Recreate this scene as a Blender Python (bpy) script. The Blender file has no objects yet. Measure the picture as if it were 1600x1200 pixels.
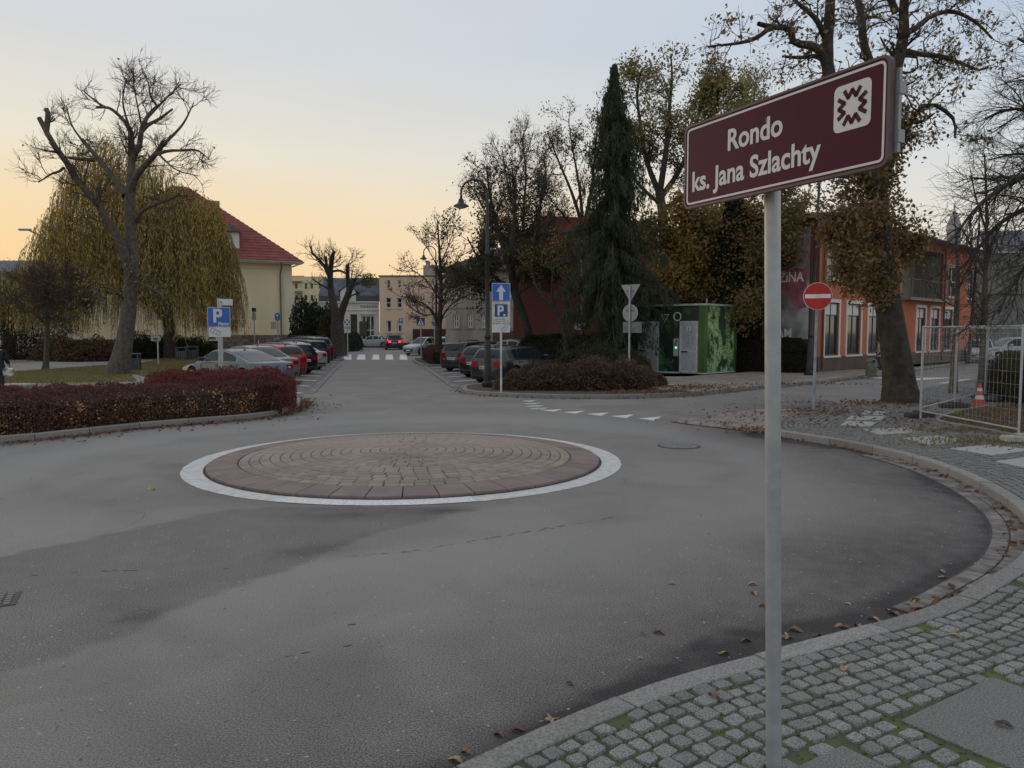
import bpy, bmesh, math, random
import numpy as np
from mathutils import Vector, Matrix
random.seed(7); RNG = np.random.default_rng(7)
C = bpy.context.scene.collection
sc = bpy.context.scene
R = math.radians
PI = math.pi
# ------------------------------------------------------------ camera
F, HZ, CH = 1230.0, 518.0, 1.95
TH = math.atan((600-HZ)/F)
cam = bpy.data.cameras.new('camera'); camo = bpy.data.objects.new('camera', cam); C.objects.link(camo)
cam.sensor_width = 36; cam.lens = 36*F/1600; cam.clip_start = .05; cam.clip_end = 3000
camo.location = (0, 0, CH); camo.rotation_euler = (PI/2-TH, 0, 0)
sc.camera = camo
sc.view_settings.view_transform = 'Standard'; sc.view_settings.look = 'None'
sc.view_settings.gamma = 1; sc.view_settings.use_curve_mapping = False
sc.view_settings.exposure = EXPO = 0.0
# ------------------------------------------------------------ sky and sun: dusk, the glow low on the left
W = bpy.data.worlds.new('World'); sc.world = W; W.use_nodes = True
wn, wl = W.node_tree.nodes, W.node_tree.links
wn.clear()
SUN_AZ = R(-50)       # azimuth of the afterglow from +Y, negative = left
def srgb(c):
    return tuple(((x/255)/12.92 if x <= 10 else ((x/255+.055)/1.055)**2.4) for x in c)
def wnode(t, **k):
    n = wn.new(t)
    for a, b in k.items(): setattr(n, a, b)
    return n
tc = wnode('ShaderNodeTexCoord'); sep = wnode('ShaderNodeSeparateXYZ'); wl.new(tc.outputs['Generated'], sep.inputs[0])
def sky_ramp(stops):
    r = wnode('ShaderNodeValToRGB'); e = r.color_ramp.elements
    for k, (el, c) in enumerate(stops):
        q = e[k] if k < 2 else e.new(.5)
        q.position = math.sin(R(el)); q.color = (*srgb(c), 1)
    wl.new(sep.outputs[2], r.inputs[0]); return r
glow = sky_ramp([(0, (248, 202, 142)), (5, (253, 217, 163)), (8.5, (247, 222, 181)), (12, (236, 228, 209)), (19, (214, 217, 220)), (35, (203, 208, 219)), (89, (200, 205, 216))])
away = sky_ramp([(0, (240, 226, 200)), (5, (232, 227, 214)), (12, (211, 218, 223)), (19, (187, 203, 221)), (35, (194, 204, 218)), (89, (200, 205, 216))])
hor = wnode('ShaderNodeVectorMath', operation='MULTIPLY'); hor.inputs[1].default_value = (1, 1, 0); wl.new(tc.outputs['Generated'], hor.inputs[0])
nrm = wnode('ShaderNodeVectorMath', operation='NORMALIZE'); wl.new(hor.outputs[0], nrm.inputs[0])
dot = wnode('ShaderNodeVectorMath', operation='DOT_PRODUCT'); dot.inputs[1].default_value = (math.sin(SUN_AZ), math.cos(SUN_AZ), 0); wl.new(nrm.outputs[0], dot.inputs[0])
mr = wnode('ShaderNodeMapRange'); mr.inputs[1].default_value = .96; mr.inputs[2].default_value = .1; wl.new(dot.outputs['Value'], mr.inputs[0])
mx = wnode('ShaderNodeMix', data_type='RGBA'); wl.new(mr.outputs[0], mx.inputs[0]); wl.new(glow.outputs[0], mx.inputs[6]); wl.new(away.outputs[0], mx.inputs[7])
bg = wnode('ShaderNodeBackground'); hz_m = wnode('ShaderNodeVectorMath', operation='MULTIPLY'); hz_m.inputs[1].default_value = (1.2, 1.2, 7); wl.new(tc.outputs['Generated'], hz_m.inputs[0])
hz_n = wnode('ShaderNodeTexNoise'); hz_n.inputs['Scale'].default_value = 1.3; hz_n.inputs['Detail'].default_value = 4; wl.new(hz_m.outputs[0], hz_n.inputs['Vector'])
hz_r = wnode('ShaderNodeMapRange'); hz_r.inputs[1].default_value = .3; hz_r.inputs[2].default_value = .7; hz_r.inputs[3].default_value = .975; hz_r.inputs[4].default_value = 1.025; wl.new(hz_n.outputs[0], hz_r.inputs[0])
hz_h = wnode('ShaderNodeHueSaturation'); wl.new(mx.outputs[2], hz_h.inputs['Color']); wl.new(hz_r.outputs[0], hz_h.inputs['Value']); wl.new(hz_h.outputs[0], bg.inputs[0]); bg.inputs[1].default_value = 1.0
wo = wnode('ShaderNodeOutputWorld'); wl.new(bg.outputs[0], wo.inputs[0])
sl = bpy.data.lights.new('sun', 'SUN'); slo = bpy.data.objects.new('sun', sl); C.objects.link(slo)
sl.energy = 0.3; sl.angle = R(15); sl.color = (1.0, .78, .55)
_d = Vector((math.sin(SUN_AZ)*math.cos(R(8)), math.cos(SUN_AZ)*math.cos(R(8)), math.sin(R(8))))
slo.rotation_euler = _d.to_track_quat('Z', 'Y').to_euler()
# ------------------------------------------------------------ photo pixel -> point in the place
def ray(px, py):
    u, w = (px-800)/F, (600-py)/F
    return np.array([u, math.cos(TH)+w*math.sin(TH), -math.sin(TH)+w*math.cos(TH)])
def P(px, py, z=0.0):
    d = ray(px, py); t = (z-CH)/d[2]; return (float(d[0]*t), float(d[1]*t))
def at(px, py, Y):
    d = ray(px, py); t = Y/d[1]; return (float(d[0]*t), float(Y), float(CH+d[2]*t))
SD = Vector((-.174, .985)).normalized(); SN = Vector((SD.y, -SD.x)); SO = Vector((-6.3, 25.5))
def S(s, t):                      # along / across the side street
    v = SO+SD*s+SN*t; return (v.x, v.y)
HEAD_ST = math.atan2(SD.y, SD.x)
# ------------------------------------------------------------ materials
MATS = {}
def pm(name, col, rough=.7, metal=0, var=.12, scale=6.0, col2=None, bump=0, bscale=60, spec=.5, coat=0, rnd=0, island=None, emit=None, detail=4, trans=0, objco=False, streak=False):
    if name in MATS: return MATS[name]
    m = bpy.data.materials.new(name); m.use_nodes = True; n, l = m.node_tree.nodes, m.node_tree.links
    b = n['Principled BSDF']; b.inputs['Roughness'].default_value = rough; b.inputs['Metallic'].default_value = metal
    b.inputs['Specular IOR Level'].default_value = spec
    if coat: b.inputs['Coat Weight'].default_value = coat; b.inputs['Coat Roughness'].default_value = .04
    geo = n.new('ShaderNodeNewGeometry'); tcn = n.new('ShaderNodeTexCoord')
    src = tcn.outputs['Object'] if objco else geo.outputs['Position']
    no = n.new('ShaderNodeTexNoise'); no.inputs['Scale'].default_value = scale; no.inputs['Detail'].default_value = detail
    if streak: vm = n.new('ShaderNodeVectorMath'); vm.operation = 'MULTIPLY'; vm.inputs[1].default_value = (1, 1, .22); l.new(src, vm.inputs[0]); l.new(vm.outputs[0], no.inputs['Vector'])
    else: l.new(src, no.inputs['Vector'])
    mxn = n.new('ShaderNodeMix'); mxn.data_type = 'RGBA'
    c2 = col2 or tuple(max(0, c*(1-2*var)) for c in col)
    c1 = col if col2 else tuple(c*(1+var) for c in col)
    mxn.inputs[6].default_value = (*c1, 1); mxn.inputs[7].default_value = (*c2, 1)
    rp = n.new('ShaderNodeMapRange'); rp.inputs[1].default_value = .35; rp.inputs[2].default_value = .65; l.new(no.outputs[0], rp.inputs[0]); l.new(rp.outputs[0], mxn.inputs[0])
    out = mxn.outputs[2]
    if island:
        r = n.new('ShaderNodeValToRGB'); e = r.color_ramp.elements
        for k, c in enumerate(island):
            q = e[k] if k < 2 else e.new(.5)
            q.position = k/(len(island)-1); q.color = (*c, 1)
        # clumps: shift the per-leaf pick by a slow noise
        ad = n.new('ShaderNodeMath'); ad.operation = 'MULTIPLY_ADD'; ad.inputs[1].default_value = .65
        sb = n.new('ShaderNodeMapRange'); sb.inputs[1].default_value = .3; sb.inputs[2].default_value = .7; sb.inputs[3].default_value = 0; sb.inputs[4].default_value = .38
        l.new(no.outputs[0], sb.inputs[0]); l.new(geo.outputs['Random Per Island'], ad.inputs[0]); l.new(sb.outputs[0], ad.inputs[2]); l.new(ad.outputs[0], r.inputs[0])
        out = r.outputs[0]
    if island:
        tr_ = n.new('ShaderNodeBsdfTranslucent'); ms_ = n.new('ShaderNodeMixShader'); ms_.inputs[0].default_value = .38; ou_ = n['Material Output']
        l.new(b.outputs[0], ms_.inputs[1]); l.new(tr_.outputs[0], ms_.inputs[2]); l.new(ms_.outputs[0], ou_.inputs[0]); l.new(out, tr_.inputs[0])
    if rnd:
        oi = n.new('ShaderNodeObjectInfo'); h = n.new('ShaderNodeHueSaturation'); ma = n.new('ShaderNodeMapRange')
        ma.inputs[3].default_value = 1-rnd; ma.inputs[4].default_value = 1+rnd
        l.new(oi.outputs['Random'] if not island else geo.outputs['Random Per Island'], ma.inputs[0]); l.new(ma.outputs[0], h.inputs['Value']); l.new(out, h.inputs['Color']); out = h.outputs[0]
    l.new(out, b.inputs['Base Color'])
    if bump:
        n2 = n.new('ShaderNodeTexNoise'); n2.inputs['Scale'].default_value = bscale; n2.inputs['Detail'].default_value = 6; l.new(src, n2.inputs['Vector'])
        bp = n.new('ShaderNodeBump'); bp.inputs['Strength'].default_value = bump; bp.inputs['Distance'].default_value = .5/bscale
        l.new(n2.outputs[0], bp.inputs['Height']); l.new(bp.outputs[0], b.inputs['Normal'])
    if emit: b.inputs['Emission Color'].default_value = (*col, 1); b.inputs['Emission Strength'].default_value = emit
    if trans: b.inputs['Transmission Weight'].default_value = trans
    MATS[name] = m; return m
def node(m, t, **k):
    q = m.node_tree.nodes.new(t)
    for a, b in k.items(): setattr(q, a, b)
    return q
# ------------------------------------------------------------ mesh helpers
def link(name, me, parent=None):
    o = bpy.data.objects.new(name, me); C.objects.link(o)
    if parent is not None: o.parent = parent
    return o
def tag(o, label=None, cat=None, group=None, kind=None):
    if label: o['label'] = label
    if cat: o['category'] = cat
    if group: o['group'] = group
    if kind: o['kind'] = kind
    return o
def thing(name, label, cat, loc=(0, 0, 0), rz=0, group=None):
    o = bpy.data.objects.new(name, None); C.objects.link(o); o.empty_display_size = .2
    o.location = loc; o.rotation_euler = (0, 0, rz); return tag(o, label, cat, group)
def smooth(me, ang=35):
    me.shade_smooth(); me.set_sharp_from_angle(angle=R(ang))
def npmesh(name, v, f, mats, smoothing=None, mi=None):
    me = bpy.data.meshes.new(name); v = np.asarray(v, dtype=np.float32); f = np.asarray(f, dtype=np.int32)
    me.vertices.add(len(v)); me.vertices.foreach_set('co', v.ravel())
    k = f.shape[1]; me.loops.add(f.size); me.loops.foreach_set('vertex_index', f.ravel())
    me.polygons.add(len(f)); me.polygons.foreach_set('loop_start', np.arange(0, f.size, k, dtype=np.int32)); me.polygons.foreach_set('loop_total', np.full(len(f), k, dtype=np.int32))
    if not isinstance(mats, (list, tuple)): mats = [mats]
    for m in mats: me.materials.append(m)
    if mi is not None: me.polygons.foreach_set('material_index', np.asarray(mi, dtype=np.int32))
    me.update(calc_edges=True)
    if smoothing: smooth(me, smoothing)
    return me
class MB:
    def __init__(s): s.v, s.f, s.m = [], [], []
    def add(s, v, f, mi=0):
        b = len(s.v); s.v += [tuple(p) for p in v]; s.f += [tuple(b+i for i in q) for q in f]; s.m += [mi]*len(f); return s
    def box(s, x0, x1, y0, y1, z0, z1, mi=0, M=None, bev=0):
        v = [(x, y, z) for z in (z0, z1) for y in (y0, y1) for x in (x0, x1)]
        if bev:
            b = bev; v = []
            for (zz, i) in ((z0, b), (z0+b, 0), (z1-b, 0), (z1, b)):
                v += [(x0+i, y0+i, zz), (x1-i, y0+i, zz), (x1-i, y1-i, zz), (x0+i, y1-i, zz)]
            f = [(3, 2, 1, 0), (12, 13, 14, 15)]
            for k in range(3):
                for j in range(4): f.append((4*k+j, 4*k+(j+1) % 4, 4*k+4+(j+1) % 4, 4*k+4+j))
        else: f = [(0, 2, 3, 1), (4, 5, 7, 6), (0, 1, 5, 4), (2, 6, 7, 3), (0, 4, 6, 2), (1, 3, 7, 5)]
        if M is not None: v = [tuple(M @ Vector(p)) for p in v]
        return s.add(v, f, mi)
    def prism(s, pts, z0, z1, mi=0, M=None):          # outline in XY, extruded in Z
        n = len(pts); v = [(x, y, z0) for x, y in pts]+[(x, y, z1) for x, y in pts]
        f = [tuple(range(n-1, -1, -1)), tuple(range(n, 2*n))]+[(i, (i+1) % n, n+(i+1) % n, n+i) for i in range(n)]
        if M is not None: v = [tuple(M @ Vector(p)) for p in v]
        return s.add(v, f, mi)
    def face(s, pts, y0, y1, mi=0):                   # outline in XZ, front at y0, back at y1
        n = len(pts); v = [(x, y0, z) for x, z in pts]+[(x, y1, z) for x, z in pts]
        f = [tuple(range(n)), tuple(range(2*n-1, n-1, -1))]+[(i, n+i, n+(i+1) % n, (i+1) % n) for i in range(n)]
        return s.add(v, f, mi)
    def ring(s, A, B, y0, y1, mi=0):                  # frame between two XZ outlines of equal count
        n = len(A); v = [(x, y0, z) for x, z in A]+[(x, y0, z) for x, z in B]+[(x, y1, z) for x, z in A]+[(x, y1, z) for x, z in B]
        f = []
        for i in range(n):
            j = (i+1) % n; f += [(i, j, n+j, n+i), (i, 2*n+i, 2*n+j, j), (n+i, n+j, 3*n+j, 3*n+i)]
        return s.add(v, f, mi)
    def tube(s, pts, r, n=8, mi=0, cap=True):
        pts = [Vector(p) for p in pts]; rs = r if isinstance(r, (list, tuple)) else [r]*len(pts); v, f = [], []
        up = None
        for i, p in enumerate(pts):
            t = (pts[min(i+1, len(pts)-1)]-pts[max(i-1, 0)]).normalized()
            if up is None: up = Vector((1, 0, 0)) if abs(t.x) < .9 else Vector((0, 1, 0))
            a = (up-t*up.dot(t)).normalized(); b = t.cross(a); up = a
            for k in range(n):
                q = 2*PI*k/n; v.append(tuple(p+(a*math.cos(q)+b*math.sin(q))*rs[i]))
        for i in range(len(pts)-1):
            for k in range(n): f.append((i*n+k, i*n+(k+1) % n, (i+1)*n+(k+1) % n, (i+1)*n+k))
        if cap: f += [tuple(range(n-1, -1, -1)), tuple(range((len(pts)-1)*n, len(pts)*n))]
        return s.add(v, f, mi)
    def lathe(s, prof, n=16, mi=0, c=(0, 0, 0), M=None):
        v, f = [], []
        for r, z in prof:
            for k in range(n):
                q = 2*PI*k/n; v.append((c[0]+r*math.cos(q), c[1]+r*math.sin(q), c[2]+z))
        for i in range(len(prof)-1):
            for k in range(n): f.append((i*n+k, i*n+(k+1) % n, (i+1)*n+(k+1) % n, (i+1)*n+k))
        f += [tuple(range(n-1, -1, -1)), tuple(range((len(prof)-1)*n, len(prof)*n))]
        if M is not None: v = [tuple(M @ Vector(p)) for p in v]
        return s.add(v, f, mi)
    def me(s, name, mats, sm=None):
        me = bpy.data.meshes.new(name); me.from_pydata(s.v, [], s.f)
        if not isinstance(mats, (list, tuple)): mats = [mats]
        for m in mats: me.materials.append(m)
        if any(s.m): me.polygons.foreach_set('material_index', s.m)
        me.update()
        if sm: smooth(me, sm)
        return me
    def build(s, name, mats, parent=None, sm=None): return link(name, s.me(name, mats, sm), parent)
def copy_tree(o, parent=None, kids=None):
    kids = kids if kids is not None else CH_CACHE(o)
    c = o.copy(); C.objects.link(c); c.parent = parent
    for ch in kids.get(o, []): copy_tree(ch, c, kids)
    return c
def CH_CACHE(o):
    d = {}
    for q in bpy.data.objects:
        if q.parent is not None: d.setdefault(q.parent, []).append(q)
    return d
def rrect(x0, x1, z0, z1, r, n=5):
    out = []
    for cx, cz, a0 in ((x1-r, z0+r, -90), (x1-r, z1-r, 0), (x0+r, z1-r, 90), (x0+r, z0+r, 180)):
        for k in range(n+1):
            a = R(a0+90*k/n); out.append((cx+r*math.cos(a), cz+r*math.sin(a)))
    return out
def circ(cx, cz, r, n=32): return [(cx+r*math.cos(2*PI*k/n), cz+r*math.sin(2*PI*k/n)) for k in range(n)]
def text(body, size, mat, parent, loc, bold=.0, sx=1, align='LEFT', name='lettering', rot=(PI/2, 0, 0), ext=.0008):
    cu = bpy.data.curves.new(name, 'FONT'); cu.body = body; cu.size = size; cu.offset = bold; cu.extrude = ext; cu.align_x = align
    cu.materials.append(mat); o = bpy.data.objects.new(name, cu); C.objects.link(o); o.parent = parent; o.location = loc; o.rotation_euler = rot; o.scale = (sx, 1, 1)
    return o
def catmull(pts, n):
    p = [np.array(q, float) for q in pts]; p = [2*p[0]-p[1]]+p+[2*p[-1]-p[-2]]; out = []
    for i in range(1, len(p)-2):
        for k in range(n):
            t = k/n; out.append(.5*((2*p[i])+(-p[i-1]+p[i+1])*t+(2*p[i-1]-5*p[i]+4*p[i+1]-p[i+2])*t*t+(-p[i-1]+3*p[i]-3*p[i+1]+p[i+2])*t**3))
    out.append(p[-2]); return np.array(out)
def resample(path, step):
    path = np.asarray(path, float); d = np.r_[0, np.cumsum(np.hypot(*np.diff(path, axis=0).T[:2]))]
    n = max(2, int(round(d[-1]/step))+1); q = np.linspace(0, d[-1], n)
    return np.stack([np.interp(q, d, path[:, k]) for k in range(path.shape[1])], 1)
def offset(path, dist):           # to the right of travel
    t = np.gradient(path, axis=0); t /= np.hypot(t[:, 0], t[:, 1])[:, None]
    return path+np.stack([t[:, 1], -t[:, 0]], 1)*dist
# ------------------------------------------------------------ road
def asphalt():
    m = bpy.data.materials.new('asphalt'); m.use_nodes = True; l = m.node_tree.links; b = m.node_tree.nodes['Principled BSDF']
    g = node(m, 'ShaderNodeNewGeometry'); at1 = node(m, 'ShaderNodeAttribute', attribute_name='dirt'); at2 = node(m, 'ShaderNodeAttribute', attribute_name='worn')
    def noise(s, d=4, dist=0):
        q = node(m, 'ShaderNodeTexNoise'); q.inputs['Scale'].default_value = s; q.inputs['Detail'].default_value = d; q.inputs['Distortion'].default_value = dist; l.new(g.outputs['Position'], q.inputs['Vector']); return q
    def mixc(a, bb, f):
        q = node(m, 'ShaderNodeMix', data_type='RGBA'); 
        for i, s in ((6, a), (7, bb)):
            if isinstance(s, tuple): q.inputs[i].default_value = (*s, 1)
            else: l.new(s, q.inputs[i])
        if isinstance(f, float): q.inputs[0].default_value = f
        else: l.new(f, q.inputs[0])
        return q.outputs[2]
    def rng(src, a, bb, c=0., d=1.):
        q = node(m, 'ShaderNodeMapRange'); l.new(src, q.inputs[0])
        for i, x in enumerate((a, bb, c, d)): q.inputs[i+1].default_value = x
        return q.outputs[0]
    def mth(op, a, bb, cl=False):
        q = node(m, 'ShaderNodeMath', operation=op); q.use_clamp = cl
        for i, s in ((0, a), (1, bb)):
            if isinstance(s, (int, float)): q.inputs[i].default_value = s
            else: l.new(s, q.inputs[i])
        return q.outputs[0]
    big = noise(.7, 5, 1.2); mid = noise(5, 5); fine = noise(100, 3); fine2 = noise(45, 2)
    base = mixc((.245, .226, .202), (.195, .18, .16), rng(big.outputs[0], .35, .65))
    base = mixc(base, (.28, .262, .238), at2.outputs['Fac'])
    d = mth('MULTIPLY', at1.outputs['Fac'], rng(mid.outputs[0], .25, .7, .78, 1.18), True)
    base = mixc(base, (.045, .040, .037), d)
    grain = rng(fine.outputs[0], .32, .68, .25, 1.75)
    amt = rng(at1.outputs['Fac'], 0, .45, .45, 1.); gr = mth('ADD', mth('MULTIPLY', mth('SUBTRACT', grain, 1.), amt), 1.)
    hs = node(m, 'ShaderNodeHueSaturation'); l.new(base, hs.inputs['Color']); l.new(gr, hs.inputs['Value']); base = hs.outputs[0]
    v = node(m, 'ShaderNodeTexVoronoi'); v.inputs['Scale'].default_value = 17; l.new(g.outputs['Position'], v.inputs['Vector'])
    vc = node(m, 'ShaderNodeSeparateColor'); l.new(v.outputs['Color'], vc.inputs[0])
    spk = mth('MULTIPLY', rng(v.outputs['Distance'], .20, .10), mth('GREATER_THAN', vc.outputs[0], .90))
    base = mixc(base, (.42, .40, .37), mth('MULTIPLY', spk, .75))
    spk2 = mth('MULTIPLY', rng(v.outputs['Distance'], .2, .1), mth('LESS_THAN', vc.outputs[1], .06))
    base = mixc(base, (.05, .047, .045), mth('MULTIPLY', spk2, .7))
    l.new(base, b.inputs['Base Color']); b.inputs['Roughness'].default_value = .82; b.inputs['Specular IOR Level'].default_value = .35
    bp = node(m, 'ShaderNodeBump'); bp.inputs['Strength'].default_value = .5; bp.inputs['Distance'].default_value = .004
    l.new(fine2.outputs[0], bp.inputs['Height']); bp2 = node(m, 'ShaderNodeBump'); bp2.inputs['Strength'].default_value = .5; bp2.inputs['Distance'].default_value = .002
    l.new(fine.outputs[0], bp2.inputs['Height']); l.new(bp.outputs[0], bp2.inputs['Normal']); l.new(bp2.outputs[0], b.inputs['Normal'])
    return m
ASPH = asphalt()
KR = catmull([(-9, -4.6), (-5.2, -1.5), (-2.6, .95), (-1.2, 2.25), (-0.25, 3.21), (0.66, 3.96), (1.46, 4.42), (2.68, 5.09), (3.38, 5.63), (4.30, 6.51), (5.12, 7.75), (5.62, 9.14), (5.88, 10.6), (5.86, 11.9), (5.55, 13.2), (5.0, 14.38), (4.85, 15.0), (5.2, 16.0), (6.2, 17.6), (7.23, 18.84), (10.58, 21.97), (13.6, 26.06), (20.6, 33.4), (34, 48), (70, 88)], 10)
KL = catmull([(-30, 4), (-19, 7.5), (-12, 11), (-8.93, 13.64), (-8.29, 14.47), (-7.61, 15.51), (-6.74, 16.48), (-5.9, 17.3), (-5.45, 18.3), (-5.5, 20.2), (-6.05, 22.2), (-6.9, 23.3)], 8)
KD = catmull([(-.9, 28.2), (-1.6, 27.2), (-1.62, 25.6), (-1.38, 24.55), (-.6, 23.72), (.75, 23.03), (2.58, 22.75), (4.55, 23.26), (5.96, 24.2), (7.75, 26.06), (10.0, 28.1), (14.53, 32.8), (26, 46), (42.3, 65), (70, 98)], 8)
CC, RR = np.array([-1.58, 11.93]), 3.23
def dist_path(X, path):
    p = resample(path, .15); d = np.full(len(X), 1e9)
    for i in range(0, len(p), 64):
        d = np.minimum(d, np.sqrt(((X[:, None, :]-p[None, i:i+64])**2).sum(-1)).min(1))
    return d
def inpoly(X, poly):
    x, y = X[:, 0], X[:, 1]; r = np.zeros(len(X), bool); n = len(poly)
    for i in range(n):
        (x1, y1), (x2, y2) = poly[i], poly[(i+1) % n]
        c = ((y1 > y) != (y2 > y)); t = np.zeros(len(X)); 
        if y2 != y1: t = (x2-x1)*(y-y1)/(y2-y1)+x1
        r ^= c & (x < t)
    return r
def sstep(a, b, x): t = np.clip((x-a)/(b-a), 0, 1); return t*t*(3-2*t)
gx, gy = np.arange(-14, 9, .12), np.arange(2, 25, .12)
GX, GY = np.meshgrid(gx, gy); XY = np.stack([GX.ravel(), GY.ravel()], 1); nx, ny = len(gx), len(gy)
ii = (np.arange(ny-1)[:, None]*nx+np.arange(nx-1)[None]).ravel()
V = np.c_[XY, np.zeros(len(XY))]
me = npmesh('road', V, np.stack([ii, ii+1, ii+nx+1, ii+nx], 1), ASPH)
vn = lambda X, s, k: np.array([0.])  # placeholder
def vnoise(X, s, seed=0):            # smooth value noise
    r = np.random.default_rng(seed).random((256, 256)); q = X*s+1000; i = np.floor(q).astype(int); f = q-i; f = f*f*(3-2*f)
    g = lambda a, b: r[(i[:, 0]+a) & 255, (i[:, 1]+b) & 255]
    return (g(0, 0)*(1-f[:, 0])+g(1, 0)*f[:, 0])*(1-f[:, 1])+(g(0, 1)*(1-f[:, 0])+g(1, 1)*f[:, 0])*f[:, 1]
XYw = XY+np.stack([vnoise(XY, 2.2, 1)-.5, vnoise(XY, 2.2, 2)-.5], 1)*.22+np.stack([vnoise(XY, .7, 3)-.5, vnoise(XY, .7, 4)-.5], 1)*.5
dR = dist_path(XYw, KR); dL = dist_path(XYw, KL); dD = dist_path(XYw, KD); rc = np.hypot(*(XYw-CC).T)
dirt = .95*np.exp(-(dR/.36)**4)+.30*np.exp(-(dR/.8)**2)+.22*(1-sstep(.6, 2.1, dR))
dirt += .5*np.exp(-(dL/.35)**2)+.2*np.exp(-(dD/.3)**2)
poly = [P(*q) for q in ((-250, 1130), (0, 1057), (110, 1020), (210, 985), (300, 945), (400, 905), (470, 882), (540, 850), (620, 826), (700, 805), (770, 795), (700, 791), (560, 792), (430, 792), (330, 800), (200, 828), (0, 872), (-250, 930))]
XYn = XY+np.stack([vnoise(XY, 3.2, 5)-.5, vnoise(XY, 3.2, 6)-.5], 1)*.07
pin = inpoly(XYn, poly); dirt += .28*pin
for (px, py, rx, ry, a, k) in ((490, 862, .42, .22, .3, .35), (225, 962, .14, .09, .3, .5), (520, 806, .5, .14, .1, .25), (700, 800, .25, .09, .2, .3), (1330, 860, 1.2, .8, .4, .12), (640, 805, 1.2, .2, .1, .1), (130, 780, 1.6, .9, .2, .16)):
    c = np.array(P(px, py)); e = XYn-c; e = np.stack([e[:, 0]*math.cos(a)+e[:, 1]*math.sin(a), -e[:, 0]*math.sin(a)+e[:, 1]*math.cos(a)], 1)
    dirt += k*np.exp(-((e[:, 0]/rx)**2+(e[:, 1]/ry)**2)**1.5)
dirt += .20*(1-sstep(1., 4.6, dR))*sstep(-1, 2, XY[:, 0])
dirt += .22*(1-sstep(3.3, 3.75, rc))*(XY[:, 1] < 11.5)*(XY[:, 0] < 0)
worn = .75*np.exp(-((rc-5.4)/1.1)**2)*(1-.8*pin)*(.6+.8*vnoise(XY, .4, 8))+.45*np.exp(-((rc-7.0)/.35)**2)*(XY[:, 0] < -3)
worn *= 1-.6*np.exp(-((rc-4.6)/.25)**2)
for nm, arr in (('dirt', dirt), ('worn', worn)):
    a = me.attributes.new(nm, 'FLOAT', 'POINT'); a.data.foreach_set('value', np.clip(arr, 0, 1).astype(np.float32))
road = tag(link('road', me), kind='structure')
g = MB(); g.add([(-900, -60, -.012), (900, -60, -.012), (900, 2400, -.012), (-900, 2400, -.012)], [(0, 1, 2, 3)])
tag(g.build('ground', ASPH), kind='structure')
# seams and tar marks
tar = pm('tar', (.05, .047, .045), .7, var=.3, scale=9)
mb = MB()
def seam(pts, w, gap=.35):
    p = resample(np.array([P(*q) for q in pts]), .05)
    for a, b in zip(p[:-1], p[1:]):
        if random.random() < gap: continue
        d = (b-a); n = np.array([-d[1], d[0]])/np.hypot(*d)*w*random.uniform(.4, 1.2); j = RNG.normal(0, .012, 2)
        mb.add([(*(a+j+n), .003), (*(a+j-n), .003), (*(b+j-n*.6), .003), (*(b+j+n*.6), .003)], [(0, 1, 2, 3)])
seam([(525, 871), (640, 862), (760, 842), (880, 822), (960, 808)], .007, .4)
seam([(30, 899), (150, 893), (260, 890), (360, 888)], .006, .5)
seam([(480, 985), (560, 975), (600, 962)], .008, .6); seam([(430, 1030), (600, 1000)], .006, .7)
def crack(x, y, a, L_, w):
    q = np.array([x, y]); n_ = int(L_/.05)
    for i in range(n_):
        a += random.gauss(0, .28); e = q+np.array([math.cos(a), math.sin(a)])*.05; t = w*random.uniform(.5, 1.2)*(1-.6*i/n_); m_ = np.array([-math.sin(a), math.cos(a)])*t
        mb.add([(*(q+m_), .003), (*(q-m_), .003), (*(e-m_), .003), (*(e+m_), .003)], [(0, 1, 2, 3)]); q = e
        if random.random() < .015 and L_ > .5: crack(q[0], q[1], a+random.choice((-.9, .9)), L_*.3, w*.7)
for px, py, a, L_ in ((1010, 760, 2.4, 1.4), (160, 800, .1, 1.6), (90, 745, .2, 1.5), (1290, 760, 2.0, 1.0)): crack(*P(px, py), a, L_, .0022)
mb.build('tar_marks', tar, road)
tag(bpy.data.objects['tar_marks'], kind='stuff')
# ------------------------------------------------------------ painted markings
wp = pm('road_paint', (.72, .71, .67), .6, var=.12, scale=25, bump=.3, bscale=150)
wpo = pm('worn_road_paint', (.62, .60, .55), .7, col2=(.34, .32, .29), scale=14, bump=.3, bscale=150)
def mark(name, pts, mat, z=.004, par=road):
    m = MB(); m.add([(x, y, z) for x, y in pts], [tuple(range(len(pts)))]); o = m.build(name, mat, par); return o
for a, b in ((535, 549), (557, 571), (581, 593), (602, 615), (624, 637)):
    mark('crosswalk_stripe', [P(a, 562), P(b, 562), P(b-1+(b-590)*-.03, 554), P(a+2+(a-590)*-.03, 554)], wp)
for t in (((844, 641), (866, 643.3), (879, 639.5)), ((880, 644), (899, 646.5), (915, 642)), ((917, 647), (939, 650), (952, 644.5)), ((954, 650.5), (979, 653.5), (991, 647.5)), ((997.5, 654), (1022, 657.5), (1034, 651))):
    mark('yield_triangle', [P(*q) for q in t], wp)
for k, (a, b, y) in enumerate(((815, 838, 626), (817, 846, 630), (821, 852, 634), (826, 858, 638))):
    mark('yield_triangle', [P(a, y+1.2), P((a+b)/2+4, y+2.2), P(b, y-.6), P(a+6, y-.2)], wpo)
for q in (((1347, 592), (1400, 591), (1445, 588.5), (1390, 588.5)), ((1385, 594), (1440, 594), (1500, 590), (1450, 590)), ((1465, 599), (1500, 600), (1545, 593), (1510, 592)), ((1500, 600.5), (1530, 601), (1560, 596), (1540, 595))):
    mark('crosswalk_stripe', [P(*p) for p in q], wp)
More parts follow.
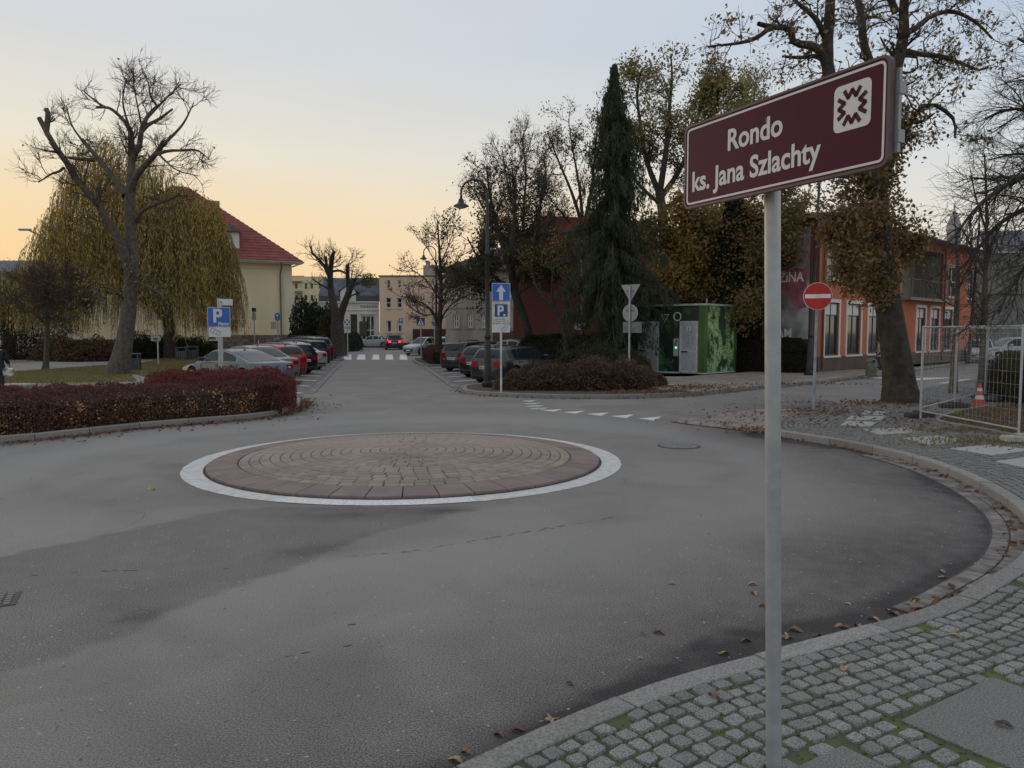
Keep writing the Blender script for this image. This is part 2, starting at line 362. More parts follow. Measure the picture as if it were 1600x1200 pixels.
# parking bays: small paving, white lines and a gutter row
bay = bpy.data.materials.new('bay_paving'); bay.use_nodes = True
_b = bay.node_tree.nodes['Principled BSDF']; _g = node(bay, 'ShaderNodeNewGeometry'); _k = node(bay, 'ShaderNodeTexBrick'); _mp = node(bay, 'ShaderNodeMapping')
_mp.inputs['Rotation'].default_value = (0, 0, R(-10)); bay.node_tree.links.new(_g.outputs['Position'], _mp.inputs[0]); bay.node_tree.links.new(_mp.outputs[0], _k.inputs[0])
_k.inputs['Scale'].default_value = 1; _k.inputs['Brick Width'].default_value = .22; _k.inputs['Row Height'].default_value = .11; _k.inputs['Mortar Size'].default_value = .008
_k.inputs['Color1'].default_value = (.15, .135, .12, 1); _k.inputs['Color2'].default_value = (.2, .18, .165, 1); _k.inputs['Mortar'].default_value = (.07, .065, .06, 1)
bay.node_tree.links.new(_k.outputs[0], _b.inputs['Base Color']); _b.inputs['Roughness'].default_value = .85
m = MB(); m.add([(*S(-1.5, -.35), .004), (*S(27, -.35), .004), (*S(27, -6.5), .004), (*S(3, -6.5), .004)], [(0, 1, 2, 3)]); tag(m.build('parking_bay', bay), kind='structure')
m = MB(); m.add([(*S(.2, 4.75), .004), (*S(6, 10.5), .004), (*S(19, 10.5), .004), (*S(19, 4.75), .004)], [(0, 1, 2, 3)]); tag(m.build('parking_bay', bay), kind='structure')
kerbm = pm('kerb_concrete', (.31, .295, .265), .85, col2=(.17, .16, .143), scale=70, bump=.5, bscale=90, rnd=.16)
gm = pm('gutter_stone', (.21, .188, .168), .8, var=.25, scale=5, bump=.4, bscale=50, rnd=.2)
for t in (-.2, 4.6):                       # flush gutter row beside the street
    p = resample(np.array([S(s, t) for s in np.linspace(-.8 if t < 0 else 1, 20, 40)]), .5); q = MB()
    for a, b in zip(p[:-1], p[1:]):
        d = (b-a)/np.hypot(*(b-a)); n = np.array([-d[1], d[0]])*.13; a2, b2 = a+d*.01, b-d*.01
        q.prism([tuple(a2+n), tuple(a2-n), tuple(b2-n), tuple(b2+n)], .0, .012)
    tag(q.build('gutter_row', gm, road), kind='stuff')
LL = 1.9
for k in range(10):
    s0 = -.6+k*3.2; a = HEAD_ST+R(48)
    x, y = S(s0, -.45); dx, dy = math.cos(a), math.sin(a); ox, oy = -dy*.085, dx*.085
    mark('parking_line', [(x-ox, y-oy), (x+dx*LL-ox, y+dy*LL-oy), (x+dx*LL+ox, y+dy*LL+oy), (x+ox, y+oy)], wp, .009)
for k in range(6):
    s0 = 1.3+k*3.0; a = HEAD_ST-R(48)
    x, y = S(s0, 4.85); dx, dy = math.cos(a), math.sin(a); ox, oy = -dy*.085, dx*.085
    mark('parking_line', [(x-ox, y-oy), (x+dx*4-ox, y+dy*4-oy), (x+dx*4+ox, y+dy*4+oy), (x+ox, y+oy)], wp, .009)
# ------------------------------------------------------------ roundabout island: white ring, slabs, concentric pavers
isl = thing('roundabout_island', 'low domed roundabout island of reddish concentric pavers inside a white ring', 'traffic island', (CC[0], CC[1], 0))
def annulus(r0, r1, a0, a1, z, n, jit=0):
    v, f = [], []
    for k in range(n+1):
        a = a0+(a1-a0)*k/n; j0, j1 = random.uniform(-jit, jit), random.uniform(-jit, jit)
        v += [((r0+j0)*math.cos(a), (r0+j0)*math.sin(a), z), ((r1+j1)*math.cos(a), (r1+j1)*math.sin(a), z)]
        if k: f.append((2*k-2, 2*k-1, 2*k+1, 2*k))
    return MB().add(v, f)
A0, A1 = math.atan2(*(np.array(P(432, 783))-CC)[::-1]), math.atan2(*(np.array(P(745, 783))-CC)[::-1])
ringp = pm('old_ring_paint', (.66, .64, .60), .7, col2=(.50, .48, .44), scale=9, bump=.2, bscale=120, detail=8)
annulus(2.89, 3.22, A1-.03, A0+2*PI+.02, .004, 220, .007).build('painted_ring', ringp, isl)
annulus(2.89, 3.215, A0, A1, .006, 40, .003).build('painted_ring', wp, isl)['label'] = 'freshly painted bright white arc of the ring'
annulus(2.45, 2.93, 0, 2*PI, .010, 96).build('mortar_bed', pm('joint_sand', (.07, .06, .05), .95, var=.3, scale=20), isl)
slabm = pm('red_slab', (.235, .168, .148), .75, col2=(.185, .137, .12), scale=4, bump=.3, bscale=120, rnd=.12)
pavm = pm('red_paver', (.30, .225, .182), .8, col2=(.23, .195, .145), scale=1.1, bump=.4, bscale=90, rnd=.16)
def sector(r0, r1, a0, a1, zf, zb, bev=.006):
    n = 2; o, i = [], []
    for k in range(n+1):
        a = a0+(a1-a0)*k/n; o.append((r1, a)); i.append((r0, a))
    ring = o+i[::-1]; v = []; m_ = (a0+a1)/2; rm = (r0+r1)/2
    for (r, a) in ring: v.append((r*math.cos(a), r*math.sin(a), zb))
    for (r, a) in ring: v.append((r*math.cos(a), r*math.sin(a), zf(r)-bev))
    for (r, a) in ring:
        r2 = r+(bev if r < rm else -bev); a2 = a+(bev/max(r, .1) if a < m_ else (-bev/max(r, .1) if a > m_ else 0)); v.append((r2*math.cos(a2), r2*math.sin(a2), zf(r2)))
    N = len(ring); f = [tuple(range(2*N, 3*N))]
    for k in range(2):
        for j in range(N): f.append((k*N+j, k*N+(j+1) % N, (k+1)*N+(j+1) % N, (k+1)*N+j))
    return v, f
zs = lambda r: .045+(2.86-r)*.08
for k in range(42):
    a0 = .03+2*PI*k/42; v, f = sector(2.475, 2.895, a0+.0022, a0+2*PI/42-.0022, zs, .0); MB().add(v, f).build('edge_slab', slabm, isl)
zd = lambda r: .075+.085*(1-(r/2.46)**2)
pv = []
nr = 17; rw = 2.46/nr
for k in range(nr):
    r0, r1 = k*rw+.005, (k+1)*rw-.005
    if k == 0: r0 = .012
    n = max(4, int(round(2*PI*(r0+r1)/2/.19))); off = random.random()
    for j in range(n):
        a0 = (j+off)*2*PI/n+random.uniform(-.004, .004); c = (r0+r1)/2; am = a0+PI/n
        pv.append((math.hypot(CC[0]+c*math.cos(am), CC[1]+c*math.sin(am)), r0, r1, a0+.0045/c, a0+2*PI/n-.0045/c))
pv.sort(key=lambda t: t[0]); rest = MB()
for k, (_, r0, r1, a0, a1) in enumerate(pv):
    dz = random.uniform(-.003, .003); v, f = sector(r0, r1, a0, a1, lambda r: zd(r)+dz, .02, .008)
    if k < 300: MB().add(v, f).build('paver', pavm, isl)
    else: rest.add(v, f)
tag(rest.build('paver', pavm, isl), kind='stuff')
bed = MB(); v = [(0, 0, zd(0)-.012)]; f = []
for i in range(1, 9):
    for k in range(48): r = 2.47*i/8; v.append((r*math.cos(2*PI*k/48), r*math.sin(2*PI*k/48), zd(min(r, 2.46))-.012))
for k in range(48): f.append((0, 1+k, 1+(k+1) % 48))
for i in range(7):
    for k in range(48): f.append((1+i*48+k, 1+(i+1)*48+k, 1+(i+1)*48+(k+1) % 48, 1+i*48+(k+1) % 48))
bed.add(v, f); bed.build('joint_sand', pm('joint_moss', (.10, .085, .05), .95, col2=(.07, .062, .05), scale=3), isl)
# ------------------------------------------------------------ kerbs
def kerb(path, side, w=.15, h=.12, step=1.0, name='kerb', mat=None, z0=-.05, hf=None):
    e = tag(thing(name, None, None), kind='structure'); p = resample(path, .25); k = int(round(step/.25))
    inner = offset(p, w*side)
    for i in range(0, len(p)-1, k):
        j = min(i+k, len(p)-1); a = p[i:j+1].copy(); b = inner[i:j+1].copy()
        cen = a.mean(0)
        if not (-20 < cen[0] < 60 and cen[1] < 75): continue
        d = (a[-1]-a[0]); L = np.hypot(*d); 
        if L < .1: continue
        d /= L; a[0] += d*.007; b[0] += d*.007; a[-1] -= d*.007; b[-1] -= d*.007
        hh = (hf(cen) if hf else h)+random.uniform(-.003, .003); n = len(a); v = []
        ab = a+(b-a)*(.012/w); ba = b+(a-b)*(.006/w)
        for P_, z in ((a, z0), (a, hh-.012), (ab, hh), (ba, hh), (b, hh-.006), (b, z0)):
            v += [(*q, z) for q in P_]
        f = []
        for r_ in range(5):
            for q in range(n-1):
                t = (r_*n+q, r_*n+q+1, (r_+1)*n+q+1, (r_+1)*n+q); f.append(t if side > 0 else t[::-1])
        e1 = tuple(r_*n for r_ in range(6)); e2 = tuple(r_*n+n-1 for r_ in range(6)); f += [e1, e2[::-1]]
        MB().add(v, f).build('kerb_stone', mat or kerbm, e)
    return e
kerb(KR[26:], 1, hf=lambda c: .12 if not (c[1] > 15 and c[0] < 11) else .05)
kerb(KL, -1, w=.16)
kerb(KD, -1, w=.15)
KB = np.array([S(26, -6), S(26.2, -1.4), S(27.5, -.3), S(31, -.3), S(33, -1.2), S(33.2, -7)]); kerb(catmull(KB, 6), -1, w=.14)
KE = np.array([S(17.6, 10), S(17.7, 5.6), S(18.8, 4.5), S(27, 4.4), S(29, 5.2), S(30, 9)]); kerb(catmull(KE, 6), 1, w=.14)
# ------------------------------------------------------------ raised ground behind the kerbs
def slab(name, pts, z, mat, kind='structure', par=None):
    bm = bmesh.new(); vs = [bm.verts.new((x, y, z)) for x, y in pts]; f = bm.faces.new(vs); bmesh.ops.triangulate(bm, faces=[f]); 
    if sum(q.normal.z for q in bm.faces) < 0: bmesh.ops.reverse_faces(bm, faces=bm.faces[:])
    me = bpy.data.meshes.new(name); bm.to_mesh(me); bm.free(); me.materials.append(mat); return tag(link(name, me, par), kind=kind)
moss = pm('mossy_joints', (.085, .08, .055), .95, col2=(.11, .135, .03), scale=5.5, bump=.6, bscale=60)
mo_n = moss.node_tree
pave = slab('pavement', [tuple(q) for q in offset(resample(KR[26:], .5), .15)]+[(80, 60), (40, -10), (-4, -10)], .104, moss)
lawn = pm('lawn_soil', (.15, .145, .06), .95, col2=(.19, .155, .085), scale=1.5, bump=.5, bscale=20)
slab('lawn', [tuple(q) for q in offset(resample(KL, .5), -.16)]+[S(3.2, -6.3), S(30, -6.3), S(60, -6.3), (-130, 90), (-60, 5)], .10, lawn)
earth = pm('leafy_earth', (.10, .065, .04), .95, col2=(.06, .045, .03), scale=5, bump=.6, bscale=30)
slab('planted_ground', [tuple(q) for q in offset(resample(KD, .5), -.15)]+[(60, 110), (-4, 110), S(21, 9.8), S(6, 9.8), S(1.6, 5.4)], .10, earth)
slab('planted_ground', [tuple(q) for q in offset(resample(catmull(KB, 6), .4), -.14)], .10, earth)
slab('planted_ground', [tuple(q) for q in offset(resample(catmull(KE, 6), .4), .14)], .10, earth)
grey = pm('grey_path', (.25, .235, .215), .9, var=.12, scale=1.2, bump=.3, bscale=40)
beige = pm('sandy_pavement', (.27, .23, .18), .9, var=.2, scale=2, bump=.3, bscale=40)
slab('path', [P(*q, .12) for q in ((-160, 590), (60, 578), (160, 571), (240, 565), (330, 556), (330, 550), (250, 551), (160, 553), (90, 553.5), (40, 555), (-160, 556))], .108, grey)
slab('path', [P(*q, .12) for q in ((-160, 556), (40, 554.5), (160, 552.5), (330, 549), (400, 546), (400, 538), (-160, 544))], .106, beige)
slab('path', [P(*q, .12) for q in ((150, 594), (215, 583), (222, 572), (260, 574), (240, 590), (200, 601))], .108, grey)
g_isl = slab('lawn', [P(*q, .12) for q in ((-160, 566), (20, 563), (60, 560), (105, 559), (110, 561), (60, 565), (-160, 574))], .125, lawn)
# far pavement by the kiosk and the orange building
slab('pavement', [tuple(q) for q in offset(resample(KD[62:], .5), -.16)]+[(75, 98), (60, 80), (20.5, 40.5), (11, 35), (7.2, 32.2), (4.4, 32.6), (2.6, 27.5)], .112, beige)
pslab = pm('pavement_slab', (.25, .215, .175), .85, var=.15, scale=3, bump=.3, bscale=50, rnd=.12)
# ------------------------------------------------------------ cobbled pavement
cobm = pm('granite_sett', (.31, .30, .275), .75, col2=(.105, .102, .092), scale=130, bump=.8, bscale=120, rnd=.2, detail=2)
apm = pm('apron_stone', (.33, .29, .25), .8, col2=(.22, .19, .165), scale=30, bump=.8, bscale=60, rnd=.25)
padm = pm('concrete_pad', (.235, .228, .205), .85, col2=(.10, .097, .088), scale=110, bump=.7, bscale=160, rnd=.06, detail=3)
padl = pm('pale_pad', (.42, .40, .365), .85, col2=(.30, .29, .265), scale=110, bump=.5, bscale=120, rnd=.1)
pads = []
def para(a, b, c): return [a, b, (b[0]+c[0]-a[0], b[1]+c[1]-a[1]), c]
A_ = [P(*q, .12) for q in ((1549, 1055), (1404, 1123))]
ax, ay = A_[0][0]-A_[1][0], A_[0][1]-A_[1][1]; px_, py_ = ay, -ax
pads.append(([A_[1], A_[0], (A_[0][0]+px_, A_[0][1]+py_), (A_[1][0]+px_, A_[1][1]+py_)], padm))
B0 = P(1316, 1161, .12); ux, uy = (np.array([ax, ay])/math.hypot(ax, ay)); L_ = .85
pads.append(([(B0[0]-ux*.85, B0[1]-uy*.85), B0, (B0[0]+uy*.85, B0[1]-ux*.85), (B0[0]-ux*.85+uy*.85, B0[1]-uy*.85-ux*.85)], padm))
for q in (((1342, 647), (1352, 641), (1392, 643), (1380, 648)), ((1320, 655), (1330, 649), (1386, 650), (1376, 656)), ((1312, 664), (1322, 657), (1371, 659), (1361, 666)), ((1347, 670), (1413, 668), (1446, 674), (1375, 679)), ((1408, 684), (1465, 680), (1517, 687), (1455, 694.5)), ((1483, 700), (1545, 694), (1615, 702), (1550, 711)), ((1553, 720), (1615, 712), (1680, 722), (1625, 735))):
    pads.append(([P(*p, .12) for p in q], padl))
PV = tag(thing('cobbled_pavement', None, None), kind='structure')
for pts, m_ in pads:
    c = np.mean(pts, 0); q = MB(); n = 4; ring = [tuple(c+(np.array(p)-c)*.985) for p in pts]
    q.add([(*p, .09) for p in ring]+[(*p, .114) for p in ring]+[(*(c+(np.array(p)-c)*.975), .119) for p in ring], [(8, 9, 10, 11)]+[(k*4+j, k*4+(j+1) % 4, k*4+4+(j+1) % 4, k*4+4+j) for k in (0, 1) for j in range(4)])
    q.build('pad', m_, PV)
BED = [P(*q, .12) for q in ((1462, 656), (1475, 662), (1510, 668), (1600, 685), (1700, 700), (1800, 650), (1640, 628), (1540, 636), (1490, 645))]
cells = {}
def free(x, y, r):
    i, j = int(x/.12), int(y/.12)
    for a in (-1, 0, 1):
        for b in (-1, 0, 1):
            for (u, v) in cells.get((i+a, j+b), ()):
                if (u-x)**2+(v-y)**2 < r*r: return False
    cells.setdefault((i, j), []).append((x, y)); return True
cand = []
def lay(path, side, d0, nrow, rowh, wid, near, far):
    for k in range(nrow):
        d = d0+k*rowh; q = resample(offset(path, d*side), .02)
        i = random.randint(0, 4)
        while i < len(q)-8:
            w = wid*random.uniform(.82, 1.3); st = max(3, int(round(w/.02)))
            if i+st >= len(q): break
            a, b = q[i], q[i+st]; c = (a+b)/2; i += st
            if not near <= c[1] <= far: continue
            t = b-a; cand.append((c[0]+random.gauss(0, .003), c[1]+random.gauss(0, .004), math.atan2(t[1], t[0])+random.gauss(0, .045), w, rowh))
lay(resample(KR[18:172], .05), 1, .203, 84, .099, .107, 1.0, 19.5)
lay(resample(KR[160:215], .05), 1, .212, 60, .125, .13, 14.6, 28)
keep = []
pp = [p for p, _ in pads]
cx = np.array([[c[0], c[1]] for c in cand]); bad = np.zeros(len(cand), bool)
for p in pp: 
    c = np.mean(p, 0); bad |= inpoly(cx, [tuple(c+(np.array(q)-c)*1.045) for q in p])
bad |= inpoly(cx, BED)
dk = dist_path(cx, KR)
bad |= (dk < .2)
for i, (x, y, a, w, h) in enumerate(cand):
    if bad[i] or y < .9: continue
    px = 800+F*x/max(y, .3)
    if not -500 < px < 2300: continue
    if free(x, y, .080): keep.append((math.hypot(x, y), x, y, a, w, h))
keep.sort()
def sett(w, h, n8, z0=-.035, z1=.0):
    w, h = w-.019, h-.021; j = lambda: random.uniform(-.008, .008)
    c = [(-w/2+j(), -h/2+j()), (w/2+j(), -h/2+j()), (w/2+j(), h/2+j()), (-w/2+j(), h/2+j())]
    if n8:
        o = []
        for k in range(4):
            a, b, d = np.array(c[k]), np.array(c[k-1]), np.array(c[(k+1) % 4]); o += [tuple(a+(b-a)*.11), tuple(a+(d-a)*.11)]
        c = o
    N = len(c); cr = np.array(c); m_ = cr.mean(0); v = [(x, y, z0) for x, y in c]
    v += [(x, y, z1-.012) for x, y in m_+(cr-m_)*.98]
    v += [(x, y, z1-.002+random.uniform(-.002, .002)) for x, y in m_+(cr-m_)*.93]
    f = [tuple(range(2*N, 3*N))]+[(k*N+q, k*N+(q+1) % N, (k+1)*N+(q+1) % N, (k+1)*N+q) for k in (0, 1) for q in range(N)]
    if n8:
        v += [(x, y, z1+random.uniform(-.001, .0015)) for x, y in m_+(cr-m_)*.6]; f[0] = tuple(range(3*N, 4*N)); f += [(2*N+q, 2*N+(q+1) % N, 3*N+(q+1) % N, 3*N+q) for q in range(N)]
    return v, f
inview = [k for k in keep if 540 < 800+F*k[1]/max(k[2], .3) < 1680 and k[2] > 2.55]
first = set(id(k) for k in inview[:300])
rest = MB(); protos = []
for q in range(24):
    v, f = sett(.107, .099, True); protos.append(MB().add(v, f).me('sett', cobm, 50))
for k in keep:
    _, x, y, a, w, h = k; z = .122+random.uniform(-.005, .004); tx, ty = random.gauss(0, .03), random.gauss(0, .03)
    if id(k) in first:
        o = link('sett', random.choice(protos), PV); o.location = (x, y, z); o.rotation_euler = (tx, ty, a+random.choice((0, PI))); o.scale = (w/.107, h/.099, 1)
    else:
        v, f = sett(w, h, y < 9, -.03); ca, sa = math.cos(a), math.sin(a)
        rest.add([(x+u*ca-t*sa, y+u*sa+t*ca, z+zz+u*tx+t*ty) for u, t, zz in v], f)
tag(rest.build('sett', cobm, PV), kind='stuff')
# rough stone apron at road level
AP = [(3.45, 16.9), (3.75, 16.45), (4.35, 15.6), (4.83, 15.0), (5.1, 15.7), (5.95, 17.2), (6.9, 18.6), (7.0, 19.5), (6.3, 19.6), (4.89, 18.3), (3.8, 17.35)]
APE = tag(thing('stone_apron', None, None), kind='structure')
q = MB(); q.add([(*p, .012) for p in AP], [tuple(range(len(AP)))]); q.build('joint_sand', pm('apron_joint', (.07, .06, .045), .95, var=.3), APE)
cand = []; apc = MB(); cells = {}
pth = resample(np.array([(2.6, 17.2), (3.4, 15.9), (4.6, 14.4), (5.4, 13.2)]), .05)
cand = []; lay(pth, -1, .0, 40, .15, .19, 14, 21); cx = np.array([[c[0], c[1]] for c in cand]); inn = inpoly(cx, AP)
for i, (x, y, a, w, h) in enumerate(cand):
    if not inn[i] or not free(x, y, .13): continue
    v, f = sett(w, h, True, -.02); ca, sa = math.cos(a), math.sin(a)
    MB().add([(x+u*ca-t*sa, y+u*sa+t*ca, .035+zz) for u, t, zz in v], f).build('stone', apm, APE)
# gutter bricks along the near kerb
GU = tag(thing('gutter', None, None), kind='structure')
gp = resample(KR[72:140], .125)
for r_, d in enumerate((-.075, -.225)):
    q = offset(gp, d)
    for i in range(len(q)-1):
        a, b = q[i], q[i+1]; t = (b-a)/np.hypot(*(b-a)); n = np.array([-t[1], t[0]]); c = (a+b)/2; L = np.hypot(*(b-a))/2-.005
        if c[1] > 12.3: continue
        o = [tuple(c+t*L*sx_+n*.069*sy_) for sx_, sy_ in ((-1, -1), (1, -1), (1, 1), (-1, 1))]; m_ = np.array(o); m2 = c+(m_-c)*.93
        z = .014+random.uniform(-.002, .002)
        MB().add([(*p, -.01) for p in o]+[(*p, z-.005) for p in o]+[(*p, z) for p in m2], [(8, 9, 10, 11)]+[(k*4+j, k*4+(j+1) % 4, k*4+4+(j+1) % 4, k*4+4+j) for k in (0, 1) for j in range(4)]).build('gutter_brick', gm, GU)
o1, o2 = offset(gp, -.002), offset(gp, -.32); o1 = o1[gp[:, 1] < 12.4]; o2 = o2[gp[:, 1] < 12.4]; n_ = len(o1)
MB().add([(*p, .003) for p in o1]+[(*p, .003) for p in o2], [(i, i+1, n_+i+1, n_+i) for i in range(n_-1)]).build('gutter_bed', tar, GU)
# slabs before the kiosk
KS = tag(thing('slab_pavement', None, None), kind='structure')
o0, e1, e2 = np.array(P(1078, 587, .12)), np.array([.712, .702]), np.array([.702, -.712])
for i in range(-4, 9):
    for j in range(0, 5):
        c = o0+e1*(i*1.0)+e2*(j*1.0+.15); pt = [tuple(c+e1*a+e2*b) for a, b in ((.01, .01), (.99, .01), (.99, .99), (.01, .99))]
        if not inpoly(np.array(pt), [tuple(z) for z in offset(resample(KD[64:], .5), -.3)]+[(75, 98), (60, 80), (20.5, 40.5), (4, 40), (4.4, 32.6), (3.2, 27)]).all(): continue
        q = MB(); zz = .124+random.uniform(-.006, .006); q.prism(pt[::-1] if 0 else pt, .1, zz); q.build('slab', pslab, KS)
# ------------------------------------------------------------ leaf cards and litter
def cards(cen, size, rng, flat=0.0, aspect=.55, droop=None, fold=False):
    n = len(cen); size = np.broadcast_to(size, n)
    a = rng.normal(size=(n, 3)); 
    if droop is not None: a = a*.35+np.array(droop)
    if flat: a[:, 2] *= (1-flat)
    a /= np.linalg.norm(a, axis=1)[:, None]+1e-9
    b = rng.normal(size=(n, 3))
    if flat: b[:, 2] *= (1-flat)
    b -= a*(a*b).sum(1)[:, None]; b /= np.linalg.norm(b, axis=1)[:, None]+1e-9
    s = size[:, None]*rng.uniform(.7, 1.3, (n, 1)); A = a*s*.5; B = b*s*.5*aspect
    v = np.stack([cen-A, cen+B-A*.1, cen+A, cen-B-A*.1], 1).reshape(-1, 3)
    return v, np.arange(4*n).reshape(n, 4)
def cardobj(name, cen, size, mats, parent=None, mi=None, **k):
    v, f = cards(np.asarray(cen), size, RNG, **k); me = npmesh(name, v, f, mats, mi=mi); return link(name, me, parent)
litm = pm('dry_leaf', (.2, .1, .05), .8, island=[(.30, .17, .08), (.14, .06, .03), (.25, .12, .06), (.09, .045, .028), (.34, .22, .12), (.17, .08, .045)], scale=3)
def litter(path, d, sd, n, z, size=.07, name='leaf_litter', t0=0, t1=1, spread=None):
    p = resample(path, .05); m_ = len(p); i = (RNG.uniform(t0, t1, n)*(m_-1)).astype(int)
    keepm = RNG.random(n) < .35+.65*vnoise(p[i], 1.3, 12); i = i[keepm]
    off_ = RNG.normal(d, sd, len(i)); tg = np.gradient(p, axis=0)[i]; tg /= np.hypot(*tg.T)[:, None]
    c = p[i]+np.stack([tg[:, 1], -tg[:, 0]], 1)*off_[:, None]+RNG.normal(0, .03, (len(i), 2))
    return np.c_[c, z+RNG.random(len(i))*.025]
L1 = litter(KR[:], -.06, .10, 2600, .012, t0=.26, t1=.50); dkk = L1[:, 1]
L1 = L1[(L1[:, 1] > 8.2)]
L2 = litter(KR, -.1, .05, 420, .012, t0=.12, t1=.33)
L3 = litter(KL, .12, .12, 3200, .012, t0=.3, t1=1); L4 = litter(KL, .5, .35, 500, .01, t0=.3, t1=1)
L5 = litter(KD, .1, .1, 1500, .012, t0=.02, t1=.6)
def blob(px, py, z, rx, ry, n):
    c = np.array(P(px, py, z)); return np.c_[c+RNG.normal(size=(n, 2))*[rx, ry], z+.004+RNG.random(n)*.02]
L6 = [blob(1130, 664, .06, .7, .4, 70), blob(1180, 672, .06, .3, .25, 130), blob(1200, 648, .12, 1.0, .4, 120), blob(1290, 642, .125, .8, .5, 260), blob(1390, 630, .125, 1.2, .5, 460), blob(1330, 652, .125, 1.6, 1.0, 180), blob(1500, 640, .125, 2.2, 1.3, 350), blob(1080, 605, .13, .9, .7, 600), blob(1240, 600, .13, 1.2, .5, 260), blob(1020, 612, .13, .9, .4, 500), blob(1560, 670, .12, 1.5, 1.2, 350)]
ALLL = np.vstack([L1, L2, L3, L4, L5]+L6)
tag(cardobj('leaf_litter', ALLL, .085, litm, flat=.72, aspect=.6), kind='stuff')
crumbs = np.c_[RNG.uniform(-8, 6, 2200), 3.2+14*RNG.random(2200)**1.5, np.full(2200, .009)]
ok_ = (np.hypot(*(crumbs[:, :2]-CC).T) > 3.3); crumbs = crumbs[ok_]
tag(cardobj('road_debris', crumbs, .026, pm('straw', (.4, .35, .26), .8, island=[(.6, .54, .42), (.2, .15, .1), (.5, .42, .3), (.7, .66, .56)]), flat=.9, aspect=.3), kind='stuff')
grit = np.c_[RNG.uniform(-1, 6, 26000), RNG.uniform(2.3, 9, 26000), np.full(26000, .108)]; grit = grit[inpoly(grit[:, :2], [tuple(q) for q in offset(resample(KR[30:], .5), .2)]+[(12, -4), (-4, -4)])]
mossn = grit[RNG.random(len(grit)) < .8]
tag(cardobj('moss_tufts', mossn, .02, pm('moss_tuft', (.06, .09, .02), .95, island=[(.10, .14, .03), (.17, .20, .04), (.12, .10, .05)]), flat=.3, aspect=.8), kind='stuff')
# single fallen leaves that stand out
leafcol = [pm('leaf_tan', (.38, .24, .13), .75, var=.25, scale=40), pm('leaf_brown', (.22, .11, .06), .75, var=.25, scale=40), pm('leaf_yellow', (.45, .36, .15), .75, var=.2, scale=40), pm('leaf_dark', (.09, .05, .04), .7, var=.2, scale=40)]
def leafmesh(kind, mat):
    pts = []
    if kind == 'maple':
        for k in range(20):
            a = 2*PI*k/20; r = .035*(1+.45*math.cos(5*a)); pts.append((r*math.cos(a), r*math.sin(a)))
    else:
        for k in range(14):
            a = 2*PI*k/14; pts.append((.05*math.cos(a), .022*math.sin(a)*(1-.3*math.cos(a))))
    v = [(0, 0, 0)]+[(x, y, .010*math.sin(x*60+1)+.35*abs(y)) for x, y in pts]; n = len(pts)
    m_ = MB(); m_.add(v, [(0, 1+k, 1+(k+1) % n) for k in range(n)]); m_.tube([(0, 0, 0), (-.07, .01, .004)], .0012, 4); return m_.me('fallen_leaf', mat, 60)
lm = {}
for x, y, c, k, s in ((237, 765, 2, 'maple', 1.3), (1175, 914, 0, 'l', 1), (1178, 928, 0, 'l', .9), (1193, 948, 1, 'l', .8), (1050, 913, 0, 'l', .7), (1165, 1003, 1, 'l', .9), (1131, 1023, 0, 'l', .8), (1230, 998, 0, 'maple', .9), (1243, 986, 1, 'l', 1.1), (1277, 995, 1, 'l', .8), (1311, 979, 0, 'l', .7), (1321, 982, 1, 'l', .9), (1341, 979, 0, 'l', .9), (1367, 970, 0, 'l', 1.1), (1398, 961, 1, 'l', 1.1), (1388, 954, 0, 'l', .6), (1424, 947, 0, 'maple', 1.1), (1527, 883, 0, 'l', .9), (1471, 894, 0, 'l', .8), (1473, 904, 0, 'l', .8), (1325, 945, 2, 'l', .5), (861, 1127, 0, 'maple', .9), (809, 1143, 1, 'l', .8), (780, 1150, 1, 'l', .8), (728, 1177, 1, 'l', .8), (712, 1190, 0, 'l', .9), (1030, 990, 1, 'l', 1.), (1005, 992, 1, 'l', .7), (1556, 862, 1, 'l', .8), (1562, 867, 0, 'l', .7), (1000, 1030, 2, 'l', .4), (890, 1070, 3, 'l', .6)):
    key = (k, c)
    if key not in lm: lm[key] = leafmesh(*((k, leafcol[c])))
    o = link('fallen_leaf', lm[key]); X_ = P(x, y); o.location = (*X_, .006); o.rotation_euler = (random.uniform(-.2, .2), random.uniform(-.2, .2), random.uniform(0, 6.28)); o.scale = (s*.9,)*3
    o.location.z = .010
    place = 'left of the sign pole by the kerb' if x < 900 else ('on the asphalt just left of the sign pole' if x < 1200 else ('along the kerb right of the sign pole' if x < 1440 else 'on the asphalt by the brick gutter'))
    tag(o, ({0: 'tan dry leaf ', 1: 'brown curled leaf ', 2: 'small yellow leaf ', 3: 'tiny dark leaf '}[c] if k != 'maple' else 'lobed tan leaf ')+place if not (k == 'maple' and c == 2) else 'yellow star-shaped leaf lying on the asphalt left of the island', 'leaf', 'fallen leaves on the near road')
for x, y, c, l in ((1569, 1132, 3, 'dark curled leaf lying on the large concrete pad at the right'), (1492, 993, 0, 'flat tan leaf stuck on the cobbles at the right'), (1318, 1043, 0, 'pale leaf on the cobbles right of the sign pole'), (1116, 1085, 1, 'small reddish leaf between the cobbles left of the sign pole')):
    if ('l', c) not in lm: lm[('l', c)] = leafmesh('l', leafcol[c])
    o = link('fallen_leaf', lm[('l', c)]); o.location = (*P(x, y, .13), .132); o.rotation_euler = (.1, .1, random.uniform(0, 6)); o.scale = (.8,)*3; tag(o, l, 'leaf')
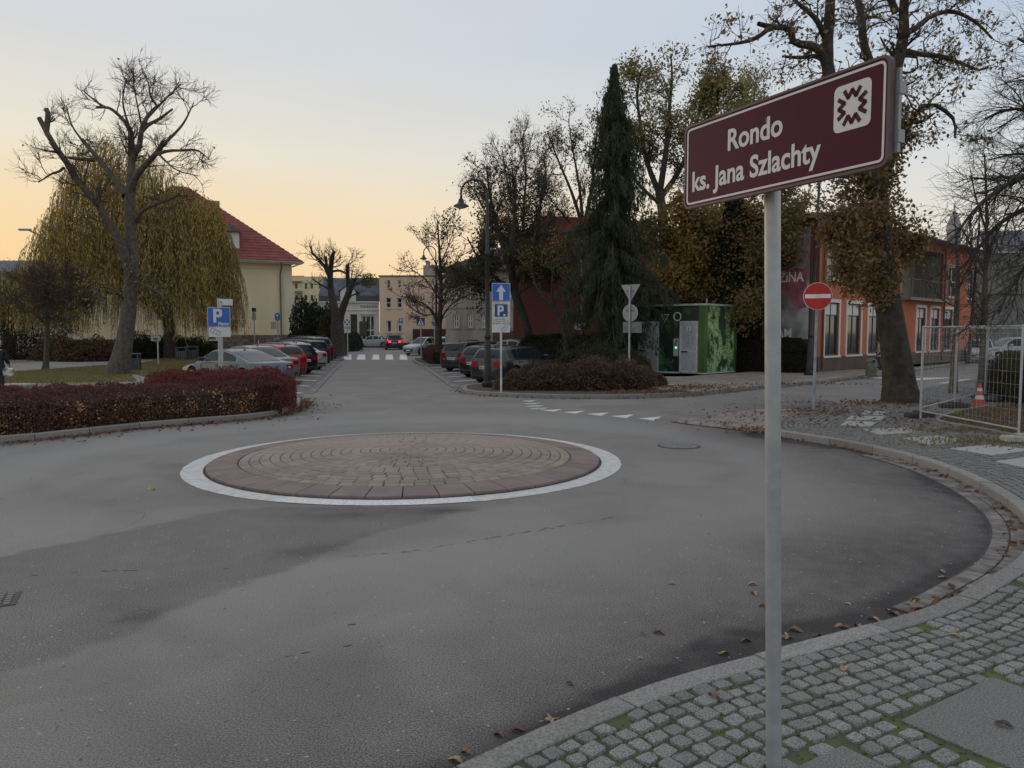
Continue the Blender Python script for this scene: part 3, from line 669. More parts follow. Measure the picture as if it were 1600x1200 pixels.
# ------------------------------------------------------------ hedges and bushes
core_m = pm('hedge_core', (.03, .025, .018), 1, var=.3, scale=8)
twm = pm('twig_bark', (.07, .05, .038), .95, var=.25, scale=10)
def hedge(name, label, cat, poly, h, n, size, mats, w=None, wob=.08, z0=.1, group=None, topfrac=.5, seed=0, twigs=0, z_by=None):
    poly = np.array(poly, float); cen = poly.mean(0); rng = np.random.default_rng(seed+11)
    root = thing(name, label, cat, (cen[0], cen[1], z0), 0, group); pl = poly-cen
    lo, hi = pl.min(0), pl.max(0)
    pts = rng.uniform(lo, hi, (n*4, 2)); pts = pts[inpoly(pts, pl)][:int(n*topfrac)]
    top = h*(.70+.30*sstep(0, .45, dist_path(pts, np.vstack([pl, pl[:1]])))+wob*2*(vnoise(pts+cen, 1.6, seed)-.5)+wob*(vnoise(pts+cen, 6, seed+1)-.5))
    A = np.c_[pts, top-np.abs(rng.normal(0, .07, len(pts)))*h]
    b = resample(np.vstack([pl, pl[:1]]), .05); i = rng.integers(0, len(b), n-len(A)); inw = cen*0
    dirn = b[i]; L = np.linalg.norm(dirn, axis=1)[:, None]; tg = np.gradient(b, axis=0)[i]; tg /= np.hypot(*tg.T)[:, None]+1e-9; nn = np.stack([tg[:, 1], -tg[:, 0]], 1)
    sgn = np.where(inpoly(b[i]+nn*.06, pl), 1, -1)[:, None]; nn = nn*sgn
    q = b[i]+nn*np.abs(rng.normal(0, .1, len(i)))[:, None]-nn*.10*(vnoise(b[i]+cen, 3, seed+2))[:, None]; zz = rng.random(len(i))*.86
    q = q+nn*(.22*sstep(.45, .9, zz))[:, None]
    B = np.c_[q, zz*h*(1+wob*(vnoise(q+cen, 1.6, seed)-.5))]
    pts = np.vstack([A, B])
    mi = None
    if isinstance(mats, list) and len(mats) > 1:
        mi = ((pts[:, 2] > h*(.80+.12*rng.normal(size=len(pts)))) & (rng.random(len(pts)) < .93)).astype(int)
    v, f = cards(pts, size, rng); o = link('foliage', npmesh('foliage', v, f, mats, mi=mi), root)
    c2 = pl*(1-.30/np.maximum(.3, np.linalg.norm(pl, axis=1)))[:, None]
    MB().prism([tuple(p) for p in c2], -.05, h*.72).build('stems', core_m, root)  # added solid dark core that blocks the view through the hedge, no modelled stems
    if twigs:
        k = twigs; s_ = np.c_[rng.uniform(lo, hi, (k*3, 2)), np.full(k*3, h*.5)]; s_ = s_[inpoly(s_[:, :2], pl)][:k]; e_ = s_+np.c_[rng.normal(0, .12, (len(s_), 2)), rng.uniform(.5, .72, len(s_))*h]
        tubes_obj('twigs', np.stack([s_, (s_+e_)/2+rng.normal(0, .02, s_.shape), e_], 1), np.tile([.006, .004, .002], (len(s_), 1)), 3, twm, root)
    return root
def tubes_np(Pn, Rn, sides):
    N, K, _ = Pn.shape; T = np.gradient(Pn, axis=1); T /= np.linalg.norm(T, axis=2, keepdims=True)+1e-9
    ov = Pn[:, -1]-Pn[:, 0]; ref = np.eye(3)[np.argmin(np.abs(ov), axis=1)][:, None, :]
    A = ref-T*(ref*T).sum(2, keepdims=True); A /= np.linalg.norm(A, axis=2, keepdims=True)+1e-9; B = np.cross(T, A)
    q = 2*PI*np.arange(sides)/sides
    V = Pn[:, :, None]+(A[:, :, None]*np.cos(q)[None, None, :, None]+B[:, :, None]*np.sin(q)[None, None, :, None])*Rn[:, :, None, None]
    base = (np.arange(N)*K*sides)[:, None, None]+(np.arange(K-1)*sides)[None, :, None]; k = np.arange(sides)[None, None]; k2 = (k+1) % sides
    F_ = np.stack([base+k, base+k2, base+sides+k2, base+sides+k], -1).reshape(-1, 4)
    return V.reshape(-1, 3), F_
def tubes_obj(name, Pn, Rn, sides, mat, parent=None, sm=60):
    v, f = tubes_np(Pn, Rn, sides); return link(name, npmesh(name, v, f, mat, sm if sides > 4 else None), parent)
bar_side = pm('barberry_side', (.1, .04, .03), .8, island=[(.10, .05, .038), (.14, .065, .045), (.11, .05, .04), (.22, .11, .055), (.09, .048, .038), (.50, .32, .14), (.11, .05, .038), (.30, .13, .065), (.15, .07, .048), (.40, .2, .1)], scale=1.4)
bar_top = pm('barberry_top', (.18, .03, .045), .8, island=[(.14, .05, .05), (.19, .06, .058), (.11, .042, .04), (.23, .08, .07), (.16, .08, .06)], scale=1.2)
bar_red = pm('barberry_red', (.2, .03, .04), .8, island=[(.17, .035, .038), (.24, .045, .045), (.14, .03, .032), (.28, .075, .06), (.2, .10, .05)], scale=1.2)
kin = offset(resample(KL, .3), -.28); kin = kin[(kin[:, 0] > -13) & (kin[:, 1] < 20.6)]
back = [P(*q, .8) for q in ((452, 592), (300, 596), (170, 599), (0, 601), (-160, 604))]
hedge('barberry_hedge', 'long dark red barberry hedge along the left kerb, its front side brown', 'hedge', [tuple(q) for q in kin]+back, .68, 85000, .05, [bar_side, bar_top], wob=.17, seed=3, topfrac=.42, twigs=500)
hedge('barberry_hedge', 'raised crimson block of barberry hedge in front of the silver coupe', 'hedge', [P(*q, .8) for q in ((222, 598), (452, 596), (463, 590), (440, 585.5), (300, 585), (226, 588))], .86, 26000, .05, [bar_red], wob=.15, seed=5, topfrac=.6, twigs=200)
tanl = pm('tan_hedge_leaf', (.5, .3, .14), .8, island=[(.55, .38, .17), (.42, .2, .1), (.30, .13, .07), (.6, .45, .22)])
hb = [o for o in bpy.data.objects if o.name == 'barberry_hedge'][0]; kp = resample(kin, .05); hc = []
for _ in range(60):
    i = RNG.integers(0, len(kp)); c_ = kp[i]; n_ = RNG.integers(20, 95); z_7 = RNG.uniform(.08, .45); r_7 = RNG.uniform(.08, .30)
    hc.append(np.c_[c_+RNG.normal(0, 1, (n_, 2))*[r_7, .06]+[0, .02], z_7+RNG.normal(0, 1, n_)*r_7*.5])
hc = np.vstack(hc); hc = hc[(hc[:, 2] > .03) & (hc[:, 2] < .6)]; dd_ = dist_path(hc[:, :2], KL); hc = hc[(dd_ > .2) & (dd_ < .6)]
cardobj('foliage', hc-np.array([hb.location.x, hb.location.y, 0]), .055, tanl, hb)
olive = pm('brown_shrub_leaf', (.1, .08, .04), .85, island=[(.12, .08, .045), (.08, .05, .03), (.15, .09, .055), (.07, .06, .03), (.11, .10, .04), (.16, .12, .07)], scale=1)
conif = pm('low_conifer_leaf', (.04, .05, .02), .85, island=[(.045, .055, .022), (.03, .038, .018), (.065, .075, .03), (.08, .07, .035)], scale=1.2)
dgreen = pm('dark_green_leaf', (.03, .045, .018), .8, island=[(.03, .042, .018), (.02, .03, .012), (.045, .06, .025), (.035, .045, .02)], scale=1)
redbrown = pm('redbrown_leaf', (.15, .06, .04), .85, island=[(.16, .06, .04), (.10, .04, .03), (.20, .09, .055), (.12, .06, .04)], scale=1)
winter = pm('dull_green_leaf', (.06, .06, .03), .85, island=[(.05, .055, .022), (.07, .075, .03), (.04, .042, .02), (.10, .08, .04)], scale=1)
def bush(name, label, x, y, z, rx, ry, h, n, size, mat, cat='bush', twn=260, seed=0, group=None, upright=0):
    rng = np.random.default_rng(seed+100); root = thing(name, label, cat, (x, y, z), 0, group)
    d = rng.normal(size=(n, 3)); d /= np.linalg.norm(d, axis=1)[:, None]; d[:, 2] = np.abs(d[:, 2]); r = 1-np.abs(rng.normal(0, .22, n)); lump = .8+.45*vnoise(np.c_[d[:, 0]*2+d[:, 2], d[:, 1]*2+d[:, 2]*1.7], 1.6, seed)
    c = d*(r*lump)[:, None]*[rx, ry, h]; v, f = cards(c, size, rng, droop=(0, 0, 1.0) if upright else None)
    link('foliage', npmesh('foliage', v, f, mat), root)
    e = rng.normal(size=(twn, 3)); e /= np.linalg.norm(e, axis=1)[:, None]; e[:, 2] = np.abs(e[:, 2])*1.1; e = e*[rx, ry, h]*rng.uniform(.8, 1.12, (twn, 1)); s_ = e*[.15, .15, 0]
    tubes_obj('stems', np.stack([s_, s_*.5+e*.5+rng.normal(0, .05, e.shape), e], 1), np.tile([.012, .008, .003], (twn, 1)), 3, twm, root)
    return root
for k, (px, py, rx, ry, h, m_, l) in enumerate(((812, 612, .75, .5, .62, olive, 'sparse brown shrub beside the one-way sign post'), (862, 612, 1.0, .6, .85, olive, 'brown tangled shrub second from the lamp post'), (925, 612, 1.1, .7, 1.0, olive, 'brown and yellowish shrub below the small info board'), (985, 611, .95, .8, .95, olive, 'brown shrub at the foot of the give-way sign'), (1025, 606, .55, .6, .5, olive, 'low brown shrub at the right end of the bed'))):
    X_, Y_ = P(px, py, .1); bush('brown_shrub', l, X_, Y_+.9, .08, rx, ry, h, 5200, .07, m_, seed=k, group='brown shrubs behind the far kerb', twn=420)
for k, (px, py, rx, ry, h, l) in enumerate(((945, 600, 1.2, .9, 1.3, 'dark spreading juniper in front of the spruce'), (992, 598, .9, .8, 1.1, 'dark spreading juniper right of the give-way sign'), (900, 600, .9, .8, 1.1, 'dull green juniper left of the give-way sign'))):
    X_, Y_ = P(px, py, .1); bush('juniper', l, X_, Y_+1.4, .08, rx, ry, h, 7000, .09, conif, seed=20+k, group='junipers in the far bed')
def pq(pts, z=.12): return [P(*q, z) for q in pts]
hedge('clipped_hedge', 'clipped dark green hedge in front of the dark red wall', 'hedge', [at(812, 560, 42)[:2], at(1000, 560, 39)[:2], at(1000, 560, 41)[:2], at(812, 560, 44)[:2]], 1.68, 22000, .09, [dgreen], seed=8, wob=.05)
hedge('clipped_hedge', 'tall dark hedge between the green kiosk and the orange building', 'hedge', [at(1140, 560, 36.5)[:2], at(1265, 560, 34.6)[:2], at(1265, 560, 36)[:2], at(1140, 560, 38)[:2]], 1.5, 24000, .09, [pm('black_green_leaf', (.02, .025, .014), .9, island=[(.02, .026, .014), (.03, .03, .018), (.015, .018, .012), (.05, .035, .025)])], seed=9, wob=.06)
hedge('clipped_hedge', 'square dull green hedge behind the construction fence', 'hedge', [P(1537, 622, .12), P(1640, 640, .12), at(1660, 600, 25)[:2], at(1548, 600, 25.5)[:2]], 1.22, 26000, .06, [winter], seed=10, wob=.07, twigs=200)
hedge('red_hedge', 'reddish brown clipped hedge right of the street below the leafless tree', 'hedge', [S(18.7, 5.0), S(19.3, 8.9), S(26, 8.6), S(26.5, 5.0)], .98, 12000, .08, [redbrown], seed=12, wob=.08, twigs=100)
hedge('red_hedge', 'low rusty hedge at the end of the left parking row', 'hedge', [S(26.8, -.9), S(27.2, -5.5), S(29.6, -5.5), S(30.2, -.8)], .8, 8000, .08, [redbrown], seed=13, wob=.12, group='rusty hedges left of the street')
hedge('red_hedge', 'rusty hedge beside the no-stopping sign left of the street', 'hedge', [S(31.5, -1.0), S(31.5, -6), S(35, -5), S(36, -1.3)], .75, 8000, .08, [redbrown], seed=14, wob=.12, group='rusty hedges left of the street')
hedge('clipped_hedge', 'clipped green hedge in front of the white shop at the street end', 'hedge', [at(533, 540, 74)[:2], at(566, 540, 80)[:2], at(560, 540, 90)[:2], at(533, 540, 80)[:2]], 1.6, 5000, .16, [dgreen], seed=15)
for k, (px, Y_, rx, h, m_, l) in enumerate(((478, 66, 1.5, 4.6, dgreen, 'tall dark evergreen shrub at the corner of the yellow building'), (498, 65, 1.6, 4.4, dgreen, 'dark evergreen shrub between the yellow building and the forked tree'), (515, 64, 1.2, 3.6, winter, 'lower evergreen shrub at the foot of the forked tree'))):
    X_ = at(px, 540, Y_)[0]; bush('evergreen_shrub', l, X_, Y_, .08, rx, rx, h, 5000, .2, m_, seed=30+k, upright=1, group='dark evergreens beside the yellow building')
gold = pm('golden_shrub_leaf', (.2, .12, .04), .85, island=[(.09, .05, .025), (.20, .12, .04), (.07, .04, .02), (.30, .2, .07), (.12, .06, .03)], scale=.6)
for k, (px, Y_, rx, h, m_, l) in enumerate(((92, 50, 1.6, 1.7, gold, 'golden brown shrub left behind the small tree'), (128, 49, 1.8, 1.6, gold, 'golden speckled shrub behind the lawn path'), (160, 50, 1.6, 1.5, olive, 'brown shrub left of the thick bare trunk'), (30, 52, 2.6, 2.4, core_m, 'dark shrub mass standing in for a shaded shed at the left picture edge'), (222, 54, 2.0, 1.7, dgreen, 'dark green shrub right of the thick trunk'), (262, 55, 2.2, 1.6, dgreen, 'dark green shrub behind the grey sign backs'), (300, 57, 2.2, 1.5, dgreen, 'dark green shrub before the stone plinth'))):  # left edge mass replaces a shed, its shade put into the leaf colour
    X_ = at(px, 540, Y_)[0]; bush('shrub', l, X_, Y_, .08, rx, 1.4, h, 3800, .15, m_, seed=40+k, group='shrubs behind the lawn path')
# grass tufts on the lawn
gp_ = [P(*q, .12) for q in ((-100, 600), (215, 596), (205, 584), (240, 565), (60, 578), (-100, 590))]; gp2 = [P(*q, .12) for q in ((205, 584), (262, 596), (330, 560), (345, 548), (250, 556))]
gpts = RNG.uniform((-34, 22), (-9, 60), (160000, 2)); gpts = gpts[inpoly(gpts, gp_) | inpoly(gpts, gp2)][:26000]
gc = np.c_[gpts, np.full(len(gpts), .13)]
tag(cardobj('grass', gc, .10, pm('grass_blade', (.09, .1, .03), .9, island=[(.15, .155, .055), (.2, .18, .07), (.12, .125, .045), (.26, .19, .08)], scale=.5), droop=(0, 0, 1.), aspect=.35), kind='stuff')
# ------------------------------------------------------------ trees
bark = pm('bark', (.13, .105, .085), .95, col2=(.07, .056, .045), scale=7, bump=1.0, bscale=14)
barkd = pm('dark_bark', (.075, .06, .048), .95, col2=(.04, .033, .028), scale=7, bump=1.0, bscale=14)
barkg = pm('mossy_bark', (.10, .09, .06), .95, col2=(.055, .048, .035), scale=5, bump=1.0, bscale=14)
twig = pm('twig', (.062, .047, .038), .95, var=.2, scale=3)
def grow(rng, Pn, Rn, dens, t0, lr, ang, wig, up, rk, rmin, K, lfall=.4, grav=0):
    N, K0, _ = Pn.shape; L = np.linalg.norm(np.diff(Pn, axis=1), axis=2).sum(1)
    cnt = rng.poisson(dens*L*(1-t0)); idx = np.repeat(np.arange(N), cnt); M = len(idx)
    if M == 0: return np.zeros((0, K, 3)), np.zeros((0, K))
    t = t0+(1-t0)*rng.random(M)**.85; f = t*(K0-1); i = np.minimum(f.astype(int), K0-2); q = (f-i)[:, None]
    p = Pn[idx, i]*(1-q)+Pn[idx, i+1]*q; d = Pn[idx, i+1]-Pn[idx, i]; d /= np.linalg.norm(d, axis=1)[:, None]+1e-9
    r = Rn[idx, i]*(1-q[:, 0])+Rn[idx, i+1]*q[:, 0]
    s = rng.normal(size=(M, 3)); s -= d*(s*d).sum(1)[:, None]; s /= np.linalg.norm(s, axis=1)[:, None]+1e-9
    a = np.radians(rng.normal(ang, 13, M))[:, None]; d = d*np.cos(a)+s*np.sin(a)
    ln = rng.uniform(lr[0], lr[1], M)*(1-lfall*t); st = (ln/(K-1))[:, None]
    out = np.zeros((M, K, 3)); out[:, 0] = p
    for k in range(1, K):
        d = d+rng.normal(0, wig, (M, 3)); d[:, 2] += up-grav*k/K; d /= np.linalg.norm(d, axis=1)[:, None]+1e-9; out[:, k] = out[:, k-1]+d*st
    r0 = np.maximum(r*rk*rng.uniform(.6, 1, M), rmin); R_ = r0[:, None]*np.linspace(1, .35, K)[None]; return out, np.maximum(R_, rmin*.6)
def limbs3(limbs, Y, K=12):
    Ps, Rs = [], []
    for pts, r0, r1 in limbs:
        w = []
        for p in pts:
            if len(p) == 3 and isinstance(p[2], str): x, y = P(p[0], p[1], .1); w.append((at(p[0], p[1], Y)[0], Y, .05))
            else: w.append(at(p[0], p[1], Y+(p[2] if len(p) > 2 else 0)))
        c = catmull(w, 6); c = resample3(c, K); Ps.append(c); Rs.append(np.linspace(r0, r1, K))
    return np.array(Ps), np.array(Rs)
def resample3(p, n):
    d = np.r_[0, np.cumsum(np.linalg.norm(np.diff(p, axis=0), axis=1))]; q = np.linspace(0, d[-1], n)
    return np.stack([np.interp(q, d, p[:, k]) for k in range(3)], 1)
NTRI = [0]
def tree(name, label, Y, limbs, levels, seed, barkm=bark, twm_=twig, leaves=None, group=None, cat='tree', nospawn=1, flare=1.5, K=12, leaf2=None):
    rng = np.random.default_rng(seed); Pn, Rn = limbs3(limbs, Y, K)
    Rn[0][:3] *= np.array([flare, 1+.35*(flare-1), 1+.1*(flare-1)])
    base = Pn[0][0].copy(); root = thing(name, label, cat, tuple(base), 0, group); Pn = Pn-base
    v, f = tubes_np(Pn, Rn, 12); 
    # bark relief: push the trunk rings in and out
    a = np.arctan2(v[:, 1], v[:, 0]); link('trunk', npmesh('trunk', v*1.0, f, barkm, 60), root)
    cur = (Pn[nospawn:], Rn[nospawn:]) if nospawn else (Pn, Rn); allp = []
    for li, lv in enumerate(levels):
        src = cur if li == 0 else (np.concatenate([q[0] for q in allp[-1:]]), np.concatenate([q[1] for q in allp[-1:]]))
        Kc = lv.pop('K', 5); ch = grow(rng, *src, lv['d']*(1.5, 2.0, 1.7)[min(li, 2)], lv.get('t0', .15), lv['l'], lv['a'], lv['w'], lv.get('up', .05), lv.get('rk', .55), lv.get('rm', .008), Kc, lv.get('lf', .4), lv.get('g', 0))
        allp.append(ch)
        if len(ch[0]):
            sd = 6 if li == 0 else (4 if li == 1 and len(ch[0]) < 900 else 3)
            tubes_obj(('limbs', 'branches', 'twigs', 'twigs')[min(li, 3)], ch[0], ch[1], sd, barkm if li == 0 else twm_, root)
            NTRI[0] += len(ch[0])*(Kc-1)*sd*2
    for lf in ([leaves] if leaves else [])+([leaf2] if leaf2 else []):
        src = np.concatenate([q[0].reshape(-1, 3) for q in allp[-lf.get('lv', 1):]]); n = lf['n']
        wt = np.ones(len(src))
        if 'zmax' in lf: wt *= np.exp(-np.maximum(0, (src[:, 2]-lf['zmax'])/lf.get('zs', 1.)))+lf.get('zmin', 0)
        if 'px' in lf:  # leafy side bias
            wt *= 1/(1+np.exp(-(src[:, 0]*lf['px'])))
        wt *= .25+.9*vnoise(src[:, :2]+src[:, 2:]*.7, lf.get('cs', .9), seed)
        i = rng.choice(len(src), n, p=wt/wt.sum()); c = src[i]+rng.normal(0, lf.get('j', .12), (n, 3))
        v, f = cards(c, lf['s'], rng, droop=lf.get('dr'), aspect=lf.get('as', .55)); link('leaves', npmesh('leaves', v, f, lf['m']), root); NTRI[0] += 2*n
    return root
def L(d, l, a, w, **k): return dict(d=d, l=l, a=a, w=w, **k)
# 1 big pollarded bare tree on the left lawn
YL = 34
tree('bare_tree', 'large pollarded leafless tree with thick leaning trunk on the left lawn', YL, [
    ([(184, 588, 'g'), (193, 540), (201, 490), (206, 430), (205, 380), (203, 330), (203, 300)], .36, .20),
    ([(204, 440), (196, 400, -.3), (185, 372, -.5), (168, 345, -.8), (148, 312, -1), (125, 288, -1.2), (103, 252, -1.4), (83, 225, -1.5), (72, 205, -1.5), (61, 184, -1.5)], .20, .09),
    ([(72, 205, -1.5), (75, 180, -1.5), (72, 170, -1.5)], .12, .09),
    ([(196, 306), (185, 288, .4), (165, 262, .8), (145, 238, 1), (128, 218, 1.2)], .15, .08),
    ([(147, 250, .9), (128, 249, .5), (106, 246, .2)], .09, .06),
    ([(203, 305), (205, 270, .3), (206, 240, .5), (204, 205, .6)], .19, .11),
    ([(205, 300), (213, 275, -.4), (230, 255, -.8), (248, 235, -1), (256, 222, -1.2)], .16, .09),
    ([(206, 245, .5), (217, 230, .6), (222, 200, .7), (232, 180, .8), (245, 167, 1)], .13, .07),
    ([(204, 205, .6), (195, 190, .6), (180, 175, .6), (168, 168, .5), (150, 168, .4)], .09, .05),
    ([(222, 205, .7), (232, 195, .8), (250, 185, 1), (270, 170, 1.1)], .09, .04),
    ([(245, 165, 1), (235, 150, 1), (232, 130, 1), (222, 112, 1)], .05, .02),
    ([(240, 243, -1), (262, 236, -1.2), (285, 235, -1.3)], .08, .05),
    ([(210, 350, .2), (222, 330, -.6), (245, 318, -1), (265, 312, -1.4), (280, 303, -1.6)], .10, .05),
    ([(100, 262, -1.3), (92, 268, -1.5), (80, 272, -1.6), (60, 285, -1.6)], .06, .02),
    ([(232, 182, .8), (258, 155, .4), (282, 132, .2)], .06, .02), ([(256, 225, -1.2), (285, 195, -1), (303, 160, -.8)], .07, .02), ([(283, 235, -1.3), (308, 235, -1.2), (328, 250, -1)], .06, .02), ([(160, 166, .5), (142, 152, .3), (128, 140, .2)], .05, .02), ([(205, 210, .6), (192, 160, .2), (198, 122, 0)], .06, .015), ([(130, 222, 1.2), (112, 195, 1), (104, 165, .8)], .05, .02), ([(222, 200, .7), (212, 150, 1.4), (208, 118, 1.6)], .05, .015), ([(245, 238, -1), (275, 265, -1.8), (310, 275, -2)], .05, .015),
    ([(195, 470), (180, 455, -.8), (160, 448, -1.5), (140, 455, -2)], .06, .02),
    ([(212, 440), (240, 452, -.6), (262, 468, -1)], .06, .02),
    ], [L(2.4, (.7, 1.6), 50, .22, up=.08, t0=.3, rk=.42, rm=.02, K=6), L(4.2, (.4, 1.1), 42, .24, up=.10, rk=.6, rm=.011, K=5), L(6.0, (.3, .85), 38, .22, up=.08, rk=.7, rm=.007, K=3)], 11, bark, flare=1.55,
    leaves=dict(n=260, s=.14, m=pm('last_yellow_leaf', (.25, .2, .06), .8, island=[(.3, .24, .07), (.22, .2, .06)]), zmax=4, zs=1.5))
# small crab tree
tree('small_tree', 'small round-headed tree with reddish brown twigs on the left lawn', 38.5, [
    ([(71, 575, 'g'), (73, 540), (74, 505), (74, 490)], .13, .10),
    ([(74, 505), (68, 470, .5), (60, 440, 1)], .07, .03), ([(74, 500), (80, 460, -.5), (86, 425, -.8)], .07, .03), ([(74, 495), (95, 470, .5), (112, 440, .8)], .06, .03),
    ([(74, 508), (52, 490, -.6), (25, 478, -1)], .06, .02), ([(74, 502), (100, 488, -.8), (125, 470, -1)], .05, .02), ([(74, 495), (55, 465, .8), (36, 440, 1)], .05, .02)],
    [L(4.5, (.8, 1.7), 45, .2, up=.06, t0=.1, rk=.5, rm=.018, K=5), L(7, (.4, 1.0), 42, .22, up=.03, rk=.6, rm=.011, K=4), L(7, (.25, .6), 40, .22, rk=.7, rm=.008, K=3)], 12, barkg,
    leaves=dict(n=5200, s=.085, m=pm('russet_leaf', (.15, .08, .05), .85, island=[(.16, .07, .045), (.10, .055, .04), (.2, .10, .06), (.08, .05, .035), (.14, .11, .05)]), j=.2))
# weeping willow
def willow(label, Y, cx, crown, n, seed, m, lowz, nm='weeping_willow', group=None):
    rng = np.random.default_rng(seed); X0 = at(cx, 500, Y)[0]; root = thing(nm, label, 'tree', (X0, Y, .1), 0, group)
    # crown: (px, top py) outline
    cpx = np.array([c[0] for c in crown]); cpy = np.array([c[1] for c in crown])
    tk = [[(0, 0, 0), (.2, 0, 1.6), (-.1, .1, 3.2), (.2, 0, 5)]]; pr = [[.42, .34, .3, .22]]
    xs = rng.uniform(cpx.min()+4, cpx.max()-4, n); ty = np.interp(xs, cpx, cpy); dep = rng.normal(0, 1.9, n); dep = np.clip(dep, -3.6, 3.6)
    rowf = rng.random(n)**1.3; S_ = []; 
    for i in range(n):
        x, y, z = at(xs[i], ty[i], Y); z0 = (z-lowz)*(1-.66*rowf[i])*math.sqrt(max(.1, 1-(dep[i]/4.6)**2))+lowz; ln = min(z0-lowz*rng.uniform(.55, 1.6), rng.uniform(1.8, 5.0))
        if ln < .5: ln = .5
        S_.append((x-X0, dep[i], z0-.1, ln))
    S_ = np.array(S_); K = 6; st = np.zeros((n, K, 3)); out = S_[:, :2]/(np.linalg.norm(S_[:, :2], axis=1)[:, None]+.3); q = rng.normal(0, .10, (n, 2))
    for k in range(K):
        t = k/(K-1); st[:, k, 0] = S_[:, 0]+(out[:, 0]*.55+q[:, 0])*math.sin(t*1.5)*1.0; st[:, k, 1] = S_[:, 1]+(out[:, 1]*.5+q[:, 1])*math.sin(t*1.5); st[:, k, 2] = S_[:, 2]+.22*math.sin(t*3.1)*(t < .5)-S_[:, 3]*t**1.25
    tubes_obj('twigs', st, np.tile(np.linspace(.010, .004, K), (n, 1)), 3, pm('willow_twig', (.12, .09, .04), .9), root)
    br = [S_[i, :3] for i in rng.choice(n, 70)]; B = np.array([[(.0, 0, 2.2+rng.random()*2.6), (b[0]*.35, b[1]*.35, 2.8+(b[2]-2.8)*.62), (b[0]*.75, b[1]*.75, b[2]*.92+.2), (b[0], b[1], b[2])] for b in br])
    tubes_obj('limbs', np.array([resample3(catmull(b, 5), 8) for b in B]), np.tile(np.linspace(.13, .02, 8), (len(B), 1)), 5, barkd, root)
    tubes_obj('trunk', np.array([resample3(catmull(tk[0], 5), 10)]), np.array([np.linspace(.48, .25, 10)]), 12, barkd, root)
    per = 11; t = rng.random((n, per)); i0 = np.minimum((t*(K-1)).astype(int), K-2); fr = (t*(K-1)-i0)[..., None]; ar = np.arange(n)[:, None]
    c = st[ar, i0]*(1-fr)+st[ar, i0+1]*fr; c = c.reshape(-1, 3)+rng.normal(0, .045, (n*per, 3))
    v, f = cards(c, .23, rng, droop=(0, 0, -1.3), aspect=.22); link('leaves', npmesh('leaves', v, f, m), root)
wil = pm('willow_leaf', (.2, .15, .04), .8, island=[(.36, .28, .07), (.58, .42, .10), (.70, .45, .10), (.42, .34, .09), (.72, .42, .09), (.50, .39, .10), (.28, .25, .075)], scale=.45)
wil2 = pm('willow_green_leaf', (.12, .12, .04), .8, island=[(.14, .14, .045), (.2, .18, .055), (.25, .2, .065), (.11, .11, .04), (.3, .22, .06)], scale=.45)
willow('broad yellow-green weeping willow behind the bare tree hiding half the cream building', 54, 262, [(62, 405), (75, 350), (95, 325), (108, 290), (122, 245), (140, 218), (165, 208), (190, 215), (235, 232), (262, 262), (284, 288), (316, 302), (336, 316), (350, 348), (356, 385)], 6400, 21, wil, 1.5)
willow('green willow-like tree at the far left edge behind the small tree', 58, 10, [(-60, 440), (-20, 425), (30, 418), (62, 428), (90, 450)], 1300, 22, wil2, 2.4)
# forked pollarded tree beyond the left parking row
tree('forked_tree', 'thick forked leafless tree with cut stumps left of the street', 62, [
    ([(529, 560, 'g'), (528, 530), (527, 505), (529, 494)], .62, .48),
    ([(528, 505), (520, 470, .4), (516, 440, .8), (519, 405, 1), (522, 392, 1)], .38, .13), ([(530, 498), (538, 475, -.5), (546, 455, -.8), (553, 436, -1)], .34, .18),
    ([(516, 436, .8), (508, 418, .6), (497, 404, .4), (488, 395, .3), (486, 385, .3)], .16, .07), ([(511, 425, .6), (509, 400, .5)], .16, .1),
    ([(545, 455, -.8), (543, 430, -.8), (543, 413, -.8)], .2, .14), ([(519, 424, .8), (531, 423, .2), (542, 428, -.6)], .1, .08), ([(516, 452, .6), (502, 445, .5), (488, 436, .5)], .1, .04)],
    [L(1.6, (.9, 2.2), 50, .2, up=.14, t0=.3, rk=.4, rm=.028, K=5), L(3.6, (.5, 1.4), 42, .22, up=.08, rk=.6, rm=.016, K=4), L(4.5, (.3, .8), 38, .2, up=.05, rk=.7, rm=.011, K=3)], 13, barkd, flare=1.3)
o = thing('mistletoe', 'round green mistletoe ball hanging in the forked tree', 'mistletoe', at(574, 438, 61)); c = RNG.normal(size=(1400, 3)); c = c/np.linalg.norm(c, axis=1)[:, None]*(RNG.random((1400, 1))**.7)*[.75, .6, .6]; c = c[:800]+[.1, 0, 0]
cardobj('leaves', c, .16, pm('mistletoe_leaf', (.14, .15, .04), .8, island=[(.12, .13, .04), (.2, .2, .06), (.08, .09, .03)]), o)
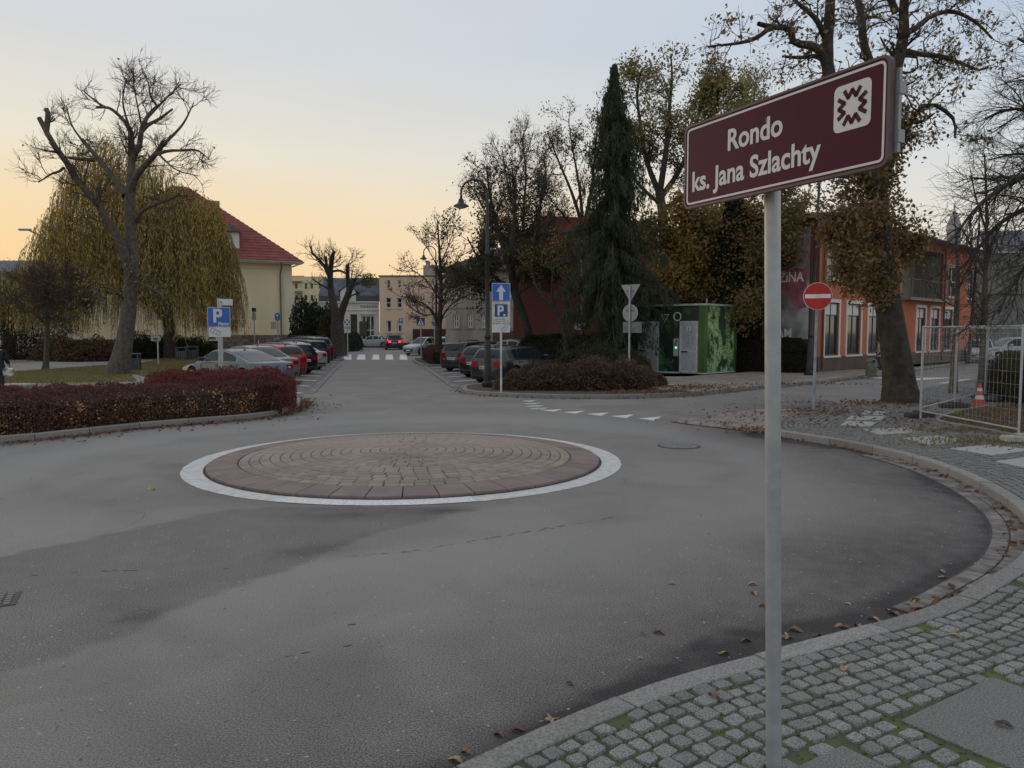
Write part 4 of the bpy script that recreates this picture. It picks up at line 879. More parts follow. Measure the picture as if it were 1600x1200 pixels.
# slender nearly bare tree right of the street
tree('slender_tree', 'slender upright tree with few leaves in the red hedge right of the street', 50, [
    ([(685, 552, 'g'), (686, 520), (688, 480), (689, 440), (687, 400), (685, 370), (684, 345)], .20, .04),
    ([(687, 505), (670, 480, .4), (645, 468, .6), (622, 462, .8)], .07, .02), ([(688, 500), (703, 478, -.4), (725, 462, -.6)], .07, .02),
    ([(688, 470), (668, 440, -.5), (640, 418, -.7)], .06, .02), ([(689, 460), (705, 425, .4), (722, 395, .6)], .06, .02), ([(688, 430), (675, 400, .4), (655, 370, .6)], .05, .015), ([(687, 415), (700, 385, -.4), (712, 352, -.5)], .05, .015), ([(686, 490), (662, 492, -.4), (640, 480, -.6)], .05, .02)],
    [L(2.4, (.8, 1.9), 40, .16, up=.10, t0=.2, rk=.5, rm=.02, K=5), L(3.2, (.4, 1.1), 38, .2, up=.05, rk=.6, rm=.012, K=4), L(3.0, (.25, .6), 38, .2, rk=.7, rm=.009, K=3)], 14, barkd, nospawn=0,
    leaves=dict(n=1300, s=.13, m=pm('brown_leaf', (.12, .08, .05), .85, island=[(.13, .08, .05), (.08, .06, .04), (.16, .10, .05)]), j=.1))
# mid trees
dkl = pm('dusky_leaf', (.07, .06, .03), .85, island=[(.06, .06, .026), (.11, .095, .04), (.05, .05, .024), (.16, .10, .045), (.085, .08, .033)], scale=.6)
brl = pm('bronze_leaf', (.13, .08, .035), .85, island=[(.24, .16, .07), (.36, .22, .08), (.18, .14, .06), (.28, .16, .07)], scale=.5)
yel = pm('yellow_olive_leaf', (.16, .13, .04), .85, island=[(.27, .235, .08), (.38, .31, .10), (.18, .17, .065), (.46, .35, .11), (.23, .2, .07)], scale=.5)
ora = pm('orange_olive_leaf', (.16, .09, .025), .85, island=[(.30, .20, .05), (.42, .23, .05), (.19, .15, .05), (.48, .25, .06), (.25, .21, .06)], scale=.5)
std = lambda a=1.: [L(2.0*a, (1.2, 2.6), 42, .18, up=.10, t0=.2, rk=.5, rm=.024, K=6), L(2.8, (.7, 1.5), 40, .2, up=.05, rk=.6, rm=.013, K=4), L(3.4, (.3, .9), 38, .2, rk=.7, rm=.009, K=3)]
tree('dark_leafed_tree', 'dark spreading tree behind the tall lamp post, leaning trunk before the red wall', 43, [
    ([(830, 560, 'g'), (824, 520), (816, 490), (805, 460), (800, 430)], .30, .2),
    ([(803, 445), (790, 400, .8), (775, 350, 1.4), (765, 300, 1.8), (760, 260, 2)], .17, .04), ([(802, 440), (800, 380, -.5), (805, 320, -1), (800, 260, -1.2)], .16, .04), ([(803, 450), (825, 400, .4), (840, 350, .8), (845, 300, 1)], .15, .04), ([(803, 455), (770, 430, -1), (745, 400, -1.5), (730, 370, -2)], .12, .03), ([(804, 452), (775, 455, .8), (745, 440, 1), (720, 430, 1)], .1, .03), ([(806, 460), (840, 440, -1), (870, 430, -1.4)], .1, .03)],
    std(1.1), 31, barkd, leaves=dict(n=17000, s=.16, m=dkl, zmax=7.2, zs=.9, zmin=.04, j=.16, cs=.6))
tree('bare_top_tree', 'fine-twigged tree with bare reddish top rising over the red building', 50, [
    ([(868, 545, 'g'), (862, 500), (845, 460), (826, 430), (818, 400)], .26, .16), ([(819, 400), (805, 340, .4), (792, 280, .6), (785, 235, .8)], .12, .03), ([(820, 400), (838, 340, -.4), (852, 290, -.6), (850, 240, -.6)], .12, .03), ([(818, 395), (818, 330, .6), (822, 270, .8), (815, 215, 1)], .12, .03), ([(816, 405), (780, 360, -.6), (752, 320, -.8), (740, 290, -1)], .1, .03), ([(822, 415), (860, 380, .6), (885, 350, .8)], .1, .03)],
    [L(2.2, (1.2, 2.4), 40, .16, up=.13, t0=.2, rk=.5, rm=.022, K=6), L(3.4, (.6, 1.4), 38, .18, up=.1, rk=.6, rm=.012, K=4), L(5, (.3, .9), 34, .18, up=.06, rk=.7, rm=.008, K=3)], 32, barkd, pm('reddish_twig', (.11, .065, .05), .95),
    leaves=dict(n=4800, s=.14, m=brl, zmax=8.5, zs=1.0, zmin=.08, j=.14, cs=.6))
tree('thin_tree', 'thin young tree with two stems before the dark red wall', 40, [
    ([(884, 556, 'g'), (884, 528), (875, 495), (858, 475), (845, 462)], .17, .08), ([(884, 530), (885, 490, .3), (892, 450, .5), (900, 410, .7), (903, 380, .8)], .10, .03), ([(850, 466), (835, 440, .3), (828, 400, .6)], .07, .02), ([(866, 482), (862, 440, -.4), (870, 400, -.6)], .06, .02)],
    [L(2.6, (.8, 1.8), 48, .2, up=.05, t0=.15, rk=.5, rm=.018, K=5), L(3.6, (.4, 1.0), 42, .22, rk=.6, rm=.011, K=4)], 33, barkd, leaves=dict(n=1500, s=.11, m=brl, j=.12))
tree('tall_thin_tree', 'tall airy tree with sparse pale leaves left of the spruce', 48, [
    ([(935, 560, 'g'), (930, 500), (925, 440), (918, 390), (910, 350)], .24, .16), ([(911, 355), (893, 300, .5), (872, 250, .8), (855, 205, 1)], .12, .03), ([(911, 350), (905, 290, -.5), (895, 235, -.8), (888, 185, -1)], .11, .02), ([(912, 352), (925, 290, .4), (930, 230, .6), (935, 180, .8)], .11, .03), ([(914, 375), (880, 335, -.8), (850, 300, -1)], .09, .02)],
    [L(1.8, (1.1, 2.3), 38, .16, up=.12, t0=.2, rk=.5, rm=.022, K=6), L(2.8, (.6, 1.3), 38, .18, up=.08, rk=.6, rm=.012, K=4), L(3.2, (.3, .8), 36, .18, up=.04, rk=.7, rm=.008, K=3)], 34, barkd, leaves=dict(n=3000, s=.14, m=dkl, j=.14, cs=.8))
tree('tall_yellowing_tree', 'tall tree with yellowing leaves right behind the spruce', 45, [
    ([(1040, 560, 'g'), (1040, 480), (1038, 400), (1036, 340), (1030, 300)], .38, .25), ([(1031, 305), (1010, 250, .6), (1000, 190, .9), (995, 140, 1), (1005, 105, 1)], .18, .04), ([(1031, 300), (1040, 240, -.6), (1045, 180, -.9), (1050, 120, -1), (1048, 85, -1)], .19, .04), ([(1032, 310), (1065, 260, .8), (1085, 200, 1), (1100, 150, 1.2), (1105, 120, 1.2)], .17, .04), ([(1034, 330), (1075, 300, -.8), (1105, 260, -1.2), (1130, 220, -1.5), (1145, 190, -1.5)], .16, .04), ([(1033, 320), (1000, 290, -.8), (975, 250, -1), (960, 210, -1)], .12, .03), ([(1085, 205, 1), (1105, 185, .8), (1125, 150, .6)], .08, .03)],
    [L(2.0, (1.2, 2.6), 42, .18, up=.08, t0=.15, rk=.5, rm=.024, K=6), L(3.0, (.6, 1.5), 40, .2, up=.04, rk=.6, rm=.013, K=4), L(3.4, (.3, .8), 38, .2, rk=.7, rm=.009, K=3)], 35, barkd, leaves=dict(n=21000, s=.18, m=yel, j=.2, cs=.75))
tree('yellowing_tree', 'second yellowing tree with thinner crown above the street name sign', 52, [
    ([(1165, 560, 'g'), (1160, 480), (1155, 400), (1150, 330)], .32, .22), ([(1151, 335), (1135, 270, .6), (1120, 210, .9), (1115, 160, 1)], .15, .04), ([(1151, 330), (1165, 260, -.6), (1175, 190, -.9), (1180, 130, -1)], .15, .04), ([(1152, 340), (1190, 290, .8), (1220, 240, 1), (1235, 190, 1.2)], .14, .04), ([(1153, 350), (1110, 320, -1), (1090, 290, -1.4)], .1, .03), ([(1155, 360), (1200, 330, -1), (1240, 300, -1.4)], .1, .03)],
    std(.9), 36, barkd, leaves=dict(n=9000, s=.18, m=yel, j=.2, cs=.75))
tree('orange_leafed_tree', 'bushy tree with dense orange brown leaves behind the green kiosk', 38.8, [
    ([(1078, 560, 'g'), (1080, 510), (1082, 460)], .25, .16), ([(1082, 470), (1060, 430, .8), (1040, 395, 1.2), (1030, 360, 1.4)], .12, .03), ([(1082, 470), (1085, 420, -.6), (1088, 370, -.9), (1085, 325, -1)], .12, .03), ([(1082, 475), (1110, 440, .6), (1125, 400, .8), (1130, 360, 1)], .11, .03), ([(1081, 490), (1050, 470, -.8), (1025, 450, -1.1)], .08, .02), ([(1082, 488), (1115, 480, -.8), (1135, 470, -1)], .08, .02)],
    [L(3.2, (.9, 2.0), 48, .2, up=.03, t0=.1, rk=.5, rm=.022, K=5), L(4.2, (.5, 1.2), 42, .22, rk=.6, rm=.012, K=4), L(4, (.3, .7), 40, .2, rk=.7, rm=.009, K=3)], 37, barkd, leaves=dict(n=26000, s=.19, m=ora, j=.3, cs=.7))
tree('olive_leafed_tree', 'olive brown leafy tree between the ivy column and the orange building', 36.3, [
    ([(1195, 560, 'g'), (1195, 500), (1198, 450)], .22, .14), ([(1198, 455), (1180, 410, .6), (1172, 370, .9), (1170, 335, 1)], .1, .03), ([(1198, 452), (1205, 400, -.6), (1208, 350, -.9), (1212, 315, -1)], .1, .03), ([(1198, 460), (1210, 400, .5), (1228, 350, .6), (1245, 325, .6)], .08, .03), ([(1196, 490), (1170, 480, -.7), (1150, 470, -.8)], .07, .02)],
    [L(3.0, (.8, 1.8), 46, .2, up=.02, t0=.1, rk=.5, rm=.02, K=5), L(4.0, (.5, 1.1), 42, .22, rk=.6, rm=.012, K=4), L(3.6, (.3, .6), 40, .2, rk=.7, rm=.009, K=3)], 38, barkd, leaves=dict(n=13000, s=.18, m=pm('olive_brown_leaf', (.1, .085, .035), .85, island=[(.12, .105, .04), (.19, .13, .045), (.08, .075, .032), (.22, .15, .05)], scale=.5), j=.22, cs=.7))
tree('brown_tangle_tree', 'brown leafy tree low behind the street name sign pole', 38.3, [
    ([(1120, 560, 'g'), (1120, 510), (1118, 470)], .2, .12), ([(1118, 480), (1105, 430, .6), (1100, 390, .9), (1102, 350, 1)], .1, .03), ([(1118, 480), (1140, 440, -.6), (1150, 390, -.9), (1150, 345, -1)], .1, .03), ([(1118, 490), (1160, 470, .6), (1190, 460, .8)], .08, .02), ([(1118, 495), (1085, 480, .6), (1060, 480, .8)], .08, .02)],
    [L(3.0, (.8, 1.8), 46, .2, up=.02, t0=.1, rk=.5, rm=.02, K=5), L(4.0, (.5, 1.1), 42, .22, rk=.6, rm=.012, K=4)], 39, barkd, leaves=dict(n=16000, s=.19, m=brl, j=.3, cs=.7))
# ivy column
def ivy(label, px, Y, pts, n, seed, nm='ivy_clad_tree'):
    rng = np.random.default_rng(seed); w = [at(a, b, Y) for a, b, _ in pts]; X0 = w[0][0]; root = thing(nm, label, 'tree', (X0, Y, .1)); c = resample3(catmull(w, 6), 40)-[X0, Y, .1]; rr = np.interp(np.linspace(0, 1, 40), np.linspace(0, 1, len(pts)), [p[2] for p in pts])
    tubes_obj('trunk', c[None], np.linspace(.22, .1, 40)[None], 8, barkd, root)
    i = rng.integers(0, 40, n); d = rng.normal(size=(n, 3)); d /= np.linalg.norm(d, axis=1)[:, None]; lump = .6+.75*vnoise(np.c_[c[i, 2]+d[:, 0], d[:, 1]*1.5+c[i, 2]*.6], 1.3, seed)
    q = c[i]+d*(rr[i]*lump*(1-np.abs(rng.normal(0, .2, n))))[:, None]; v, f = cards(q, .15, rng, aspect=.85); link('leaves', npmesh('leaves', v, f, dgreen), root)
ivy('narrow column of dark green ivy between the orange and olive trees', 1152, 37.3, [(1155, 575, .5), (1152, 520, .75), (1150, 460, .95), (1150, 400, 1.1), (1150, 350, .95), (1150, 318, .4)], 16000, 51)
ivy('second shorter ivy-covered trunk beside the street sign pole', 1180, 36.7, [(1182, 565, .4), (1183, 500, .55), (1184, 440, .7), (1186, 380, .7), (1188, 345, .3)], 7000, 52)
# weeping spruce
def spruce(label, px, Y, ztop, rmax, seed):
    rng = np.random.default_rng(seed); X0 = at(px, 560, Y)[0]; root = thing('weeping_spruce', label, 'tree', (X0, Y, .1)); 
    tubes_obj('trunk', np.array([[(0, 0, 0), (0, 0, ztop*.4), (.08, 0, ztop*.8), (-.02, 0, ztop)]]), np.array([[.3, .2, .08, .02]]), 8, barkd, root)
    n = 560; z = ztop*(.04+.95*rng.random(n)**.9); prof = rmax*np.clip((1-z/ztop), 0, 1)**1.0*1.45*(.32+1.15*rng.random(n)**1.5)*np.where(z < ztop*.24, .66, 1); prof = np.minimum(prof, rmax*(.85+.3*rng.random(n))); prof = np.maximum(prof, .07); a = rng.uniform(0, 2*PI, n); K = 6; B = np.zeros((n, K, 3))
    for k in range(K):
        t = k/(K-1); B[:, k, 0] = np.cos(a)*prof*t; B[:, k, 1] = np.sin(a)*prof*t; B[:, k, 2] = z+.12*np.sin(t*3)-.42*prof*t**1.6
    tubes_obj('branches', B, np.tile(np.linspace(.03, .008, K), (n, 1)), 4, barkd, root)
    m = 13; t = .15+.85*rng.random((n, m))**.62; i0 = np.minimum((t*(K-1)).astype(int), K-2); fr = (t*(K-1)-i0)[..., None]; c = (B[np.arange(n)[:, None], i0]*(1-fr)+B[np.arange(n)[:, None], i0+1]*fr).reshape(-1, 3)
    c[:, :2] += rng.normal(0, .11, (len(c), 2))*np.clip((ztop-c[:, 2:3])/3, .15, 1); K2 = 2; ln = rng.uniform(.25, .75, len(c)); H_ = np.zeros((len(c), K2, 3))
    for k in range(K2): H_[:, k] = c+np.c_[rng.normal(0, .03, (len(c), 2)), -ln*k/(K2-1)]
    tubes_obj('twigs', H_, np.tile(np.linspace(.008, .004, K2), (len(c), 1)), 3, twm, root)
    per = 8; t = rng.random((len(c), per)); q = np.repeat(c, per, 0)+np.c_[rng.normal(0, .045, (len(c)*per, 2)), -(t*ln[:, None]).ravel()]
    v, f = cards(q, .20, rng, droop=(0, 0, -1.4), aspect=.24); link('needles', npmesh('needles', v, f, pm('spruce_needle', (.025, .042, .02), .85, island=[(.045, .068, .03), (.075, .105, .042), (.032, .05, .024), (.10, .12, .05), (.058, .085, .037)], scale=1.3)), root)
spruce('tall narrow dark weeping spruce beside the green kiosk', 956, 35.5, 13.6, 2.6, 61)
# big horse chestnut
YC = 20.5
tree('chestnut_tree', 'big leaning chestnut with rusty leaves clinging to the trunk behind the street name sign', YC, [
    ([(1408, 628, 'g'), (1402, 570), (1393, 510), (1383, 440), (1376, 380), (1372, 330), (1368, 285)], .385, .25),
    ([(1370, 300), (1352, 275, -.3), (1335, 240, -.6), (1315, 190, -.9), (1300, 140, -1.1), (1292, 90, -1.2), (1295, 40, -1.2), (1300, -40, -1.2)], .22, .10),
    ([(1370, 292), (1385, 250, .4), (1392, 200, .6), (1392, 150, .6), (1400, 105, .6), (1412, 60, .6), (1412, 0, .6), (1420, -50, .6)], .24, .09),
    ([(1296, 120, -1.1), (1285, 85, -1.3), (1270, 72, -1.4), (1240, 66, -1.6), (1235, 45, -1.8), (1205, 42, -2), (1185, 37, -2.2)], .12, .05),
    ([(1205, 42, -2), (1180, 60, -2.3), (1150, 68, -2.5), (1110, 72, -2.8)], .06, .02),
    ([(1293, 100, -1.2), (1275, 88, -1), (1250, 90, -.8), (1222, 88, -.6)], .07, .03),
    ([(1392, 170, .6), (1365, 110, .2), (1350, 70, 0), (1345, 20, 0), (1335, -20, 0)], .13, .08),
    ([(1385, 255, .4), (1400, 235, .2), (1418, 200, 0), (1435, 172, -.2), (1455, 163, -.3), (1475, 172, -.4), (1492, 190, -.4), (1492, 215, -.5)], .10, .03),
    ([(1412, 80, .6), (1440, 85, .8), (1470, 88, 1), (1500, 98, 1.1), (1530, 110, 1.2), (1542, 106, 1.2)], .08, .03),
    ([(1405, 55, .6), (1430, 45, .9), (1455, 25, 1.2), (1490, 18, 1.4), (1525, 35, 1.6), (1550, 60, 1.8)], .09, .03),
    ([(1290, 60, -1.2), (1275, 30, -1.5), (1250, 8, -1.8), (1225, -15, -2)], .08, .03),
    ([(1400, 20, .6), (1385, -20, .4), (1375, -60, .2)], .1, .05), ([(1372, 330), (1345, 320, -.5), (1315, 330, -.9), (1285, 355, -1.2)], .06, .02), ([(1374, 360), (1345, 380, -.5), (1315, 400, -.7)], .05, .02), ([(1376, 345), (1405, 350, .3), (1430, 375, .5)], .05, .02), ([(1372, 300), (1345, 290, .8), (1320, 270, 1.2), (1290, 268, 1.4)], .06, .02), ([(1376, 380), (1352, 410, -.4), (1330, 440, -.6)], .05, .02)],
    [L(3.0, (.5, 1.4), 58, .38, up=-.01, t0=.12, rk=.42, rm=.014, K=6), L(5.0, (.3, .8), 52, .36, up=.05, rk=.6, rm=.0085, K=4), L(5.5, (.15, .42), 48, .32, up=.06, rk=.7, rm=.0055, K=3)], 71, pm('chestnut_bark', (.075, .062, .046), .95, col2=(.032, .027, .02), scale=5, bump=1.0, bscale=14), flare=1.32,
    leaves=dict(n=12000, s=.12, m=pm('chestnut_leaf', (.16, .08, .035), .85, island=[(.23, .155, .065), (.16, .11, .05), (.31, .20, .08), (.19, .17, .065), (.23, .165, .07), (.12, .095, .045)], scale=.8), zmax=3.6, zs=1.2, zmin=.015, j=.12, cs=.8))
# leaf mantle round the chestnut trunk
tr = bpy.data.objects['trunk.%03d' % 0] if 0 else [o for o in bpy.data.objects if o.name.startswith('chestnut_tree')][0]
c0 = np.array([at(*q, YC) for q in ((1383, 440), (1379, 410), (1376, 380), (1372, 330), (1368, 290), (1385, 250), (1392, 210))])-np.array(tr.location)
c0 = resample3(catmull(c0, 6), 60); i = RNG.integers(0, 60, 3900); d = RNG.normal(size=(3900, 3)); d /= np.linalg.norm(d, axis=1)[:, None]
w_ = np.interp(np.arange(60)/59, [0, .25, .45, .7, 1], [.35, .85, .8, .5, .35]); q = c0[i]+d*(w_[i]*(.30+.95*RNG.random(3900)))[:, None]; q[:, 0] -= .12*(d[:, 0] < 0); q[:, 2] -= .3*RNG.random(3900)
cardobj('leaves', q, .12, MATS['chestnut_leaf'], tr)
# fine-twigged tree hanging in from the right edge
tree('drooping_tree', 'dark drooping leafless branches of a tree at the right picture edge', 15, [
    ([(1790, 700, 'g'), (1785, 600), (1770, 480), (1750, 380), (1735, 300), (1730, 220)], .28, .16),
    ([(1740, 330), (1690, 280, -.5), (1630, 268, -.9), (1580, 285, -1.2), (1530, 320, -1.4), (1495, 365, -1.6)], .09, .02), ([(1745, 350), (1680, 320, .4), (1620, 320, .7), (1560, 350, .9), (1520, 400, 1), (1490, 430, 1)], .08, .015), ([(1735, 300), (1680, 220, .2), (1630, 180, .4), (1580, 170, .5), (1540, 185, .6)], .08, .02), ([(1730, 240), (1690, 150, -.2), (1640, 90, -.4), (1590, 60, -.5)], .08, .02), ([(1750, 370), (1690, 350, -.6), (1640, 380, -1), (1590, 430, -1.2), (1560, 490, -1.3)], .06, .015), ([(1738, 310), (1670, 260, .9), (1600, 240, 1.2), (1545, 250, 1.4)], .06, .015)],
    [L(6.5, (.6, 1.6), 42, .16, up=-.02, t0=.15, rk=.5, rm=.009, K=6, g=.16), L(6.0, (.3, 1.0), 38, .16, rk=.7, rm=.0045, K=5, g=.12), L(3.5, (.2, .5), 34, .16, rk=.8, rm=.003, K=3, g=.06)], 72, barkd, pm('dark_twig', (.03, .026, .024), .95))
# young trees behind the fence
tree('young_tree', 'young leafless tree behind the fence in front of the orange building', 23.5, [
    ([(1489, 618, 'g'), (1492, 540), (1496, 460), (1496, 410)], .10, .06), ([(1496, 465), (1480, 430, .3), (1465, 400, .5), (1455, 370, .6)], .04, .012), ([(1496, 455), (1512, 420, -.3), (1530, 390, -.5)], .04, .012), ([(1496, 420), (1494, 370, .2), (1490, 330, .3)], .045, .012), ([(1496, 480), (1475, 470, -.4), (1450, 445, -.6)], .03, .01), ([(1496, 440), (1515, 400, .5), (1520, 360, .7)], .03, .01)],
    [L(3.5, (.5, 1.3), 42, .2, up=.07, t0=.1, rk=.5, rm=.011, K=5), L(4, (.3, .7), 40, .2, up=.05, rk=.6, rm=.006, K=4), L(3, (.15, .4), 36, .2, rk=.7, rm=.004, K=3)], 73, barkg, leaves=dict(n=120, s=.07, m=brl))
tree('young_tree', 'taller young leafless tree behind the fence left of the square hedge', 25, [
    ([(1535, 606, 'g'), (1537, 520), (1540, 430), (1542, 360), (1541, 300), (1538, 240)], .12, .02), ([(1540, 430), (1520, 390, .3), (1500, 350, .5)], .04, .012), ([(1541, 400), (1560, 360, -.3), (1580, 310, -.5)], .04, .012), ([(1541, 360), (1525, 310, .3), (1515, 260, .4)], .04, .012), ([(1540, 440), (1570, 420, .4), (1595, 400, .5)], .035, .01)],
    [L(3.0, (.5, 1.4), 42, .2, up=.07, t0=.1, rk=.5, rm=.011, K=5), L(4, (.3, .8), 40, .2, up=.05, rk=.6, rm=.006, K=4), L(3, (.15, .4), 36, .2, rk=.7, rm=.004, K=3)], 74, barkg, nospawn=0)
print('tree tris', NTRI[0], len(bpy.data.objects))
# ------------------------------------------------------------ buildings
glass = pm('window_glass', (.035, .04, .045), .06, var=.3, scale=.8, spec=.8)
whitef = pm('white_frame', (.62, .60, .56), .5, var=.05)
darkf = pm('dark_frame', (.06, .055, .05), .5, var=.1)
blind = pm('white_blind', (.66, .65, .62), .7, var=.05)
def plaster(name, c, c2=None, **k): return pm(name, c, .9, col2=c2 or tuple(x*.78 for x in c), scale=k.get('scale', .7)*1.6, bump=.25, bscale=12, detail=7, streak=True)
def wall_holes(mb, L, H, holes, y=0, depth=.16, z0=0, mi=0, mr=None):
    xs = sorted({0, L}|{h[0] for h in holes}|{h[1] for h in holes}); zs_ = sorted({z0, H}|{h[2] for h in holes}|{h[3] for h in holes})
    for a, b in zip(xs[:-1], xs[1:]):
        for c, d in zip(zs_[:-1], zs_[1:]):
            if any(h[0] <= a+1e-6 and b <= h[1]+1e-6 and h[2] <= c+1e-6 and d <= h[3]+1e-6 for h in holes): continue
            mb.add([(a, y, c), (b, y, c), (b, y, d), (a, y, d)], [(0, 1, 2, 3)], mi)
    for x0, x1, c, d in holes:
        mb.add([(x0, y, c), (x1, y, c), (x1, y, d), (x0, y, d), (x0, y+depth, c), (x1, y+depth, c), (x1, y+depth, d), (x0, y+depth, d)], [(0, 4, 5, 1), (3, 2, 6, 7), (0, 3, 7, 4), (1, 5, 6, 2)], mi)
def window(par, x0, x1, z0, z1, y=0, fm=None, gm_=None, bars=(1, 1), fw=.07, depth=.12, surround=None, sw=.12, top=None, topm=None, curtain=False, label=None):
    fm = fm or whitef; m = MB(); yy = y+depth-.05
    m.box(x0, x0+fw, yy, yy+.07, z0, z1); m.box(x1-fw, x1, yy, yy+.07, z0, z1); m.box(x0+fw, x1-fw, yy, yy+.07, z0, z0+fw); m.box(x0+fw, x1-fw, yy, yy+.07, z1-fw, z1)
    nx_, nz_ = bars
    for k in range(1, nx_+1): c = x0+(x1-x0)*k/(nx_+1); m.box(c-fw*.45, c+fw*.45, yy+.004, yy+.06, z0+fw, z1-fw)
    zc = [top] if top else [z0+(z1-z0)*k/(nz_+1) for k in range(1, nz_+1)]
    for c in zc: m.box(x0+fw, x1-fw, yy+.008, yy+.056, c-fw*.45, c+fw*.45)
    o = m.build('window', fm, par)
    p = MB(); p.box(x0+.01, x1-.01, yy+.03, yy+.045, z0+.01, z1-.01); p.build('pane', gm_ or glass, o)
    if topm: q = MB(); q.box(x0+fw, x1-fw, yy+.02, yy+.029, top, z1-fw); q.build('blind', topm, o)
    if curtain: q = MB(); q.box(x0+fw, x0+(x1-x0)*.3, yy+.022, yy+.029, z0+fw, z1-fw); q.build('curtain', blind, o)
    if surround:
        s = MB(); s.box(x0-sw, x0, y-.03, y+.01, z0-.002, z1+sw); s.box(x1, x1+sw, y-.03, y+.01, z0-.002, z1+sw); s.box(x0, x1, y-.03, y+.01, z1, z1+sw); s.box(x0-sw-.03, x1+sw+.03, y-.08, y+.01, z0-.09, z0-.004); s.build('window_surround', surround, par)
    return o
def bldg(name, label, p0, d, cat='building', z=.05):
    return thing(name, label, cat, (p0[0], p0[1], z), math.atan2(d[1], d[0]))
def fx(p0, d, px):      # distance along a facade where the pixel column meets it
    u = (px-800)/F*1.0; return (u*p0[1]-p0[0])/(d[0]-u*d[1])
def fz(p0, d, px, py, z=.05):
    t = fx(p0, d, px); Y = p0[1]+d[1]*t; return at(px, py, Y)[2]-z
def unit(a, b): l = math.hypot(a, b); return (a/l, b/l)
# --- orange building on the right
p0 = (at(1277, 560, 35.6)[0], 35.6); d = unit(.712, .702); LO = fx(p0, d, 1521)
ob = bldg('orange_building', 'two-storey orange building with tall ground-floor windows and a mural on its end wall', p0, d)
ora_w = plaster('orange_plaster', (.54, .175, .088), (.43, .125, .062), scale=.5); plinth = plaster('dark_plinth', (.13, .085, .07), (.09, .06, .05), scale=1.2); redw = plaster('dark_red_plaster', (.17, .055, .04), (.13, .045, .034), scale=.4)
tp = fz(p0, d, 1290, 330); H = 7.0; g0 = fz(p0, d, 1290, 556); g1 = fz(p0, d, 1290, 472)
gw = [(1287.5, 1309), (1322, 1343), (1355, 1374), (1384, 1402), (1430, 1443.5), (1452, 1465), (1473, 1485.5)]
uw = [(1289, 1310, 412, 376), (1321, 1334, 408, 378), (1342, 1358, 406, 380), (1477, 1491, 441, 393), (1507, 1518, 450, 421)]
holes = [(fx(p0, d, a), fx(p0, d, b), g0, g1) for a, b in gw]
UZ0, UZ1 = 3.9+.35, 5.9
uh = [(fx(p0, d, a), fx(p0, d, b), UZ0 if i < 3 else 4.0, UZ1 if i < 3 else 5.9) for i, (a, b, c, e) in enumerate(uw)]
rx0, rx1 = fx(p0, d, 1405), fx(p0, d, 1469)
m = MB(); wall_holes(m, LO, H, holes+uh+[(rx0, rx1, 3.75, 6.5)], z0=.75, depth=.16); 
m.box(0, LO, .2, 12, 0, H-.02) if 0 else None
m.add([(LO, 0, .75), (LO, 8, .75), (LO, 8, H), (LO, 0, H)], [(0, 1, 2, 3)]); m.build('wall', ora_w, ob)
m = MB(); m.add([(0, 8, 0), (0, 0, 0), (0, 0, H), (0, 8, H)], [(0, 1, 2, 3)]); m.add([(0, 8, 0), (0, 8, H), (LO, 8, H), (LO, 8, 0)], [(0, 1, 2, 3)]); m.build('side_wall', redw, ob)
m = MB(); m.box(-.03, LO+.03, -.05, .2, -.1, .75); m.build('plinth', plinth, ob)
for i, h in enumerate(holes):
    window(ob, *h, fm=darkf, bars=(1, 0), surround=whitef, sw=.16, top=h[2]+(h[3]-h[2])*.76, topm=blind if i != 3 else None)
for i, h in enumerate(uh): window(ob, *h, bars=(1, 1) if i else (1, 0), fm=whitef, surround=pm('cream_surround', (.5, .45, .36), .7), sw=.09)
grw = plaster('grey_recess', (.26, .235, .2))
m = MB(); m.add([(rx0, 1.6, 3.75), (rx1, 1.6, 3.75), (rx1, 1.6, 6.5), (rx0, 1.6, 6.5), (rx0, 0, 3.75), (rx1, 0, 3.75), (rx1, 0, 6.5), (rx0, 0, 6.5)], [(0, 1, 2, 3), (4, 0, 3, 7), (1, 5, 6, 2), (4, 5, 1, 0), (3, 2, 6, 7)]); m.build('balcony_recess', grw, ob)
m = MB(); m.box(rx0-.1, rx1+.1, -.55, 0, 3.6, 3.75); m.build('balcony_slab', grw, ob)
m = MB(); m.box(rx0, rx1, -.52, -.48, 4.7, 4.75)
for k in range(12): x = rx0+(rx1-rx0)*k/11; m.box(x-.02, x+.02, -.515, -.485, 3.75, 4.7)
m.build('balcony_railing', darkf, ob)
m = MB(); m.box(rx0+.9, rx0+1.9, 1.5, 1.59, 3.8, 5.9); m.build('balcony_door', darkf, ob)
eave = pm('roof_metal', (.10, .095, .09), .6, var=.15)
m = MB(); m.box(-.4, LO+.4, -.45, 8.2, H+.001, H+.12); m.build('eave', pm('cream_soffit', (.38, .32, .25), .8), ob)
m = MB(); m.add([(-.5, -.55, H+.12), (LO+.5, -.55, H+.12), (LO+.5, 8.3, H+.12), (-.5, 8.3, H+.12), (2.5, 3.5, H+.8), (LO-2.5, 3.5, H+.8), (LO-2.5, 5, H+.8), (2.5, 5, H+.8)], [(0, 1, 5, 4), (1, 2, 6, 5), (2, 3, 7, 6), (3, 0, 4, 7), (4, 5, 6, 7)]); m.build('roof', eave, ob)
m = MB(); m.box(LO*.52, LO*.72, 3, 7, H+.6, H+2.0); m.build('roof_box', pm('brown_roof_box', (.09, .07, .055), .8), ob)
m = MB(); m.tube([(-.5, -.62, H+.05), (LO+.5, -.62, H+.05)], .075, 8); m.tube([(rx1+.1, -.1, H), (rx1+.1, -.1, .2)], .05, 8); m.tube([(.35, -.08, H), (.35, -.08, .2)], .05, 8); m.build('drainpipe', pm('brown_pipe', (.13, .05, .035), .5), ob)
